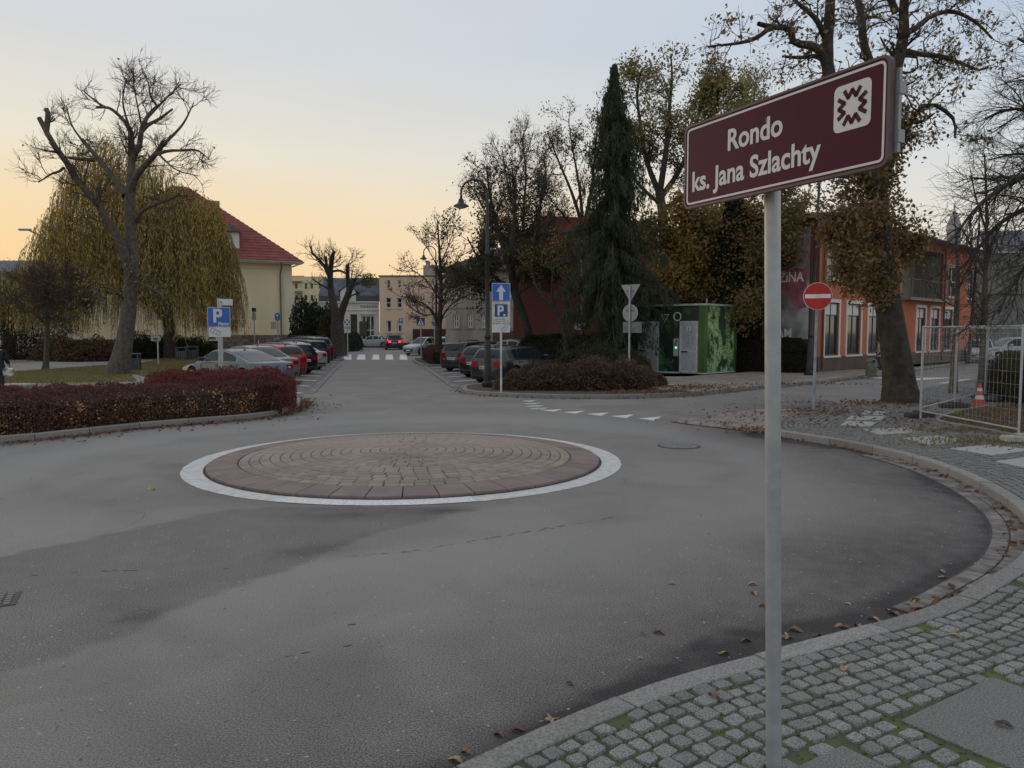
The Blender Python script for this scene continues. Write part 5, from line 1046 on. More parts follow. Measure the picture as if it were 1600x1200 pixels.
# shed roof canopy over upper windows
m = MB(); m.add([(fx(p0, d, 1325), -.6, 6.35), (fx(p0, d, 1372), -.6, 6.35), (fx(p0, d, 1372), 0, 6.7), (fx(p0, d, 1325), 0, 6.7)], [(0, 1, 2, 3)]); m.build('canopy', eave, ob)
# mural on the end wall
e2 = (-d[1], d[0])
mu = thing('mural', 'large faded mural poster with white capital letters on the end wall of the orange building', 'mural', (p0[0], p0[1], .05), math.atan2(-e2[1], -e2[0]))
def ex(px): return -fx(p0, e2, px)
x1m, x0m = ex(1262), ex(1150); z0m, z1m = 1.55, 6.6
m = MB(); m.box(x0m, x1m, -.06, -.01, z0m, z1m); m.build('poster', pm('poster_grey', (.44, .43, .41), .8, col2=(.17, .165, .155), scale=1.1, detail=8), mu)
m = MB(); m.face([(x0m+.1, 4.3), (x1m-.1, 3.4), (x1m-.1, 4.75), (x0m+.1, 5.0)][::1], -.066, -.06); m.face([(x1m-1.6, 4.0), (x1m-.5, 2.9), (x1m-.1, 3.0), (x1m-.1, 3.4)], -.067, -.06); m.build('pink_field', pm('poster_pink', (.34, .11, .14), .8, var=.2, scale=2), mu)
m = MB(); m.box(x0m, x1m, -.068, -.06, 5.05, 6.6); m.build('blossom_field', pm('poster_lilac', (.38, .29, .29), .8, col2=(.15, .10, .085), scale=6, detail=6), mu)
wt = pm('poster_white', (.8, .78, .75), .7, var=.1, scale=8)
text('RODZINA', .62, wt, mu, (x1m-.25, -.072, fz(p0, e2, 1240, 440)), .012, .82, 'RIGHT')
text('PROGRAM', .62, wt, mu, (x1m-.75, -.072, fz(p0, e2, 1240, 528)), .012, .82, 'RIGHT')
# --- dark red building
p0 = at(802, 560, 47)[:2]; d = unit(.97, -.24); Lr = fx(p0, d, 1010)
rb = bldg('dark_red_building', 'plain dark red building with stepped brick gable behind the trees', p0, d)
Hr = at(815, 368, 47)[2]
m = MB(); m.box(0, fx(p0, d, 906), 0, 9, 0, Hr); m.build('wall', redw, rb)
m = MB(); m.box(fx(p0, d, 906)+.12, Lr, .05, 9, 0, Hr-.05); m.build('wall', redw, rb)
m = MB(); m.box(fx(p0, d, 906), fx(p0, d, 906)+.12, -.02, .2, 0, Hr-.5); m.build('downpipe', pm('grey_pipe', (.3, .28, .26), .5), rb)
m = MB(); m.box(-.1, Lr+.1, -.1, 9.1, Hr, Hr+.18); m.build('parapet', eave, rb)
brick = pm('roof_brick', (.22, .075, .045), .85, col2=(.13, .05, .035), scale=3)
m = MB(); m.face([(.2, Hr+.18), (Lr, Hr+.18), (Lr, Hr+.7), (2.6, Hr+1.15), (1.4, Hr+1.2)], 1.2, 8); m.build('roof', brick, rb)
# --- old grey building with a dark hipped roof
p0 = at(697, 560, 66)[:2]; d = unit(.93, -.36); Lg = fx(p0, d, 812)
gb = bldg('old_grey_building', 'old grey plaster building with dark hipped roof and white casement windows', p0, d)
gpl = plaster('old_grey_plaster', (.40, .36, .30), (.25, .22, .185), scale=.45); z_ = lambda px, py: fz(p0, d, px, py)
Hg = at(697, 424, 66)[2]
gw = [(709, 717), (730.5, 738.5), (752, 760), (773, 781), (791, 799)]
holes = [(fx(p0, d, a), fx(p0, d, b), z_(713, 512), z_(713, 491)) for a, b in gw]+[(fx(p0, d, a), fx(p0, d, b), z_(713, 466), z_(713, 446)) for a, b in gw]
m = MB(); wall_holes(m, Lg, Hg, holes, depth=.2); m.add([(0, 9, 0), (0, 0, 0), (0, 0, Hg), (0, 9, Hg)], [(0, 1, 2, 3)]); m.build('wall', gpl, gb)
for h in holes: window(gb, *h, bars=(1, 1), fw=.1, surround=gpl, sw=.18)
m = MB(); m.box(-.05, Lg, -.06, .0, .0, z_(713, 523)); m.box(-.02, Lg, -.07, 0, z_(713, 482), z_(713, 480)); m.build('string_course', gpl, gb)
m = MB(); a = .6; m.add([(-a, -a, Hg), (Lg+a, -a, Hg), (Lg+a, 9+a, Hg), (-a, 9+a, Hg), (4.2, 4.5, Hg+2.6), (Lg, 4.5, Hg+2.6)], [(0, 1, 5, 4), (3, 0, 4), (2, 3, 4, 5), (1, 2, 5)]); m.box(-a, Lg+a, -a, 9+a, Hg-.15, Hg-.01); m.build('roof', pm('dark_roof', (.05, .042, .036), .8, var=.2, scale=3), gb)
m = MB(); m.box(Lg*.5, Lg*.5+.8, 4, 4.8, Hg+2, Hg+3.4); m.build('chimney', brick, gb)
# wooden boarding and low wall at its foot
bw = thing('plank_fence', 'brown plank fence at the foot of the old grey building', 'fence', at(770, 560, 52)[:2]+(.05,), -.2)
for k in range(22): m = MB(); m.box(k*.16, k*.16+.145, 0, .03, 0, 1.95+random.uniform(-.02, .02)); m.build('plank', pm('brown_plank', (.16, .09, .04), .8, var=.2, scale=6, rnd=.2), bw)
m = MB(); m.box(0, 3.5, .03, .08, .4, .5); m.box(0, 3.5, .03, .08, 1.5, 1.6); m.build('rail', MATS['brown_plank'], bw)
# --- peach building
YP = 96
p0 = at(594, 560, YP)[:2]; d = (1, 0); Lp = fx(p0, d, 697)
pb = bldg('peach_building', 'three-storey peach building with flat parapet at the end of the street', p0, d)
pch = plaster('peach_plaster', (.72, .53, .37), (.66, .48, .33), scale=.3); zz = lambda py: at(620, py, YP)[2]-.05
holes = []
for a, b in ((605.5, 611), (622.5, 628)): holes.append((fx(p0, d, a), fx(p0, d, b), zz(450), zz(438)))
for a, b in ((604, 612), (621, 629)): holes += [(fx(p0, d, a), fx(p0, d, b), zz(481), zz(465)), (fx(p0, d, a), fx(p0, d, b), zz(519), zz(501))]
Hp = zz(432); m = MB(); wall_holes(m, Lp, Hp, holes, depth=.3); m.add([(0, 12, 0), (0, 0, 0), (0, 0, Hp), (0, 12, Hp), (Lp, 0, 0), (Lp, 12, 0), (Lp, 12, Hp), (Lp, 0, Hp)], [(0, 1, 2, 3), (4, 5, 6, 7)]); m.build('wall', pch, pb)
for h in holes: window(pb, *h, bars=(0, 1) if h[3] > 5 else (0, 0), fw=.1, depth=.25, curtain=h[2] < 2.5)
for h in holes: m = MB(); m.box(h[0]-.12, h[1]+.12, -.12, .02, h[2]-.1, h[2]-.005); m.build('sill', whitef, pb)
m = MB(); m.box(-.1, Lp+.1, -.12, 12.1, Hp, Hp+.14); m.build('parapet', eave, pb)
m = MB(); m.box(5, 7, 3, 4, Hp+.14, Hp+1.6); m.box(5.3, 5.8, 3.1, 3.6, Hp+1.6, Hp+2.2); m.build('chimney', pm('pale_chimney', (.4, .36, .3), .8), pb)
m = MB(); m.box(0, Lp, -.06, 0, 0, .55); m.build('plinth', plinth, pb)
dr = thing('red_gate_wall', 'dark maroon boarded gate wall beside the peach building', 'wall', at(645, 560, YP-1.2)[:2]+(.05,)); mm = pm('maroon_board', (.065, .018, .014), .7, var=.15); Lm = (697-645)/F*YP
n_ = 12
for k in range(n_): m = MB(); m.box(Lm*k/n_+.02, Lm*(k+1)/n_-.02, 0, .08, 0, zz(514)); m.build('board', mm, dr)
m = MB(); m.box(0, Lm, .081, .2, 0, zz(514)-.1); m.build('backing', mm, dr)
# --- white shop with a slate mansard
p0 = at(500, 560, 97)[:2]; d = (1, 0); Lw = fx(p0, d, 594)-.05; zz = lambda py: at(560, py, 97)[2]-.05
wb = bldg('white_shop', 'white shop building with steep slate mansard roof and a gabled dormer', p0, d)
wpl = plaster('white_plaster', (.68, .65, .60), (.58, .55, .50), scale=.4); slate = pm('slate', (.075, .085, .105), .6, var=.25, scale=1.2)
sx = [fx(p0, d, q) for q in (565, 586)]; dx_ = [fx(p0, d, q) for q in (548, 559)]
holes = [(sx[0], sx[1], .3, zz(493)), (dx_[0], dx_[1], .1, zz(491))]
Hw = zz(472); m = MB(); wall_holes(m, Lw, Hw, holes, depth=.35); m.add([(0, 9, 0), (0, 0, 0), (0, 0, Hw), (0, 9, Hw)], [(0, 1, 2, 3)]); m.build('wall', wpl, wb)
window(wb, *holes[0], bars=(2, 1), fw=.16, depth=.3); window(wb, *holes[1], bars=(0, 1), fm=darkf, fw=.16, depth=.3)
m = MB(); m.box(sx[0]-.3, sx[1]+.3, -.1, 0, zz(491), zz(489)); m.box(0, Lw, -.25, 0, zz(473), zz(471)); m.box(0, Lw, -.12, 0, zz(485), zz(484)); m.build('cornice', whitef, wb)
for k in range(3):
    for j in range(2): m = MB(); x = fx(p0, d, 566+k*9); m.face(circ(x+j*.35, zz(479), .16, 10), -.05, 0); m.build('ornament', pm('grey_ornament', (.3, .28, .25), .8), wb)
m = MB(); m.box(dx_[1]+.25, dx_[1]+1.2, -.05, 0, zz(525), zz(502)); m.build('notice_board', darkf, wb)
m = MB(); m.box(0, Lw, -.12, .5, zz(471)+.001, zz(462)); 
for k in range(50): x = Lw*k/50; m.box(x, x+.05, -.16, -.12, zz(471)+.002, zz(462))
m.build('roof_skirt', pm('zinc', (.10, .10, .105), .5), wb)
rows = 14
for k in range(rows):                       # slate courses stepping up the mansard
    za, zb_ = zz(462)+(zz(432)-zz(462))*k/rows, zz(462)+(zz(432)-zz(462))*(k+1)/rows; ya = 3.4*k/rows; m = MB()
    m.add([(-.1, ya-.1, za), (Lw, ya-.1, za), (Lw, ya+.18, zb_+.05), (-.1, ya+.18, zb_+.05), (-.1, ya+.1, za), (Lw, ya+.1, za)], [(0, 1, 2, 3), (0, 4, 5, 1)]); m.build('slate_course', slate, wb)
m = MB(); m.add([(-.1, 0, zz(462)), (-.1, 6.8, zz(462)), (-.1, 3.4, zz(432)), (Lw, 0, zz(462)), (Lw, 6.8, zz(462)), (Lw, 3.4, zz(432))], [(0, 2, 1), (3, 4, 5), (1, 2, 5, 4)]); m.build('roof', slate, wb)
gx0, gx1 = fx(p0, d, 534), fx(p0, d, 558); m = MB(); m.face([(gx0, zz(471)), (gx1, zz(471)), (gx1, zz(455)), ((gx0+gx1)/2, zz(446)), (gx0, zz(455))], -.3, 2.6); o = m.build('dormer', wpl, wb)
m = MB(); gc_ = (gx0+gx1)/2
for s in (-1, 1): m.add([(gc_, -.45, zz(445)), (gc_+s*(gx1-gc_+.3), -.45, zz(456)), (gc_+s*(gx1-gc_+.3), 2.8, zz(456)), (gc_, 2.8, zz(445))], [(0, 1, 2, 3) if s < 0 else (3, 2, 1, 0)])
m.build('dormer_roof', slate, o)
m = MB(); m.box(gc_-.35, gc_+.35, -.34, -.3, zz(466), zz(456)); m.build('dormer_window', glass, o)
# --- cream apartments far behind
p0 = at(456, 560, 140)[:2]; zz = lambda py: at(480, py, 140)[2]-.05
ab = bldg('cream_apartments', 'distant cream apartment block with red roof corner behind the dark evergreens', p0, (1, 0)); La = (522-456)/F*140
aw = plaster('cream_plaster', (.66, .58, .36), (.60, .53, .34)); xs_ = lambda px: (px-456)/F*140
holes = [(xs_(a), xs_(b), zz(r+8), zz(r)) for a, b in ((463, 467), (478, 482), (487, 491), (500, 504)) for r in (443, 461, 480)]
m = MB(); wall_holes(m, La, zz(432), holes); m.build('wall', aw, ab)
for h in holes: window(ab, *h, bars=(1, 0), fm=darkf)
m = MB(); m.add([(-2, -.6, zz(441)), (xs_(475), -.6, zz(441)), (xs_(471), 3, zz(429)), (-2, 3, zz(429))], [(0, 1, 2, 3)]); m.build('roof', pm('red_tile', (.24, .05, .035), .8, var=.2, scale=2), ab)
m = MB()
for r in (455, 474): m.box(xs_(465), xs_(474), -1.2, 0, zz(r+4), zz(r))
m.build('balcony', pm('balcony_grey', (.2, .19, .18), .8), ab)
# --- big cream building with red roof on the left
Yc = 76; c1 = at(458, 560, Yc)[:2]; dd = unit(-.90, -.44); LC = fx(c1, dd, 118); p1 = (c1[0]+dd[0]*LC, c1[1]+dd[1]*LC); d = (-dd[0], -dd[1]); p0 = p1
cb = bldg('cream_building', 'large cream building with red tiled hip roof and rough stone plinth', p0, d)
cw = plaster('warm_cream_plaster', (.82, .68, .45), (.73, .59, .38), scale=.25); Hc = fz(p0, d, 455, 409)
zz = lambda px, py: fz(p0, d, px, py); hx = lambda px: fx(p0, d, px)
holes = [(hx(a), hx(b), 2.9, 4.9) for a, b in ((140, 149), (162, 171), (185, 194), (206, 215), (232, 241), (256, 265), (280, 289))]+[(hx(a), hx(b), 6.0, 7.8) for a, b in ((185, 194), (206, 215), (232, 241))]
dh = (hx(326), hx(338), 1.2, zz(332, 497))
m = MB(); wall_holes(m, LC, Hc, holes+[dh], z0=1.65 if 0 else 1.6, depth=.3); m.add([(LC, 0, 1.6), (LC, 14, 1.6), (LC, 14, Hc), (LC, 0, Hc), (0, 14, 0), (0, 0, 0), (0, 0, Hc), (0, 14, Hc)], [(0, 1, 2, 3), (4, 5, 6, 7)]); m.build('wall', cw, cb)
for h in holes: window(cb, *h, bars=(1, 1), fw=.12, depth=.25)
m = MB(); m.box(dh[0], dh[1], .2, .3, 1.6, dh[3]); m.build('door', pm('brown_door', (.12, .05, .03), .6), cb)
stone = [pm('plinth_stone', (.19, .15, .12), .9, col2=(.12, .1, .085), scale=3, bump=.6, bscale=8, rnd=.3)]
m = MB(); m.box(0, LC+.1, .02, .3, -.1, 1.59); m.add([(LC+.1, 0.02, -.1), (LC+.1, 14, -.1), (LC+.1, 14, 1.6), (LC+.1, .02, 1.6)], [(0, 1, 2, 3)]); m.build('plinth', pm('plinth_mortar', (.12, .105, .09), .95), cb)
x = hx(340); r_ = 0
for r_, (za, zb_) in enumerate(((.0, .42), (.44, .84), (.86, 1.22), (1.24, 1.58))):
    x = hx(345)+random.uniform(-.4, 0)
    while x < LC-.2:
        w = random.uniform(.5, 1.1); 
        if not (hx(398) < x+w/2 < hx(411) and r_ < 3): m = MB(); m.box(x, min(x+w-.03, LC+.12), -.06-random.random()*.04, .02, za, zb_, bev=.02); m.build('stone', stone[0], cb)
        x += w
for a, b in ((398, 411),):
    xa, xb = hx(a), hx(b); cxx = (xa+xb)/2; rr_ = (xb-xa)/2; m = MB(); arc = [(cxx+rr_*math.cos(PI*k/10), .15+rr_*1.1*math.sin(PI*k/10)) for k in range(11)]; m.face(arc, .0, .04); o = m.build('cellar_window', glass, cb); m = MB()
    m.tube([(x_, -.02, z_2) for x_, z_2 in arc], .08, 6); m.box(cxx-.05, cxx+.05, -.03, .0, .15, 1.1); m.box(xa, xb, -.03, 0, .5, .58); m.build('window_bars', whitef, o)
tile = bpy.data.materials.new('roof_tile'); tile.use_nodes = True; _b = tile.node_tree.nodes['Principled BSDF']; _b.inputs['Roughness'].default_value = .75
_t = node(tile, 'ShaderNodeNewGeometry'); _n = node(tile, 'ShaderNodeTexNoise'); _n.inputs['Scale'].default_value = 1.5; _r = node(tile, 'ShaderNodeValToRGB'); _r.color_ramp.elements[0].color = (.17, .038, .03, 1); _r.color_ramp.elements[1].color = (.26, .062, .045, 1)
_r.color_ramp.elements[0].position = .35; _r.color_ramp.elements[1].position = .65; tile.node_tree.links.new(_t.outputs['Position'], _n.inputs[0]); tile.node_tree.links.new(_n.outputs[0], _r.inputs[0]); tile.node_tree.links.new(_r.outputs[0], _b.inputs[0])
# hip roof in real courses: front slope + hip at the right end
HR = 7.6; RD = 7.5; nC = 26; Ov = .9
for k in range(nC):
    t0_, t1_ = k/nC, (k+1.0)/nC; z0_, z1_ = Hc+HR*t0_, Hc+HR*t1_; y0_, y1_ = -Ov+(RD+Ov)*t0_, -Ov+(RD+Ov)*t1_; xe0, xe1 = LC+Ov-(RD+Ov)*1.12*t0_, LC+Ov-(RD+Ov)*1.12*t1_; m = MB()
    xs0, xs1 = LC-xe0, LC-xe1
    if xe1 < xs1: break
    m.add([(xs0, y0_, z0_+.06), (xe0, y0_, z0_+.06), (xe1, y1_, z1_), (xs1, y1_, z1_), (xs0, y0_, z0_-.02), (xe0, y0_, z0_-.02)], [(0, 1, 2, 3), (4, 5, 1, 0)])
    yb0, yb1 = 2*RD-y0_, 2*RD-y1_; m.add([(xe0, y0_, z0_+.06), (xe0, yb0, z0_+.06), (xe1, yb1, z1_), (xe1, y1_, z1_)], [(0, 1, 2, 3)])
    m.build('tile_course', tile, cb)
m = MB(); m.box(0, LC+Ov+.02, -Ov-.16, -Ov-.02, Hc-.16, Hc-.02); m.box(LC+Ov+.0, LC+Ov+.14, -Ov-.02, 14, Hc-.16, Hc-.02); m.build('gutter', pm('gutter_metal', (.32, .28, .23), .5), cb)
m = MB(); m.box(0, LC+Ov, -Ov, 0, Hc-.25, Hc-.17); m.box(0, LC+.04, -.08, 0, Hc-.75, Hc-.65); m.build('eave', whitef, cb)
m = MB(); xp = hx(440); m.tube([(xp, -Ov, Hc-.15), (xp+.05, -.5, Hc-.7), (xp, -.14, Hc-1.2), (xp, -.14, .3)], .08, 8); m.build('downpipe', pm('pipe_brown', (.17, .13, .10), .5), cb)
m = MB(); m.box(xp+.25, LC+.03, -.05, 0, 1.61, Hc-.76); m.build('corner_strip', plaster('pale_cream', (.74, .64, .45)), cb)
def roofz(y): return Hc+HR*(y+Ov)/(RD+Ov)
xq = hx(377); m = MB(); m.face([(xq-1.6, roofz(.3)), (xq+.1, roofz(.3)), (xq+.1, roofz(.3)+1.5), (xq-1.6, roofz(.3)+1.5)], .3, 2.2); o = m.build('dormer', whitef, cb)
m = MB(); m.add([(xq-1.9, -.1, roofz(.3)+1.5), (xq+.45, -.1, roofz(.3)+1.5), (xq+.45, 3.4, roofz(.3)+2.1), (xq-1.9, 3.4, roofz(.3)+2.1), (xq-.7, .6, roofz(.3)+2.3)], [(0, 1, 4), (1, 2, 4), (2, 3, 4), (3, 0, 4)]); m.build('dormer_roof', pm('dark_dormer', (.06, .05, .045), .7), o)
m = MB(); xk = hx(343); m.box(xk-1.3, xk+1.0, RD-1.2, RD-.2, Hc+HR-3, at(345, 312, p0[1]+d[1]*xk+5)[2]); m.build('chimney', pm('chimney_stone', (.26, .22, .17), .85), cb)
rdp = pm('faded_red_banner', (.35, .07, .075), .7, var=.2, scale=3)
m = MB(); m.box(hx(309), hx(323), -.1, -.04, zz(316, 509), zz(316, 490)); o = m.build('banner', rdp, cb)
m = MB(); m.box(hx(362), hx(371), -.1, -.04, zz(366, 515), zz(366, 506)); m.build('banner', rdp, cb)
m = MB(); m.box(hx(362), hx(370), -.1, -.04, zz(366, 505), zz(366, 500)); m.build('plaque', darkf, cb)
m = MB(); m.box(hx(325)-.15, hx(325)+.05, -.5, -.3, 0, zz(325, 494)); m.box(hx(325), hx(342), -1.2, .0, 1.05, 1.2); m.build('porch', whitef, cb)
# --- long low building with a grey metal roof, far left
p0 = at(-160, 560, 92)[:2]; zz = lambda py: at(60, py, 92)[2]-.05
lb = bldg('long_grey_roofed_building', 'long pale building with grey metal roof at the far left', p0, (1, 0)); Ll = (330+160)/F*92
xs_ = lambda px: (px+160)/F*92
holes = [(xs_(a), xs_(a+10), zz(480), zz(455)) for a in (-20, 15, 50, 85, 120, 155, 190)]
m = MB(); wall_holes(m, Ll, zz(427), holes, depth=.3); m.add([(Ll, 0, 0), (Ll, 12, 0), (Ll, 12, zz(427)), (Ll, 0, zz(427))], [(0, 1, 2, 3)]); m.build('wall', plaster('pale_wall', (.5, .47, .42)), lb)
for h in holes: window(lb, *h, bars=(1, 1), fw=.12)
m = MB(); m.add([(-.5, -.7, zz(427)), (Ll+.5, -.7, zz(427)), (Ll+.5, 5, zz(401)), (-.5, 5, zz(401)), (-.5, 12, zz(427)), (Ll+.5, 12, zz(427))], [(0, 1, 2, 3), (3, 2, 5, 4), (1, 5, 2), (0, 3, 4)])
for k in range(60): x = Ll*k/60; m.tube([(x, -.7, zz(427)+.03), (x, 5, zz(401)+.03)], .04, 4)
m.build('roof', pm('grey_metal_roof', (.13, .135, .15), .5, var=.1), lb)
# --- grey concrete block, white strip building and thin tower at the far right
p0 = at(1531, 560, 68)[:2]
kb = bldg('concrete_building', 'plain grey concrete building wall at the far right', p0, (1, 0)); conc = plaster('grey_concrete', (.20, .195, .18), (.155, .15, .14), scale=.3)
Hk = at(1560, 395, 68)[2]
m = MB(); m.box(0, 26, 0, 12, 0, Hk); m.build('wall', conc, kb); m = MB(); m.add([(-.2, -.2, Hk), (26, -.2, Hk), (26, 6, Hk+2.6), (3, 6, Hk+2.6)], [(0, 1, 2, 3)]); m.build('roof', pm('dull_roof', (.12, .12, .12), .7), kb)
m = MB(); m.box(0, 26, -.05, 0, 5.0, 5.1); m.build('wall_joint', pm('joint_dark', (.08, .08, .075), .9), kb)
p0 = at(1519, 560, 74)[:2]; ws = bldg('white_house', 'narrow strip of a white rendered house between the orange and grey buildings', p0, (1, 0))
m = MB(); m.box(0, 1.0, 0, 8, 0, at(1525, 392, 74)[2]); m.build('wall', plaster('bright_white', (.72, .70, .64)), ws)
for z_3 in (2, 4.5, 6.5): m = MB(); m.box(.45, .8, -.03, 0, z_3, z_3+1); m.build('window', glass, ws)
tw = thing('thin_tower', 'thin grey tower rising behind the orange building roof', 'tower', at(1483, 560, 120)[:2]+(0,)); zt = at(1483, 330, 120)[2]
m = MB(); m.lathe([(1.0, 0), (.95, zt-3), (1.15, zt-2.8), (.7, zt-1.2), (.2, zt)], 12); m.build('shaft', pm('tower_grey', (.35, .34, .36), .8), tw)
# far line of roofs and trees that closes the view
far = pm('far_treeline', (.05, .048, .035), 1, var=.3, scale=.2)
for nm, lab, x0_, x1_, Y_, h_, n in (('treeline', 'distant dark treeline on the left horizon', -110, -38, 130, 6, 2600), ('treeline', 'distant treeline behind the right street', 50, 130, 120, 9, 3200), ('treeline', 'distant trees behind the kiosk and the red building', -6, 30, 95, 8, 3000)):
    t_ = tag(thing(nm, lab, None, (0, 0, 0)), kind='stuff'); t_['label'] = lab
    c = np.c_[RNG.uniform(x0_, x1_, n), Y_+RNG.normal(0, 1.5, n), RNG.random(n)**1.1*h_]; c[:, 2] *= .6+.8*vnoise(np.c_[c[:, 0], c[:, 0]*0], .15, 7)
    v, f = cards(c, 1.3, RNG, aspect=.8); link('foliage', npmesh('foliage', v, f, far), t_)
# ------------------------------------------------------------ street name sign, signs, lamps
zinc = pm('galvanised', (.44, .46, .47), .42, metal=.4, col2=(.37, .39, .40), scale=14, bump=.15, bscale=80)
maroon = pm('sign_maroon', (.070, .008, .026), .5, var=.05, spec=.15)
signw = pm('sign_white', (.62, .62, .62), .45, var=.03)
greyback = pm('sign_back', (.33, .34, .34), .5, metal=.3, var=.08)
blue = pm('sign_blue', (.02, .12, .48), .4, var=.04); dblue = pm('sign_dark_blue', (.02, .05, .2), .4, var=.04); red = pm('sign_red', (.50, .008, .012), .4, var=.04)
blackm = pm('black_metal', (.018, .018, .02), .45, var=.15)
blk = pm('black_print', (.03, .03, .03), .6)
bx, by = P(1209, 1198, .12)
aL, aR = at(1072, 261, 3.42), at(1391, 175, 2.52)
rot = math.atan2(aR[1]-aL[1], aR[0]-aL[0]); SL = math.hypot(aR[0]-aL[0], aR[1]-aL[1])
st = thing('street_name_sign', 'maroon street name sign reading Rondo ks. Jana Szlachty on a galvanised pole in the foreground', 'sign', (bx, by, .11))
cx_, cy_, cz_ = ((aL[i]+aR[i])/2 for i in range(3)); zc = (aL[2]+aR[2])/2-.11
top = at(1221, 262, 3.0); lean = (top[0]-bx, top[1]-by)
m = MB(); m.lathe([(.0315, 0), (.0315, .6), (.0312, zc+.13)], 24); 
for v_i, v_ in enumerate(m.v): k = v_[2]/(top[2]-.11); m.v[v_i] = (v_[0]+lean[0]*k*.9, v_[1]+lean[1]*k*.35, v_[2])
m.build('pole', zinc, st, 40)
px_t = lean[0]*.9
bd = bpy.data.objects.new('panel', None)
# board local frame: centre at (cx,cy,zc), x along the face
Mb = Matrix.Translation((cx_-bx, cy_-by, zc)) @ Matrix.Rotation(rot, 4, 'Z')
hw, hh = SL/2, .172
def onboard(o): o.matrix_local = Mb @ o.matrix_basis; return o
m = MB(); m.face(rrect(-hw, hw, -hh, hh, .028), -.004, 0); m.ring(rrect(-hw-.002, hw+.002, -hh-.002, hh+.002, .03), rrect(-hw+.007, hw-.007, -hh+.007, hh-.007, .024), -.008, .014)
pn = m.build('panel', pm('sign_edge_maroon', (.10, .055, .062), .5), st); onboard(pn)
m = MB(); m.face(rrect(-hw+.006, hw-.006, -hh+.006, hh-.006, .024), -.0052, -.0041); onboard(m.build('face', maroon, st))
m = MB(); m.ring(rrect(-hw+.014, hw-.014, -hh+.014, hh-.014, .020), rrect(-hw+.022, hw-.022, -hh+.022, hh-.022, .014), -.0066, -.0053); onboard(m.build('border', signw, st))
m = MB(); m.face(rrect(hw-.215, hw-.067, -.030, .122, .020), -.0066, -.0053); onboard(m.build('emblem_field', signw, st))
m = MB(); ec, ez = hw-.141, .046
zig = [(-.031, .054), (-.0155, .030), (0, .053), (.0155, .030), (.031, .054)]
for q in range(4):
    c_, s_ = math.cos(q*PI/2+.0), math.sin(q*PI/2+.0); pts = [(x*c_-z*s_, x*s_+z*c_) for x, z in zig]
    for (xa, za), (xb, zb) in zip(pts[:-1], pts[1:]):
        dx, dz = xb-xa, zb-za; l = math.hypot(dx, dz); nx_, nz_ = -dz/l*.0066, dx/l*.0066; ex_, ez_ = dx/l*.003, dz/l*.003
        m.face([(ec+xa-ex_+nx_, ez+za-ez_+nz_), (ec+xa-ex_-nx_, ez+za-ez_-nz_), (ec+xb+ex_-nx_, ez+zb+ez_-nz_), (ec+xb+ex_+nx_, ez+zb+ez_+nz_)], -.0082-.0001*q, -.0067)
onboard(m.build('emblem', maroon, st))
m = MB(); m.face([(-.030, .100), (-.0285, .100), (-.0275, .086), (-.0295, .086)], -.0058, -.0053); m.face([(-.029, .083), (-.026, .083), (-.026, .079), (-.029, .080)], -.0058, -.0053); onboard(m.build('scratch', signw, st))
t1 = text('Rondo', .115, signw, st, (-hw+.26, -.0055, .022), .0025, .95); onboard(t1)
t2 = text('ks. Jana Szlachty', .115, signw, st, (-hw+.047, -.0055, -.105), .0025, .92); onboard(t2)
m = MB(); m.box(-hw+.05, hw+.016, .022, .05, .05, .09); m.box(-hw+.05, hw+.016, .022, .05, -.1, -.06); m.box(hw-.01, hw+.012, .023, .036, -.13, .13); onboard(m.build('rail', greyback, st))
m = MB(); cxl = -(cx_-bx-px_t)*math.cos(-rot)+(cy_-by)*math.sin(-rot)
m = MB(); m.lathe([(.038, 0), (.038, .03)], 20, c=(px_t, lean[1]*.35, zc+.055)); m.lathe([(.038, 0), (.038, .03)], 20, c=(px_t, lean[1]*.35, zc-.095)); m.build('clamp', zinc, st)
# round and square signs
def post(par, h, r=.03, dx=0, dy=0, mat=None):
    m = MB(); m.tube([(0, 0, 0), (dx, dy, h)], r, 10); m.build('post', mat or zinc, par, 40); m = MB(); m.lathe([(r+.004, 0), (r+.004, .012), (r*.3, .02)], 10, c=(dx, dy, h)); m.build('cap', blk, par)
def onplane(par, y, kids):
    pass
x, y = P(1271, 641, .12); sgn = thing('no_entry_sign', 'round red no entry sign with white bar on a leaning grey post', 'sign', (x, y, .11), R(-12))
Hn = at(1277, 463, y)[2]-.11; sx_ = at(1277, 463, y)[0]-x; rad = 21.3/F*y
m = MB(); m.tube([(0, 0, 0), (sx_*.95, 0, Hn+rad*.9)], .034, 12); m.build('post', pm('grey_post', (.30, .34, .38), .5, metal=.2), sgn, 40)
m = MB(); m.face(circ(sx_, Hn, rad, 40), -.062, -.045); m.build('back_plate', signw, sgn); m = MB(); m.face(circ(sx_, Hn, rad*.965, 40), -.066, -.0625); m.build('face', red, sgn)
m = MB(); c_, s_ = math.cos(R(1)), math.sin(R(1)); m.face([(sx_-rad*.88, Hn-rad*.155), (sx_+rad*.88, Hn-rad*.135), (sx_+rad*.88, Hn+rad*.155), (sx_-rad*.88, Hn+rad*.135)], -.069, -.0665); m.build('bar', pm('bright_white_film', (.78, .78, .78), .4), sgn)
m = MB(); m.box(sx_-.12, sx_+.12, -.044, -.034, Hn+.08, Hn+.11); m.box(sx_-.12, sx_+.12, -.044, -.034, Hn-.12, Hn-.09); m.build('bracket', zinc, sgn)
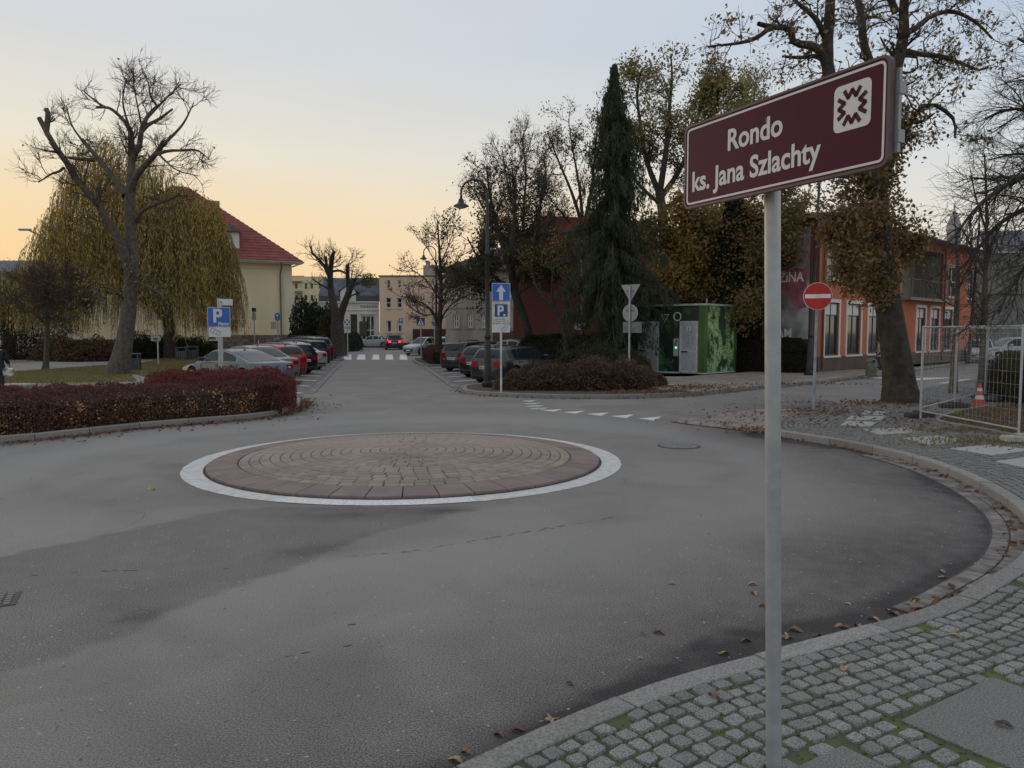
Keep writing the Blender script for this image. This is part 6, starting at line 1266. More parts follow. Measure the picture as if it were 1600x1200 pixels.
def pglyph(mb, x0, z0, h, y, th=.2):
    w = h*.62; t = h*th; mb.face([(x0, z0), (x0+t, z0), (x0+t, z0+h), (x0, z0+h)], y, y+.003)
    o = rrect(x0+t*.5, x0+w, z0+h*.38, z0+h, h*.22, 5); i = rrect(x0+t*.9, x0+w-t, z0+h*.38+t, z0+h-t, h*.1, 5); mb.ring(o, i, y-.0005, y+.003)
    return w
def cargl(mb, cx, cz, s, ang, y):      # outline of a car seen from above
    c, q = math.cos(ang), math.sin(ang); f = lambda pts: [(cx+a*c-b*q, cz+a*q+b*c) for a, b in pts]
    mb.ring(f(rrect(-s, s, -s*.45, s*.45, s*.2)), f(rrect(-s*.93, s*.93, -s*.38, s*.38, s*.15)), y-.001, y)
    for a in (-.35, .3): mb.face(f([(s*a, -s*.4), (s*a+s*.07, -s*.4), (s*a+s*.07, s*.4), (s*a, s*.4)]), y-.001, y)
# left P sign
Yp = 21.3; x = at(348, 600, Yp)[0]; ps = thing('parking_sign', 'blue P sign reading Płatny with white plate below, standing before the silver coupe', 'sign', (x, Yp, .1), R(7)); s_ = Yp/F
w = 34*s_; zt, zb, zb2 = at(345, 480, Yp)[2]-.1, at(345, 511, Yp)[2]-.1, at(345, 526.5, Yp)[2]-.1
post(ps, at(346, 472, Yp)[2]-.1, .034)
xc = (345.5-348)*s_
m = MB(); m.face(rrect(xc-w/2, xc+w/2, zb+.01, zt, .03), -.06, -.045); m.build('panel', signw, ps); m = MB(); m.face(rrect(xc-w/2+.012, xc+w/2-.012, zb+.02, zt-.012, .025), -.064, -.0605); o = m.build('face', blue, ps)
m = MB(); pglyph(m, xc-w*.24, zb+(zt-zb)*.22, (zt-zb)*.70, -.068); m.build('letter_p', signw, o)
text('Płatny', .13, signw, ps, (xc+w*.45, -.066, zb+.045), .003, .9, 'RIGHT')
m = MB(); m.face(rrect(xc-w/2+.02, xc+w/2, zb2, zb-.005, .015), -.06, -.045); o = m.build('plate', signw, ps); m = MB(); cargl(m, xc-.1, (zb2+zb)/2+.01, .13, R(-28), -.061); m.build('car_symbol', blk, o)
# sign just behind it, seen edge on with a blank plate
Yb = 26; x = at(344, 600, Yb)[0]; gs = thing('blank_sign', 'pale blank street sign plate on a post behind the blue P sign', 'sign', (x, Yb, .1), R(15)); post(gs, at(344, 466, Yb)[2]-.1, .035)
m = MB(); m.face(rrect(.02, .45, at(344, 477, Yb)[2]-.1, at(344, 467, Yb)[2]-.1, .01), -.02, .0); m.build('panel', signw, gs)
# backs of signs on the lawn
for px, yb, yt, plates, lab, Ys in ((257, 549, 484, [(256, 17, 485, 500)], 'grey back of a square sign on the tall post left of the lawn path', 55), (291, 545, 490, [(290, 7, 491, 498)], 'small grey sign back on a thin post before the green shrubs', 60), (247, 569, 520, [(245, 15, 525, 533)], 'low post with a small pale sign back on the grass', 44)):
    x = at(px, 550, Ys)[0]; q = thing('sign_back', lab, 'sign', (x, Ys, .1), 0, 'sign backs on the lawn'); post(q, at(px, yt, Ys)[2]-.1, .04)
    for cxp, wp_, a, b in plates: m = MB(); xx = (cxp-px)/F*Ys; ww = wp_/F*Ys/2; m.face(rrect(xx-ww, xx+ww, at(px, b, Ys)[2]-.1, at(px, a, Ys)[2]-.1, .04), -.09, -.07); o = m.build('panel', greyback, q); m = MB(); m.box(xx-ww*.4, xx+ww*.4, -.1, -.09, at(px, (a+b)/2, Ys)[2]-.16, at(px, (a+b)/2, Ys)[2]-.08); m.build('bracket', blk, q)
# one-way sign with parking zone plates
x, Yo = P(783, 612, .12); os_ = thing('one_way_sign', 'blue one-way arrow sign above white parking zone plates on a white post', 'sign', (x, Yo, .1), R(2)); s_ = Yo/F; zq = lambda py: at(783, py, Yo)[2]-.1
m = MB(); m.tube([(0, 0, 0), (0, 0, zq(450))], .032, 12); m.build('post', pm('white_post', (.55, .56, .57), .5), os_, 40)
w = 28.5*s_/2
m = MB(); m.face(rrect(-w, w, zq(470.5), zq(442.5), .03), -.06, -.045); m.build('panel', signw, os_); m = MB(); m.face(rrect(-w+.014, w-.014, zq(470), zq(443.3), .025), -.064, -.0605); o = m.build('face', blue, os_)
m = MB(); m.face([(-3.1*s_, zq(468.8)), (3.1*s_, zq(468.8)), (3.1*s_, zq(455.8)), (7.4*s_, zq(455.8)), (0, zq(445)), (-7.4*s_, zq(455.8)), (-3.1*s_, zq(455.8))], -.068, -.0642); m.build('arrow', signw, o)
m = MB(); m.face(rrect(-w, w, zq(505.5), zq(471.5), .02), -.06, -.045); o = m.build('plate', pm('cream_plate', (.60, .58, .50), .5), os_); m = MB(); m.box(-10*s_, 10*s_, -.064, -.0605, zq(495), zq(475.5)); m.build('blue_field', dblue, o)
m = MB(); pglyph(m, -5.5*s_, zq(493), 15.5*s_, -.068); m.face([(3.4*s_, zq(491)), (7*s_, zq(491)), (6.2*s_, zq(494.3)), (4.2*s_, zq(494.3))], -.067, -.0642); m.build('letter_p', signw, o)
text('Płatne parkow.', 3.1*s_, blk, os_, (0, -.061, zq(499.6)), 0, .8, 'CENTER'); text('w godz. 10-17', 3.1*s_, blk, os_, (0, -.061, zq(503.6)), 0, .8, 'CENTER')
m = MB(); m.face(rrect(-w, w-.01, zq(519.5), zq(506.5), .015), -.06, -.045); o = m.build('plate', signw, os_); m = MB(); cargl(m, 5.5*s_, zq(513), .12, R(50), -.061); m.build('car_symbol', blk, o)
# give-way sign seen from behind
Yg = 27.5; x = at(982.5, 600, Yg)[0]; gw_ = thing('give_way_sign', 'grey backs of a triangular and a round sign on one post before the spruce', 'sign', (x, Yg, .1), R(-38)); s_ = Yg/F; zq = lambda py: at(982, py, Yg)[2]-.1
post(gw_, zq(447), .034); T = 13*s_/.8
m = MB(); m.face([(0-.03*0, zq(472)), (T, zq(446)), (T-.02, zq(444.5)), (-T+.02, zq(444.5)), (-T, zq(446))], .045, .06); m.build('triangle_panel', greyback, gw_)
m = MB(); m.face(circ(0, zq(489), 11.5*s_/.85, 28), .045, .06); m.build('round_panel', greyback, gw_)
m = MB(); m.box(-.28, .45, .045, .06, zq(520), zq(503)); m.build('plate', pm('plate_dark_grey', (.2, .205, .205), .6), gw_)
m = MB()
for zz_ in (453, 459, 483, 494): m.box(-.1, .1, .06, .075, zq(zz_)-.03, zq(zz_)+.02)
m.box(-.16, .16, .03, .045, zq(455), zq(454)); m.box(-.16, .16, .03, .045, zq(486), zq(485)); m.build('bracket', blackm, gw_)
# info board
Yi = 37; x = at(905, 560, Yi)[0]; ib = thing('info_board', 'small white information board on two black legs before the clipped hedge', 'board', (x, Yi, .1)); zq = lambda py: at(905, py, Yi)[2]-.1
m = MB(); m.box(-.28, .33, -.03, .0, zq(516.5), zq(503)); m.build('panel', blackm, ib); m = MB(); m.box(-.24, .29, -.04, -.031, zq(515.5), zq(504)); m.build('face', pm('board_white', (.7, .7, .66), .5), ib)
m = MB(); m.face([(.05, zq(515)), (.27, zq(515)), (.27, zq(509)), (.15, zq(509.5))], -.046, -.041); m.build('picture', blk, ib)
for xx in (-.16, .2): m = MB(); m.box(xx-.03, xx+.03, -.02, .02, 0, zq(516.5)); m.build('leg', blackm, ib)
# no stopping sign, far parking sign, crossing signs, sign at the cream building
def farsign(nm, lab, px, Yf, yt, fn, rz=0, pm_=None):
    x = at(px, 560, Yf)[0]; q = thing(nm, lab, 'sign', (x, Yf, .08), rz); zq = lambda py: at(px, py, Yf)[2]-.08; post(q, zq(yt), .045, mat=pm_); fn(q, zq, Yf/F); return q
def f1(q, zq, s):
    r = 5.6*s; m = MB(); m.face(circ(0, zq(503.5), r, 28), -.08, -.05); m.build('panel', signw, q); m = MB(); m.face(circ(0, zq(503.5), r*.82, 28), -.084, -.081); m.build('face', dblue, q); m = MB()
    for a in (45, -45): c, s2 = math.cos(R(a)), math.sin(R(a)); L_, W_ = r*.8, r*.16; m.face([(u*c-v*s2, zq(503.5)+u*s2+v*c) for u, v in ((-L_, -W_), (L_, -W_), (L_, W_), (-L_, W_))], -.088-(a > 0)*.001, -.0845)
    m.build('cross', signw, q); m = MB(); m.box(-5.5*s, 5.5*s, -.08, -.05, zq(514), zq(510)); m.build('plate', pm('tan_plate', (.4, .37, .3), .6), q)
farsign('no_stopping_sign', 'round white and blue sign with a white cross left of the street', 543.5, 57, 501, f1)
def f2(q, zq, s):
    m = MB(); m.box(-3.2*s, 3.2*s, -.08, -.05, zq(505), zq(497)); m.build('panel', blue, q); m = MB(); pglyph(m, -1.6*s, zq(504), 6*s, -.084); m.build('letter_p', signw, q); m = MB(); m.box(-3*s, 3*s, -.08, -.05, zq(508), zq(505.3)); m.build('plate', signw, q)
farsign('parking_sign', 'small distant blue P sign before the peach building', 627, 90, 497, f2)
def f3(q, zq, s):
    m = MB(); m.box(-6.3*s, 6.3*s, -.08, -.05, zq(508.5), zq(496.5)); m.build('panel', dblue, q); m = MB(); m.face([(-4.6*s, zq(507.5)), (4.6*s, zq(507.5)), (0, zq(497.5))], -.084, -.081); m.build('triangle', signw, q)
    m = MB(); m.face(circ(0, zq(500.5), .7*s, 8), -.088, -.0845); m.face([(-.6*s, zq(504.5)), (.6*s, zq(504.5)), (.5*s, zq(501)), (-.5*s, zq(501))], -.088, -.0845); m.face([(-2.2*s, zq(507)), (-1.4*s, zq(507)), (.2*s, zq(504.6)), (-.5*s, zq(504.6))], -.088, -.0845); m.face([(1.2*s, zq(507)), (2.1*s, zq(507)), (.6*s, zq(504.6)), (-.1*s, zq(504.6))], -.0885, -.0845); m.build('pedestrian', blk, q)
farsign('crossing_sign', 'dark blue pedestrian crossing sign right of the street', 658, 62, 497, f3)
def f4(q, zq, s):
    m = MB(); m.box(-3.4*s, 3.4*s, .03, .06, zq(509), zq(503)); m.build('panel', greyback, q); m = MB(); m.face(circ(0, zq(498.5), 3.6*s, 20), .03, .06); m.build('panel', greyback, q)
farsign('round_sign_back', 'back of a round sign behind the slender tree', 679, 63, 496, f4)
def f5(q, zq, s):
    m = MB(); m.face(rrect(-3.8*s, 3.8*s, zq(501), zq(489), .15), -.08, -.05); m.build('panel', blue, q); m = MB(); m.face(circ(0, zq(493), 2*s, 14), -.086, -.081); m.face([(-1.2*s, zq(499)), (1.2*s, zq(499)), (0, zq(496))], -.086, -.081); m.build('symbol', signw, q)
    m = MB(); m.box(-10.5*s, -2.2*s, -.02, .01, zq(514), zq(502.5)); m.build('plate', pm('notice_grey', (.42, .41, .37), .6), q)
farsign('blue_sign', 'tall blue rounded sign with a grey notice plate before the cream wall', 435, 66, 492, f5)
farsign('edge_on_sign', 'sign seen edge on as a thin dark upright before the cream wall', 398.5, 60, 481, lambda q, zq, s: [MB().box(-1.4*s, 1.4*s, -.3, .3, zq(487), zq(481)).build('panel', blackm, q), MB().box(-1.2*s, 1.2*s, -.25, .25, zq(500), zq(488)).build('plate', greyback, q)])
tm = thing('ticket_machine', 'grey parking ticket machine at the foot of the cream building', 'machine', (at(434, 560, 64)[0], 64, .08)); m = MB(); m.box(-.25, .25, -.2, .2, 0, 1.35, bev=.04); m.box(-.2, .2, -.24, -.2, .85, 1.2); m.build('body', pm('machine_grey', (.22, .24, .27), .5), tm); m = MB(); m.box(-.12, .12, -.26, -.24, 1.0, 1.12); m.build('screen', blk, tm)
ym = thing('yellow_container', 'yellow container with a dark base right of the cream building', 'container', (at(463, 560, 84)[0], 84, .0)); m = MB(); m.box(-.9, .9, -.6, .6, .6, 2.0, bev=.05); m.build('body', pm('container_yellow', (.5, .33, .02), .6), ym); m = MB(); m.box(-.9, .9, -.6, .6, 0, .595); m.build('base', blk, ym)
# lamps
def lamp(lab, px, pyb, Yl, ytop, side=-1, group='black swan-neck street lamps', scale=1, rz=0, zb=.1, lean_=0, arm=True):
    x = at(px, pyb, Yl)[0]; q = thing('street_lamp', lab, 'street lamp', (x, Yl, zb), rz, group); Ht = at(px, ytop, Yl)[2]-zb; k = scale
    m = MB(); m.lathe([(.17*k, 0), (.19*k, .05), (.19*k, .16), (.13*k, .2), (.14*k, .5), (.115*k, .62), (.125*k, .9), (.10*k, 1.05), (.105*k, 1.5), (.085*k, 1.56), (.09*k, 1.62), (.11*k, 1.66), (.11*k, 1.7), (.075*k, 1.76), (.07*k, Ht*.62), (.085*k, Ht*.62+.02), (.085*k, Ht*.62+.1), (.055*k, Ht*.62+.14), (.045*k, Ht-.7)], 16)
    if lean_: m.v = [(v[0]+lean_*v[2]/Ht, v[1], v[2]) for v in m.v]
    m.build('pole', blackm, q, 40)
    if arm:
        r = .43*k; pts = [(lean_, 0, Ht-.75)]+[(lean_+side*(r-r*math.cos(PI*a/12)), 0, Ht-.65+r*math.sin(PI*a/12)) for a in range(13)]; e = pts[-1]; pts.append((e[0], 0, e[2]-.12)); m = MB(); m.tube(pts, .035*k, 8)
        m.tube([(lean_+side*.05, 0, Ht-1.1), (lean_+side*.22, 0, Ht-.75), (lean_+side*.35, 0, Ht-.36)], .014, 6); m.build('arm', blackm, q, 50)
        m = MB(); m.lathe([(.04, .0), (.05, -.08), (.09, -.12), (.10, -.2), (.13, -.24), (.25, -.31), (.26, -.34), (.23, -.33)], 20, c=(e[0], 0, e[2]-.1)); m.build('lamp_shade', blackm, q, 40); m = MB(); m.lathe([(.22, -.34), (.17, -.38), (.07, -.41)], 16, c=(e[0], 0, e[2]-.1)); m.build('lamp_glass', pm('lamp_glass', (.3, .3, .28), .3), q, 60)
    return q
lamp('tall black swan-neck street lamp beside the one-way sign', 762, 603, 26.2, 270)
lamp('distant black street lamp beside the slender leafless tree', 682, 545, 56, 380)
lamp('black lamp column in front of the corner of the orange building', 1263, 592, 33, 190, lean_=.33, rz=0)
lamp('black lamp column leaning at the far end of the orange building', 1513, 570, 46, 330, lean_=.35, arm=False)
# lamp just entering the frame at the left and a road lamp over the willow
x = at(-28, 600, 17)[0]; q = thing('street_lamp', 'black lamp shade just entering the frame at the left edge', 'street lamp', (x-.9, 17, .1), 0, 'black swan-neck street lamps'); zt = at(0, 278, 17)[2]
m = MB(); m.lathe([(.15, 0), (.13, .6), (.08, 1.7), (.05, zt)], 12); m.tube([(0, 0, zt-.2)]+[(.5-.5*math.cos(PI*a/10), 0, zt+.5*math.sin(PI*a/10)) for a in range(11)], .03, 8); m.build('pole', blackm, q); m = MB(); m.lathe([(.04, .1), (.09, 0), (.14, -.06), (.33, -.15), (.33, -.17)], 20, c=(1.0, 0, zt)); m.build('lamp_shade', blackm, q)
q = thing('road_lamp', 'plain grey road lamp head sticking out left of the willow', 'street lamp', (at(78, 560, 62)[0], 62, .1)); zt = at(52, 360, 62)[2]
m = MB(); m.tube([(0, 0, 0), (0, 0, zt-1.0), (-.4, 0, zt-.5), (-1.2, 0, zt-.1)], .07, 8); m.build('pole', greyback, q); m = MB(); m.box(-2.0, -1.1, -.16, .16, zt-.12, zt+.03, bev=.04); m.build('lamp_head', greyback, q)
# ------------------------------------------------------------ toilet kiosk
cx0, cy0 = P(1098, 586, .12); cy0 = 34.0; cx0 = at(1098, 586, cy0)[0]; df = unit(.712, -.702)   # local x runs along the front towards the corner
ks = thing('toilet_kiosk', 'green automatic toilet kiosk with foliage print and two grey doors', 'kiosk', (cx0, cy0, .12), math.atan2(df[1], df[0]))
kz = at(1098, 475, cy0)[2]-.12; zk = lambda py: at(1098, py, cy0)[2]-.12
e_ = (-df[0], -df[1])
kx = lambda px: -fx((cx0, cy0), e_, px)
KW = -kx(985)
def leafprint(nm, dark, lights, sc, thr):
    m = bpy.data.materials.new(nm); m.use_nodes = True; b = m.node_tree.nodes['Principled BSDF']; l = m.node_tree.links; g = node(m, 'ShaderNodeTexCoord'); b.inputs['Roughness'].default_value = .25
    nz = node(m, 'ShaderNodeTexNoise'); nz.inputs['Scale'].default_value = sc*.35; nz.inputs['Detail'].default_value = 3; v = node(m, 'ShaderNodeTexVoronoi'); v.inputs['Scale'].default_value = sc*2.2; mp = node(m, 'ShaderNodeVectorMath', operation='MULTIPLY_ADD'); mp.inputs[1].default_value = (.6, .6, .6)
    n3 = node(m, 'ShaderNodeTexNoise'); n3.inputs['Scale'].default_value = sc*1.5; l.new(g.outputs['Object'], n3.inputs[0]); l.new(n3.outputs['Color'], mp.inputs[0]); l.new(g.outputs['Object'], mp.inputs[2]); l.new(mp.outputs[0], v.inputs[0]); l.new(g.outputs['Object'], nz.inputs[0])
    sc_ = node(m, 'ShaderNodeSeparateColor'); l.new(v.outputs['Color'], sc_.inputs[0]); r = node(m, 'ShaderNodeValToRGB'); e = r.color_ramp.elements
    for k, c in enumerate(lights):
        q = e[k] if k < 2 else e.new(.5)
        q.position = k/(len(lights)-1); q.color = (*c, 1)
    l.new(sc_.outputs[0], r.inputs[0]); mx_ = node(m, 'ShaderNodeMix', data_type='RGBA'); mr_ = node(m, 'ShaderNodeMapRange'); mr_.inputs[1].default_value = thr; mr_.inputs[2].default_value = thr+.1; l.new(nz.outputs[0], mr_.inputs[0]); l.new(mr_.outputs[0], mx_.inputs[0]); mx_.inputs[6].default_value = (*dark, 1); l.new(r.outputs[0], mx_.inputs[7]); l.new(mx_.outputs[2], b.inputs['Base Color']); return m
pdark = leafprint('foliage_print_dark', (.022, .038, .028), [(.03, .09, .035), (.08, .22, .07), (.26, .44, .18), (.03, .07, .035)], 3.4, .52)
plight = leafprint('foliage_print_light', (.035, .075, .04), [(.10, .24, .07), (.04, .10, .04), (.30, .46, .18), (.16, .30, .12), (.025, .05, .03), (.42, .55, .32)], 4.5, .42)
kgreen = pm('kiosk_green', (.05, .125, .028), .35, var=.05); kdoor = pm('kiosk_door_grey', (.42, .425, .43), .45, var=.05)
m = MB(); m.box(-KW, 0, .02, 2.9, 0, kz-.06); m.build('body', pdark, ks)
SX = fx((cx0, cy0), unit(.702, .712), 1148)
m = MB(); m.box(-.02, .012, .3, SX-.14, .05, kz-.06); m.build('side_panel', plight, ks)
m = MB(); m.box(-.24, .02, -.0, .018, .04, kz-.06); m.build('corner_post', kgreen, ks); m = MB(); m.box(.0135, .03, 0.0185, .299, .04, kz-.06); m.build('corner_post', kgreen, ks); m = MB(); m.box(-.02, .03, SX-.138, SX, .04, kz-.06); m.build('corner_post', kgreen, ks)
m = MB(); m.box(-KW-.05, .06, -.05, SX+.02, kz-.055, kz+.03); m.build('roof', pm('kiosk_roof', (.42, .45, .40), .5), ks); m = MB(); m.box(-KW, .03, -.02, SX, -.02, .04); m.build('base', signw, ks)
m = MB(); m.tube([(-.1, .4, kz), (-.1, .4, kz+.25)], .03, 6); m.build('vent_pipe', greyback, ks)
for a, b, sy in ((1062.5, 1097, 0), (998, 1029, 1)):
    xa, xb = kx(a), min(kx(b), -.25 if not sy else 9); zt_ = zk(501.5) if not sy else zk(501.5); m = MB(); m.box(xa, xb, -.05, .015, .03, zt_); o = m.build('door', kdoor, ks)
    W_ = xb-xa; m = MB(); m.ring([(xa, .03), (xb, .03), (xb, zt_), (xa, zt_)], [(xa+.07, .1), (xb-.07, .1), (xb-.07, zt_-.07), (xa+.07, zt_-.07)], -.07, -.051); m.build('door_frame', pm('door_frame_light', (.55, .56, .56), .4), o)
    m = MB(); m.box(xa+.07, xb-.07, -.065, -.051, .92, 1.0); m.build('rail', MATS['door_frame_light'], o); m = MB(); m.box(xa+.1, xa+.42, -.11, -.08, .93, .98); m.build('handle', blackm, o)
    m = MB(); m.box(xa+W_*.2, xb-W_*.2, -.0545, -.051, 1.12, zt_-.25); m.build('panel', pm('door_panel', (.36, .365, .37), .5), o)
    m = MB(); m.box((xa+xb)/2-.10, (xa+xb)/2+.10, -.059, -.055, zt_-.42, zt_-.22); m.build('plate', signw, o); m = MB(); mid = (xa+xb)/2
    for dx_ in ((0,) if not sy else (-.04, .04)): m.face(circ(mid+dx_, zt_-.255, .016, 10), -.063, -.0595); m.box(mid+dx_-.022, mid+dx_+.022, -.063, -.0595, zt_-.36, zt_-.28); m.box(mid+dx_-.016, mid+dx_+.016, -.0632, -.0593, zt_-.41, zt_-.355)
    m.build('person_symbol', blk, o); m = MB()
    for cx_s, n_ in ((xa+W_*.3, 5), (xa+W_*.6, 5)):
        for j in range(n_): zj = 1.25+j*.12; m.face(circ(cx_s, zj, .022, 8), -.059, -.055)
    m.box(xa+W_*.62, xa+W_*.82, -.059, -.055, 1.18, 1.2); m.build('pictograms', signw, o)
    m = MB()
    for zz_ in (zt_-.25, zt_-.6, .3): m.box(xb-.06, xb-.02, -.085, -.071, zz_-.05, zz_+.05)
    m.build('hinge', signw, o)
xb = kx(1062); m = MB(); m.box(xb-.28, xb-.04, -.08, .015, .75, 1.52); o = m.build('control_box', kdoor, ks)
for zz_ in (1.42, 1.32, 1.24): m = MB(); m.box(xb-.22+(zz_ == 1.42)*.06, xb-.13+(zz_ == 1.42)*.06, -.09, -.081, zz_-.03, zz_+.03); m.build('button', blk, o)
m = MB(); m.face(circ(xb-.15, 1.12, .05, 14), -.09, -.081); m.build('status_light', pm('green_light', (.25, 1.0, .55), .4, emit=1.2), o)
m = MB(); xa = kx(1041)
m.ring([(xa-.19, kz-.38), (xa+.19, kz-.38), (xa, kz-.75)][::-1], [(xa-.13, kz-.42), (xa+.13, kz-.42), (xa, kz-.67)][::-1], -.0, .019) if 0 else None
tri = lambda c, s: [(c, kz-.56-s), (c+s*.95, kz-.56+s*.7), (c-s*.95, kz-.56+s*.7)]
m.ring(tri(xa-.1, .22), tri(xa-.1, .155), -.004, .019); m.ring(circ(xa+.55, kz-.52, .2, 24), circ(xa+.55, kz-.52, .155, 24), -.004, .019); m.build('wc_symbols', signw, ks)
# ------------------------------------------------------------ bins, cone, bench block, manholes
def bin1(lab, px, py, s, Yb):
    x = at(px, 560, Yb)[0]; q = thing('litter_bin', lab, 'litter bin', (x, Yb, .1), R(8), 'dark litter bins on the lawn'); g_ = pm('bin_dark', (.055, .06, .068), .5, var=.15)
    m = MB(); m.box(-.36*s, .36*s, -.26*s, .26*s, .82*s, .9*s, bev=.02); m.build('lid', g_, q); 
    for sx2 in (-.34, .28): 
        for sy2 in (-.24, .18): m = MB(); m.box(sx2*s, (sx2+.06)*s, sy2*s, (sy2+.06)*s, 0, .82*s); m.build('leg', g_, q)
    m = MB(); m.box(-.27*s, .27*s, -.2*s, .2*s, .05*s, .62*s, bev=.03); m.build('bin_body', pm('bin_grey', (.14, .15, .16), .5), q); m = MB()
    for k in range(5): m.box((-.27+k*.12)*s, (-.21+k*.12)*s, -.255*s, -.235*s, .05*s, .65*s)
    m.build('slats', g_, q)
bin1('dark grey litter bin beside the thick leaning tree trunk', 207, 580, .92, 37.4); bin1('left one of the pair of dark litter bins at the lawn edge', 284, 562, .95, 50.5); bin1('right one of the pair of dark litter bins at the lawn edge', 301, 562, 1.0, 51.5)
x, y = P(1361, 587, .12); q = thing('concrete_bin', 'round mossy concrete litter bin on the far pavement beside the walking person', 'litter bin', (x, y, .11)); m = MB(); m.lathe([(.21, 0), (.225, .04), (.225, .50), (.205, .52), (.205, .54), (.225, .56), (.22, .62), (.17, .70), (.10, .74), (.02, .75)], 20); m.build('body', pm('mossy_concrete', (.15, .16, .12), .9, var=.2, bump=.5), q, 40); m = MB(); m.face(circ(.0, .62, .06, 14), -.235, -.17); m.build('opening', blk, q)
x, y = P(1530, 633, .12); q = thing('traffic_cone', 'orange and white striped traffic cone behind the fence', 'traffic cone', (x, y, .1)); co = pm('cone_orange', (.55, .07, .03), .6); 
m = MB(); m.box(-.17, .17, -.17, .17, 0, .04, bev=.01); m.build('base', co, q)
for a, b, mm_ in ((.04, .17, co), (.17, .27, signw), (.27, .37, co), (.37, .45, signw), (.45, .56, co)): m = MB(); rr = lambda z: .135*(1-z/.62)+.012; m.lathe([(rr(a), a), (rr(b), b)], 18); m.build('stripe', mm_, q, 50)
m = MB(); x, y = P(1552, 627, .12); o = thing('black_bag', 'small black heap beside the traffic cone', 'bag', (x, y, .1)); m.lathe([(.2, 0), (.24, .06), (.2, .13), (.1, .17), (.02, .18)], 12); m.build('body', blk, o, 60)
x, y = P(1061, 697, 0); q = thing('manhole_cover', 'round manhole cover in the asphalt right of the island', 'manhole cover', (x, y, 0)); m = MB(); m.lathe([(.36, 0), (.36, .006), (.33, .008)], 40); m.build('frame', pm('manhole_frame', (.06, .056, .05), .7), q); m = MB(); m.lathe([(.318, 0), (.318, .0105), (.30, .012)], 40); m.build('lid', pm('manhole_lid', (.19, .18, .17), .7, var=.2, scale=20, bump=.6), q)
x, y = P(0, 941, 0); q = thing('drain_cover', 'cast iron drain cover at the left picture edge', 'drain cover', (x-.10, y, 0), R(25)); m = MB(); m.box(-.2, .2, -.16, .16, 0, .006); m.build('frame', pm('iron_dark', (.06, .057, .052), .6, var=.2, bump=.4), q)
for i in range(6):
    for j in range(5): m = MB(); m.box(-.17+i*.058, -.13+i*.058, -.135+j*.056, -.10+j*.056, .006, .012); m.build('stud', pm('iron_worn', (.2, .19, .17), .6), q)
# planting bed edging and soil behind the fence
tag(slab('planting_bed', BED, .128, pm('bark_mulch', (.07, .045, .03), .95, col2=(.045, .04, .022), scale=7, bump=1, bscale=30)), kind='structure')
kerb(resample(np.array(catmull([(BED[5]), BED[4], BED[3], BED[2], BED[1], BED[0], BED[8], BED[7]], 5)), .2), 1, w=.06, h=.17, name='bed_edging', z0=.05)
mul = np.c_[RNG.uniform((BED[0][0]-1, 10), (16, 22), (9000, 2)), np.full(9000, .14)]; mul = mul[inpoly(mul[:, :2], BED)]
tag(cardobj('mulch_litter', mul, .08, litm, flat=.6), kind='stuff'); tag(cardobj('grass', mul[:900]*[1, 1, 0]+[0, 0, .16], .10, MATS['grass_blade'], droop=(0, 0, 1.), aspect=.3), kind='stuff')
gx_ = np.vstack([blob(1560, 690, .125, .9, .35, 900), blob(1490, 672, .125, .6, .15, 300)]); tag(cardobj('grass', gx_, .06, MATS['grass_blade'], droop=(0, 0, 1.), aspect=.35), kind='stuff')
# construction fence
Fp = [P(1437, 657, .12), P(1593, 690, .12)]; G1 = P(1437, 652, .12); G2 = P(1491, 637, .12); u_ = np.array(G2)-np.array(G1); G3 = (12.9, 21.4); G4 = (17.2, 22.4)
FH = 1.95
def fpanel(a, b, lab):
    L_ = math.hypot(b[0]-a[0], b[1]-a[1]); q = thing('construction_fence', lab, 'fence', (a[0], a[1], .12), math.atan2(b[1]-a[1], b[0]-a[0]), 'galvanised construction fence panels'); r = .021
    for x_ in (.03, L_-.03): m = MB(); m.tube([(x_, 0, .05), (x_, 0, FH)], r, 8); m.build('post', zinc, q, 50)
    for z_4 in (.2, FH-.03): m = MB(); m.tube([(.03, 0, z_4), (L_-.03, 0, z_4)], r*.8, 8); m.build('rail', zinc, q, 50)
    n_ = int(L_/.115); vx = np.linspace(.06, L_-.06, n_); Pn = np.array([[(x_, 0, .2), (x_, 0, 1.1), (x_, 0, FH-.03)] for x_ in vx]); o = tubes_obj('wire_mesh', Pn, np.full((n_, 3), .0022), 3, pm('wire', (.42, .43, .42), .5, metal=.3), q); o['kind'] = 'stuff'
    zz_ = np.linspace(.3, FH-.15, 8); Pn = np.array([[(.03, .005, z_5), (L_/2, .005, z_5), (L_-.03, .005, z_5)] for z_5 in zz_]); o = tubes_obj('wire_mesh', Pn, np.full((8, 3), .0022), 3, MATS['wire'], q); o['kind'] = 'stuff'
    return q
fpanel(Fp[0], Fp[1], 'front construction fence panel in front of the planting bed')
fpanel(G1, G2, 'construction fence panel running back from the left fence post')
fpanel(G2, G3, 'construction fence panel behind the traffic cone'); fpanel(G3, G4, 'farthest construction fence panel by the square hedge')
n1 = (Fp[1][0]+.1, Fp[1][1]-.05); fpanel(n1, (n1[0]+3.2, n1[1]+1.0), 'construction fence panel leaving the frame at the right')
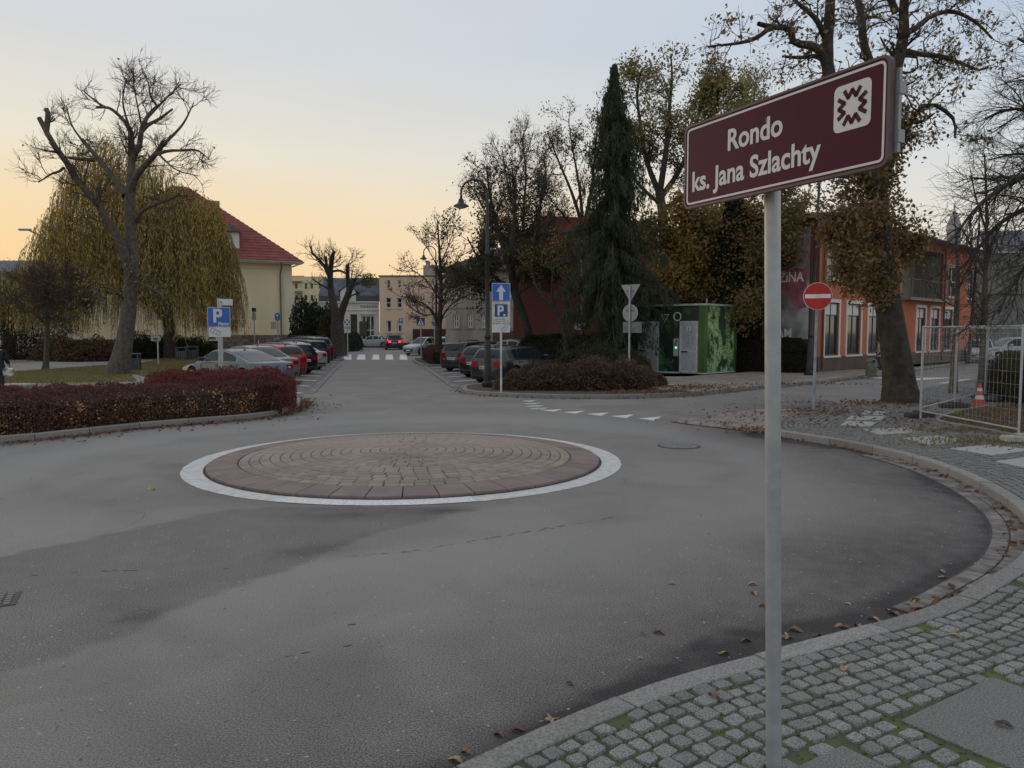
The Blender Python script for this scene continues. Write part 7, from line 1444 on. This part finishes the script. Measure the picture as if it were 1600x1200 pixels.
for (x, y), mt, lab, rz in (((Fp[1][0]+.03, Fp[1][1]-.05), 'pale_block', 'pale concrete foot under the right fence post', .1), (G2, 'dark_block', 'dark rubber foot under the second fence post', .2), (G1, 'dark_block', 'small dark foot under the left fence post', .4), (G3, 'dark_block', 'dark foot under the fence post by the square hedge', .2)):
    q = thing('ballast_block', lab, 'ballast block', (x, y, .115), rz, 'feet of the construction fence'); m = MB(); c_ = (.42, .40, .34) if mt[0] == 'p' else (.06, .05, .045); m.box(-.34, .34, -.11, .11, .0, .12, bev=.025); m.box(-.12, .12, -.09, .09, .1205, .15, bev=.01); m.build('block', pm(mt, c_, .9, var=.15, bump=.4), q)
    m = MB(); m.lathe([(.03, 0), (.03, .006)], 10, c=(.2, 0, .12)); m.build('socket', blk, q)
# ------------------------------------------------------------ cars
carglass = pm('car_glass', (.016, .02, .02), .05, var=.1, spec=.3)
tyre = pm('tyre_rubber', (.022, .021, .02), .85, var=.2); rimm = pm('alloy_rim', (.42, .43, .44), .3, metal=.7); dtrim = pm('car_dark_trim', (.022, .022, .023), .6, var=.1); chrome = pm('chrome', (.6, .6, .6), .15, metal=1)
tail = pm('tail_lamp_red', (.30, .006, .008), .12, var=.05, coat=.5); tail_on = pm('lit_tail_lamp', (1, .03, .02), .2, emit=1.6); headl = pm('head_lamp', (.55, .56, .58), .08, spec=.9); plate = pm('number_plate_white', (.62, .62, .6), .4)
PROF = {
 'hatch': dict(roof=[(.015, .64), (.05, .80), (.10, .93), (.2, .975), (.42, 1.0), (.56, .975), (.63, .88), (.77, .60)], top=[(0, .62), (.03, .64), (.3, .655), (.6, .63), (.77, .60), (.92, .53), (1, .43)], win=[(.12, .24), (.26, .45), (.47, .68)]),
 'estate': dict(roof=[(.01, .62), (.035, .78), (.075, .95), (.2, .985), (.45, 1.0), (.58, .97), (.65, .87), (.78, .60)], top=[(0, .60), (.03, .62), (.3, .645), (.6, .625), (.78, .60), (.93, .53), (1, .42)], win=[(.09, .25), (.27, .47), (.49, .69)]),
 'coupe': dict(roof=[(.13, .665), (.25, .80), (.36, .93), (.46, .99), (.53, 1.0), (.60, .965), (.68, .84), (.79, .61)], top=[(0, .60), (.03, .655), (.12, .67), (.3, .655), (.6, .635), (.79, .61), (.93, .52), (1, .42)], win=[(.27, .46), (.48, .705)]),
 'sedan': dict(roof=[(.15, .665), (.23, .80), (.32, .94), (.42, .995), (.50, 1.0), (.58, .96), (.66, .84), (.77, .61)], top=[(0, .60), (.03, .65), (.14, .67), (.3, .655), (.6, .635), (.77, .61), (.93, .53), (1, .42)], win=[(.25, .32), (.335, .47), (.49, .69)]),
 'suv': dict(roof=[(.015, .62), (.035, .80), (.07, .94), (.2, .985), (.45, 1.0), (.58, .97), (.64, .86), (.74, .62)], top=[(0, .60), (.03, .62), (.3, .64), (.6, .63), (.74, .615), (.92, .56), (1, .46)], win=[(.09, .24), (.26, .45), (.47, .67)])}
def curve1(pts):
    x = np.array([p[0] for p in pts]); y = np.array([p[1] for p in pts])
    c = catmull(pts, 8); o = np.argsort(c[:, 0]); return lambda u: np.interp(u, c[o, 0], c[o, 1])
def car(name, label, kind, L_, W_, H_, paint, x, y, head, group='parked cars', lit=False, rails=False, clear=.16, z=.0, wr=.325, chromeline=False, cat='car', plateon='gate'):
    pr = PROF[kind]; root = thing(name, label, cat, (x, y, z), head, group); top = curve1(pr['top']); roof = curve1(pr['roof']); X = lambda u: (u-.5)*L_
    hw_ = lambda u: W_/2*(1-.16*abs(2*u-1)**6-.02*(2*u-1)**2)
    wx = (.185, .815); ra = wr+.05
    # lower body
    us = np.unique(np.concatenate([[0, .004, .015, .035], np.linspace(.06, .94, 34), [.965, .985, .996, 1.0]]+[c+np.array([-ra-.001, -ra+.004, -ra*.8, -ra*.4, 0, ra*.4, ra*.8, ra-.004, ra+.001])/L_ for c in wx]))
    V_, S_ = [], []
    for u in us:
        w = hw_(u); zt = top(u)*H_; zb = clear
        for c in wx:
            dx = (u-c)*L_
            if abs(dx) < ra: zb = max(zb, wr*.96+math.sqrt(ra*ra-dx*dx))
        e = min(u, 1-u)
        if e < .02: k = (1-e/.02); zb = zb+.10*k; zt = zt-.10*k*k if u < .5 else zt-.06*k; w = w*(1-.10*k*k)
        zm = .30*H_; arch = zb > clear+.12 and e > .03
        zl = zb+.02 if arch else min(zb+.10, zm)
        sec = [(0, zb), (w*.90, zb), (w*.975, zl), (w*1.0, max(zm+.08, zb+.03)), (w*.992, max(zt*.80, zb+.05)), (w*.965, zt-.035), (w*.90, zt-.004), (w*.5, zt+.012), (0, zt+.016)]
        S_.append([(X(u), yy, zz) for yy, zz in sec]+[(X(u), -yy, zz) for yy, zz in sec[-2:0:-1]])
    n = len(S_[0]); v = [p for s in S_ for p in s]; f = []
    for i in range(len(S_)-1):
        for j in range(n): f.append((i*n+j, i*n+(j+1) % n, (i+1)*n+(j+1) % n, (i+1)*n+j))
    f += [tuple(range(n-1, -1, -1)), tuple(range((len(S_)-1)*n, len(S_)*n))]
    m = MB().add(v, f)
    # cabin
    u0, u1 = pr['roof'][0][0], pr['roof'][-1][0]; us2 = np.linspace(u0, u1, 30); wbelt, wroof = .93, .70; zbelt = lambda u: top(u)*H_-.02
    def wl(u, z): zb_ = zbelt(u); t = np.clip((z-zb_)/(H_-zb_), 0, 1); return hw_(u)*(wbelt+(wroof-wbelt)*t**.9)
    S_ = []
    for u in us2:
        zr = max(roof(u)*H_, zbelt(u)+.021); zb_ = zbelt(u); zs1 = zb_+(zr-zb_)*.5; zs2 = zb_+(zr-zb_)*.86
        sec = [(hw_(u)*wbelt, zb_), (wl(u, zs1), zs1), (wl(u, zs2), zs2), (wl(u, zs2)*.93, zr-.018*min(1, (zr-zb_)*3)), (wl(u, zr)*.5, zr-.003), (0, zr)]
        S_.append([(X(u), a, b) for a, b in sec]+[(X(u), -a, b) for a, b in sec[-2::-1]])
    n = len(S_[0]); v = [p for s in S_ for p in s]; f = []
    for i in range(len(S_)-1):
        for j in range(n-1): f.append((i*n+j, i*n+j+1, (i+1)*n+j+1, (i+1)*n+j))
    m.add(v, f); m.build('body', paint, root, 32)
    # panes on the cabin skin
    def across(nm, ua, ub, frac):
        vs, fs = [], []; K_ = 7; uu = np.linspace(ua, ub, 7)
        for u in uu:
            zr = roof(u)*H_; zb_ = zbelt(u); zs2 = zb_+(zr-zb_)*.86; we = wl(u, zs2)*.93
            du = .002; sl_ = (roof(u+du)-roof(u-du))*H_/(2*du*L_); nn = math.hypot(1, sl_)
            for j in range(K_):
                t = (j/(K_-1)*2-1)*frac; a = abs(t)*we; zz = zr-(.003*(a/(wl(u, zr)*.5)) if a < wl(u, zr)*.5 else .003+.015*min(1, (a-wl(u, zr)*.5)/(we-wl(u, zr)*.5+1e-6)))*min(1, (zr-zb_)*3)
                vs.append((X(u)-sl_/nn*.010, t*we, zz+.010/nn))
        for i in range(6):
            for j in range(K_-1): fs.append((i*K_+j, (i+1)*K_+j, (i+1)*K_+j+1, i*K_+j+1))
        return MB().add(vs, fs).build(nm, carglass, root, 60)
    rz = pr['roof']; uf0 = next(u for u in np.linspace(.5, u1, 200) if roof(u) < .955); across('windscreen', uf0, u1-.018, .93)
    ur1 = next(u for u in np.linspace(.42, u0, 200) if roof(u) < (.945 if kind in ('coupe', 'sedan') else .92)); across('rear_window', u0+(.014 if kind in ('coupe', 'sedan') else .012), ur1, .90)
    for s in (-1, 1):
        for a, b in pr['win']:
            uu = np.linspace(a, b, 7); vs = []
            lo = [(u, zbelt(u)+.055) for u in uu]; hi = [(u, max(zbelt(u)+.06, min(roof(u)*H_-.075, .935*H_))) for u in uu]
            for q in (lo, hi):
                for u, z_6 in q:
                    zr = roof(u)*H_; zb_ = zbelt(u); zs1 = zb_+(zr-zb_)*.5; zs2 = zb_+(zr-zb_)*.86
                    ww = np.interp(z_6, [zb_, zs1, zs2, zr], [hw_(u)*wbelt, wl(u, zs1), wl(u, zs2), wl(u, zs2)*.93]); vs.append((X(u), s*(ww+.008), z_6))
            k = len(uu); fs = [(i, i+1, k+i+1, k+i) if s < 0 else (i, k+i, k+i+1, i+1) for i in range(k-1)]
            MB().add(vs, fs).build('side_window', carglass, root)
            if chromeline: MB().tube([vs[i] for i in range(k)]+[vs[k+i] for i in range(k-1, -1, -1)]+[vs[0]], .009, 4).build('window_trim', chrome, root)
        # lamps round the corners
        for end, nm, mt, za, zb_ in ((0, 'tail_light', tail_on if lit else tail, .47, .585), (1, 'headlight', headl, .36, .46)):
            e = -1 if end == 0 else 1; w0 = hw_(end)*.90; w1 = hw_(.04 if end == 0 else .96); xe = e*L_/2; m = MB()
            if kind in ('estate', 'suv', 'hatch') and end == 0: za, zb_ = .45, .60
            m.prism([(xe+e*.006, s*w0*.56), (xe+e*.006, s*(w0*.97)), (xe-e*.05, s*(w0*1.05)), (xe-e*.24, s*(w1+.014)), (xe-e*.24, s*(w1-.08)), (xe-e*.06, s*w0*.56)][::(1 if e*s < 0 else -1)], za*H_, zb_*H_); o = m.build(nm, mt, root, 30)
            if end == 0 and (kind == 'coupe' or lit): m = MB(); m.box(xe-.010, xe+.05, min(s*w0*.62, s*w0*.82), max(s*w0*.62, s*w0*.82), (za+.03)*H_, (zb_-.04)*H_); m.build('lens', headl if not lit else signw, o)
        m = MB(); xm = X(.665); zm_ = zbelt(.665)+.10; m.box(xm-.09, xm+.07, *sorted((s*(hw_(.66)*.97), s*(hw_(.66)+.17))), zm_-.02, zm_+.11, bev=.03); m.build('mirror', paint if kind != 'coupe' else dtrim, root, 40)
        m = MB()
        for uu_ in (.26, .47): m.box(X(uu_), X(uu_)+.17, *sorted((s*(hw_(uu_)*.99), s*(hw_(uu_)+.018))), .575*H_, .595*H_)
        m.build('door_handle', paint, root)
        m = MB()
        for uu_ in (.24, .46, .69): m.box(X(uu_)-.004, X(uu_)+.004, *sorted((s*(hw_(uu_)*.985), s*(hw_(uu_)*1.0+.0025))), clear+.14, top(uu_)*H_-.05)
        m.build('door_gap', dtrim, root)
        for c in wx:
            mm_ = Matrix.Translation((X(c), s*(W_/2-.115), wr)) @ Matrix.Rotation(R(-90)*s, 4, 'X'); m = MB(); m.lathe([(wr*.62, -.09), (wr*.95, -.085), (wr, -.05), (wr, .06), (wr*.95, .095), (wr*.68, .10), (wr*.66, .085)], 26, M=mm_); o = m.build('wheel', tyre, root, 40)
            m = MB(); m.lathe([(wr*.66, .06), (wr*.66, .092), (wr*.6, .094), (wr*.58, .06), (.02, .058)], 26, M=mm_)
            for k in range(5):
                a = 2*PI*k/5; q = mm_ @ Matrix.Rotation(a, 4, 'Z'); m.box(.02, wr*.62, -.028, .028, .06, .09, M=q)
            m.lathe([(.05, .06), (.05, .095), (.02, .097)], 12, M=mm_); m.build('rim', rimm, o, 40)
    m = MB(); gy_ = -L_/2; m.box(gy_-.012, gy_+.05, -hw_(0)*.82, hw_(0)*.82, clear+.12, clear+.20); m.build('bumper_trim', dtrim, root); m = MB(); m.box(L_/2-.05, L_/2+.006, -hw_(0)*.7, hw_(0)*.7, clear+.14, .33*H_); m.build('grille', dtrim, root)
    zp = (.40 if kind in ('estate', 'suv', 'hatch') else .36)*H_ if plateon == 'gate' else .30*H_
    m = MB(); m.box(gy_-.02, gy_+.02, -.26, .26, zp, zp+.115); o = m.build('number_plate', plate, root); m = MB(); m.box(gy_-.0225, gy_-.0205, -.255, -.215, zp+.005, zp+.11); m.build('plate_band', dblue, o); m = MB()
    for k in range(7): m.box(gy_-.0225, gy_-.0205, -.18+k*.06+(k > 1)*.02, -.145+k*.06+(k > 1)*.02, zp+.025, zp+.09)
    m.build('plate_characters', blk, o); m = MB(); m.box(L_/2-.02, L_/2+.014, -.26, .26, .24*H_, .24*H_+.11); m.build('number_plate', plate, root)
    m = MB(); m.face(circ(0, 0, .045, 16), 0, .01); M2 = Matrix.Translation((gy_-.012, 0, .56*H_)) @ Matrix.Rotation(R(-90), 4, 'Z'); m.v = [tuple(M2 @ Vector(p)) for p in m.v]; m.build('badge', chrome, root)
    if rails:
        for s in (-1, 1): m = MB(); m.tube([(X(.12), s*W_*.335, .975*H_), (X(.14), s*W_*.335, H_+.03), (X(.5), s*W_*.335, H_+.035), (X(.54), s*W_*.335, .99*H_)], .015, 6); m.build('roof_rail', dtrim, root)
    ua = .16 if kind not in ('coupe', 'sedan') else .40; m = MB(); zr = roof(ua)*H_; m.add([(X(ua)-.08, 0, zr), (X(ua)+.08, 0, zr), (X(ua)-.05, 0, zr+.06), (X(ua)-.08, .02, zr), (X(ua)+.08, .01, zr), (X(ua)-.08, -.02, zr)], [(3, 4, 2), (5, 2, 4), (3, 2, 5)]); m.build('antenna', dtrim, root)
    if kind in ('hatch', 'estate', 'suv'): m = MB(); ub = u0+.012; m.tube([(X(ub)-.03, .02, roof(ub)*H_+.02), (X(ub+.01)-.03, -.32, roof(ub+.01)*H_+.05)], .012, 5); m.build('wiper', dtrim, root)
    return root
def cp(name, c, met=.3, rough=.4): return pm(name, c, rough, metal=met, var=.03, coat=.4)
silverblue = cp('paint_blue_silver', (.11, .135, .16)); taupe = cp('paint_taupe', (.17, .155, .135)); cred = cp('paint_red', (.30, .02, .025), .2); cblack = cp('paint_black', (.014, .014, .016), .2, .2); csil = cp('paint_silver', (.40, .41, .41)); cnavy = cp('paint_navy', (.018, .028, .06), .3); cgrey = cp('paint_dark_grey', (.018, .020, .023), .1, .25); cwhite = cp('paint_white', (.60, .60, .58), .05)
HL, HRt = HEAD_ST+R(46), HEAD_ST-R(44)
def corner(px, Yk, L_, W_, hd, side):       # place a car by its rear corner (side: -1 right, +1 left)
    x, y = at(px, 560, Yk)[0], Yk; c, s = math.cos(hd), math.sin(hd); return x+c*L_/2+s*W_/2*side, y+s*L_/2-c*W_/2*side
G1_, G2_ = 'cars parked in the left angled bays', 'cars parked in the right angled bays'
for nm, kind, px, Yk, L_, W_, H_, pt, lab, kw in (
    ('silver_coupe', 'coupe', 466, 28.2, 4.6, 1.78, 1.33, silverblue, 'silver blue four-door coupe nearest in the left parking row', dict(chromeline=True, plateon='bumper')),
    ('parked_car', 'sedan', 474, 31.2, 4.3, 1.72, 1.40, taupe, 'taupe car second in the left row behind the silver coupe', {}),
    ('parked_car', 'hatch', 485, 34.4, 4.0, 1.7, 1.40, cred, 'red car third in the left row', {}),
    ('parked_car', 'estate', 502, 36.6, 4.5, 1.75, 1.45, cblack, 'black estate car with white plate fourth in the left row', dict(rails=False)),
    ('parked_car', 'sedan', 516, 40.6, 4.4, 1.75, 1.42, csil, 'silver car with pale roof fifth in the left row', {}),
    ('parked_car', 'estate', 521, 44.6, 4.6, 1.8, 1.50, cnavy, 'dark blue estate car sixth in the left row', dict(rails=True)),
    ('parked_car', 'suv', 526, 48.6, 4.6, 1.85, 1.66, cblack, 'black car with roof rails farthest in the left row', dict(rails=True))):
    x, y = corner(px, Yk, L_, W_, HL, -1); car(nm, lab, kind, L_, W_, H_, pt, x, y, HL, G1_, **kw)
for kind, px, Yk, L_, W_, H_, pt, lab, kw in (
    ('hatch', 729, 29.6, 4.2, 1.75, 1.40, cgrey, 'dark grey hatchback nearest in the right row beside the lamp post', {}),
    ('hatch', 712, 33.4, 4.1, 1.72, 1.40, cblack, 'black hatchback between two dark cars in the right row', {}),
    ('estate', 683, 38.6, 4.6, 1.8, 1.47, cgrey, 'dark estate car with red tail lamps at the left end of the right row', dict(rails=False))):
    x, y = corner(px, Yk, L_, W_, HRt, 1); car('parked_car', lab, kind, L_, W_, H_, pt, x, y, HRt, G2_, **kw)
def pcar(kind, px, Yk, L_, W_, H_, pt, hd, lab, group='cars parked farther along the street', **kw):
    car('parked_car' if 'driving' not in lab else 'driving_car', lab, kind, L_, W_, H_, pt, at(px, 560, Yk)[0], Yk, hd, group, **kw)
pcar('sedan', 800, 45, 4.3, 1.75, 1.5, csil, R(150), 'silver car with big windscreen partly behind the one-way sign')
pcar('suv', 615, 86, 4.3, 1.85, 1.66, cnavy, HEAD_ST+R(2), 'dark blue car driving away with lit tail lamps', 'moving traffic', lit=True)
pcar('sedan', 585, 96, 4.4, 1.75, 1.5, csil, R(172), 'silver saloon crossing in front of the white shop', 'moving traffic')
pcar('hatch', 664, 66, 3.9, 1.7, 1.5, csil, R(-128), 'small silver hatchback facing the street behind the red hedge')
pcar('estate', 712, 68, 4.4, 1.75, 1.5, csil, R(62), 'silver estate car behind the slender tree', rails=True)
pcar('sedan', 690, 76, 4.4, 1.75, 1.45, cwhite, R(60), 'pale car roof behind the silver estate')
pcar('sedan', 746, 66, 4.2, 1.72, 1.45, cred, R(60), 'red saloon in front of the old grey building')
pcar('hatch', 1531, 51, 3.9, 1.7, 1.45, cwhite, R(-120), 'white hatchback seen through the fence near the white house', 'cars parked on the right street')
pcar('estate', 1583, 50, 4.4, 1.78, 1.6, csil, R(178), 'silver people carrier seen through the fence at the right edge', 'cars parked on the right street')
# ------------------------------------------------------------ people
def skin(name, pts, edges, rad, mat, parent, sub=2):
    me = bpy.data.meshes.new(name); me.from_pydata(pts, edges, []); me.materials.append(mat); o = link(name, me, parent)
    o.modifiers.new('skin', 'SKIN').use_smooth_shade = True
    for i, r in enumerate(rad): me.skin_vertices[0].data[i].radius = r if isinstance(r, tuple) else (r, r)
    me.skin_vertices[0].data[0].use_root = True
    s = o.modifiers.new('sub', 'SUBSURF'); s.levels = s.render_levels = sub; return o
skm = pm('skin', (.42, .24, .17), .6); hairm = pm('dark_hair', (.03, .02, .015), .8)
def person(label, x, y, rz, jacket, trousers, hair, sc_=1., stride=.18, hat=None, z=.12, bag=None):
    q = thing('person', label, 'person', (x, y, z), rz); q.scale = (sc_,)*3
    # facing +x; metres for a 1.7 m person
    S2 = stride
    pts = [(0, 0, .92), (0, 0, 1.12), (0, 0, 1.34), (.01, 0, 1.44), (.02, 0, 1.50), (.035, 0, 1.60), (.03, 0, 1.68), (0, .09, .88), (S2*.55, .09, .48), (S2, .09, .09), (S2+.14, .09, .04), (0, -.09, .88), (-S2*.2, -.09, .48), (-S2*1.1, -.09, .12), (-S2*1.1+.13, -.09, .04), (0, .17, 1.38), (-.06, .22, 1.12), (.04, .22, .90), (.08, .21, .82), (0, -.17, 1.38), (.05, -.22, 1.12), (.20, -.20, .98), (.27, -.19, .95)]
    E_ = [(0, 1), (1, 2), (2, 3), (3, 4), (4, 5), (5, 6), (0, 7), (7, 8), (8, 9), (9, 10), (0, 11), (11, 12), (12, 13), (13, 14), (2, 15), (15, 16), (16, 17), (17, 18), (2, 19), (19, 20), (20, 21), (21, 22)]
    rad = [(.11, .14), (.10, .12), (.11, .15), (.05, .05), (.06, .06), (.09, .075), (.075, .065), .085, .055, .038, .035, .085, .055, .038, .035, .05, .042, .032, .03, .05, .042, .032, .03]
    skin('body', pts, E_, rad, skm, q)
    for s, (hx_, hy, hz) in ((1, pts[18]), (-1, pts[22])):
        for k in range(5): m = MB(); a = (k-2)*.012; m.tube([(hx_, hy+a*(s), hz), (hx_+.02+.004*k, hy+a*1.3*s, hz-.05), (hx_+.015, hy+a*1.2*s, hz-.085+.008*abs(k-2))], [.008, .0075, .006], 6); m.build('finger', skm, q, 60)
    skin('jacket', [pts[0], pts[1], pts[2], (0, 0, 1.43)]+[pts[i] for i in (15, 16, 17, 19, 20, 21)]+[(0, 0, .80)], [(0, 1), (1, 2), (2, 3), (2, 4), (4, 5), (5, 6), (2, 7), (7, 8), (8, 9), (0, 10)], [(.14, .175), (.13, .16), (.135, .18), (.06, .065), .068, .06, .048, .068, .06, .048, (.14, .17)], jacket, q)
    skin('trousers', [(0, 0, .90)]+[pts[i] for i in (7, 8, 9, 11, 12, 13)], [(0, 1), (1, 2), (2, 3), (0, 4), (4, 5), (5, 6)], [(.12, .13), .10, .075, .062, .10, .075, .062], trousers, q)
    for k, s in ((9, 1), (13, -1)): m = MB(); fx_, fy, fz_ = pts[k]; m.box(fx_-.07, fx_+.19, fy-.048, fy+.048, fz_-.09, fz_-.005, bev=.03); m.build('shoe', blk, q, 60)
    m = MB(); m.lathe([(.03, -.115), (.075, -.06), (.098, 0), (.095, .05), (.07, .095), (.02, .115)], 16, c=(.015, 0, 1.625)); o = m.build('hair' if not hat else 'hat', hat or hair, q, 60)
    m = MB(); m.lathe([(.02, -.085), (.055, -.06), (.07, 0), (.06, .04)], 14, c=(.06, 0, 1.60)); m.tube([(.12, 0, 1.615), (.148, 0, 1.585)], [.008, .013], 6); m.build('face', skm, q, 60); m = MB()
    for s in (-1, 1): m.lathe([(.003, -.008), (.009, 0), (.003, .008)], 8, c=(.122, s*.03, 1.62))
    m.tube([(.122, -.02, 1.562), (.128, 0, 1.56), (.122, .02, 1.562)], .004, 5); m.build('eyes_and_mouth', blk, q)
    if bag: m = MB(); m.box(-.1, .14, .22, .36, .55, .80, bev=.04); m.tube([(-.04, .28, .8), (.02, .26, .95), (.08, .28, .8)], .01, 6); m.build('handbag', bag, q, 40)
    return q
x, y = P(1372, 579, .12); person('dark-haired person in a pale pink jacket over black walking left past the orange building', x, y, R(150), pm('pale_jacket', (.42, .30, .26), .8, col2=(.3, .2, .17), scale=5), pm('jeans', (.045, .055, .075), .85), hairm, sc_=.86)
cow = pm('patterned_bag', (.6, .58, .5), .6, col2=(.03, .03, .03), scale=9)
person('person in black coat and pale hat standing at the left picture edge', at(-2, 600, 21.5)[0], 21.5, R(95), pm('black_coat', (.012, .012, .014), .8), pm('dark_trousers', (.03, .032, .04), .85), hairm, sc_=.95, stride=.08, hat=pm('pale_hat', (.5, .45, .38), .8), z=.1)
q = thing('patterned_bag', 'white bag with black spots held by the person at the left edge', 'bag', (at(14, 600, 21.3)[0], 21.3, at(14, 589, 21.3)[2]), .2)
m = MB(); m.box(-.12, .12, -.05, .05, 0, .25, bev=.04); m.tube([(-.08, 0, .24), (0, 0, .36), (.08, 0, .24)], .01, 6); m.build('body', cow, q, 40)
q = thing('stone_bench', 'low pale stone bench block beside the person at the left edge', 'bench', (at(29, 600, 22.5)[0], 22.5, .1)); m = MB(); m.box(-.32, .30, -.2, .2, .0, .28, bev=.015); m.box(-.36, .34, -.24, .24, .281, .36, bev=.015); m.build('block', pm('bench_stone', (.42, .40, .36), .85, var=.1, bump=.3), q)
bpy.context.view_layer.update(); dg = bpy.context.evaluated_depsgraph_get()
for o in [q for q in bpy.data.objects if q.type == 'FONT']:      # lettering as plain mesh parts
    me = bpy.data.meshes.new_from_object(o.evaluated_get(dg)); mt_ = o.data.materials[0]; n_ = link('lettering', me, o.parent); n_.matrix_basis = o.matrix_basis.copy(); n_.matrix_parent_inverse = o.matrix_parent_inverse.copy()
    if not me.materials: me.materials.append(mt_)
    bpy.data.objects.remove(o)
for o in bpy.data.objects:                 # woody masses too fine to pick apart
    if o.name.split('.')[0] in ('twigs', 'branches', 'limbs', 'leaves', 'needles', 'foliage', 'stems') and o.parent: o['kind'] = 'stuff'
print('objects', len(bpy.data.objects))
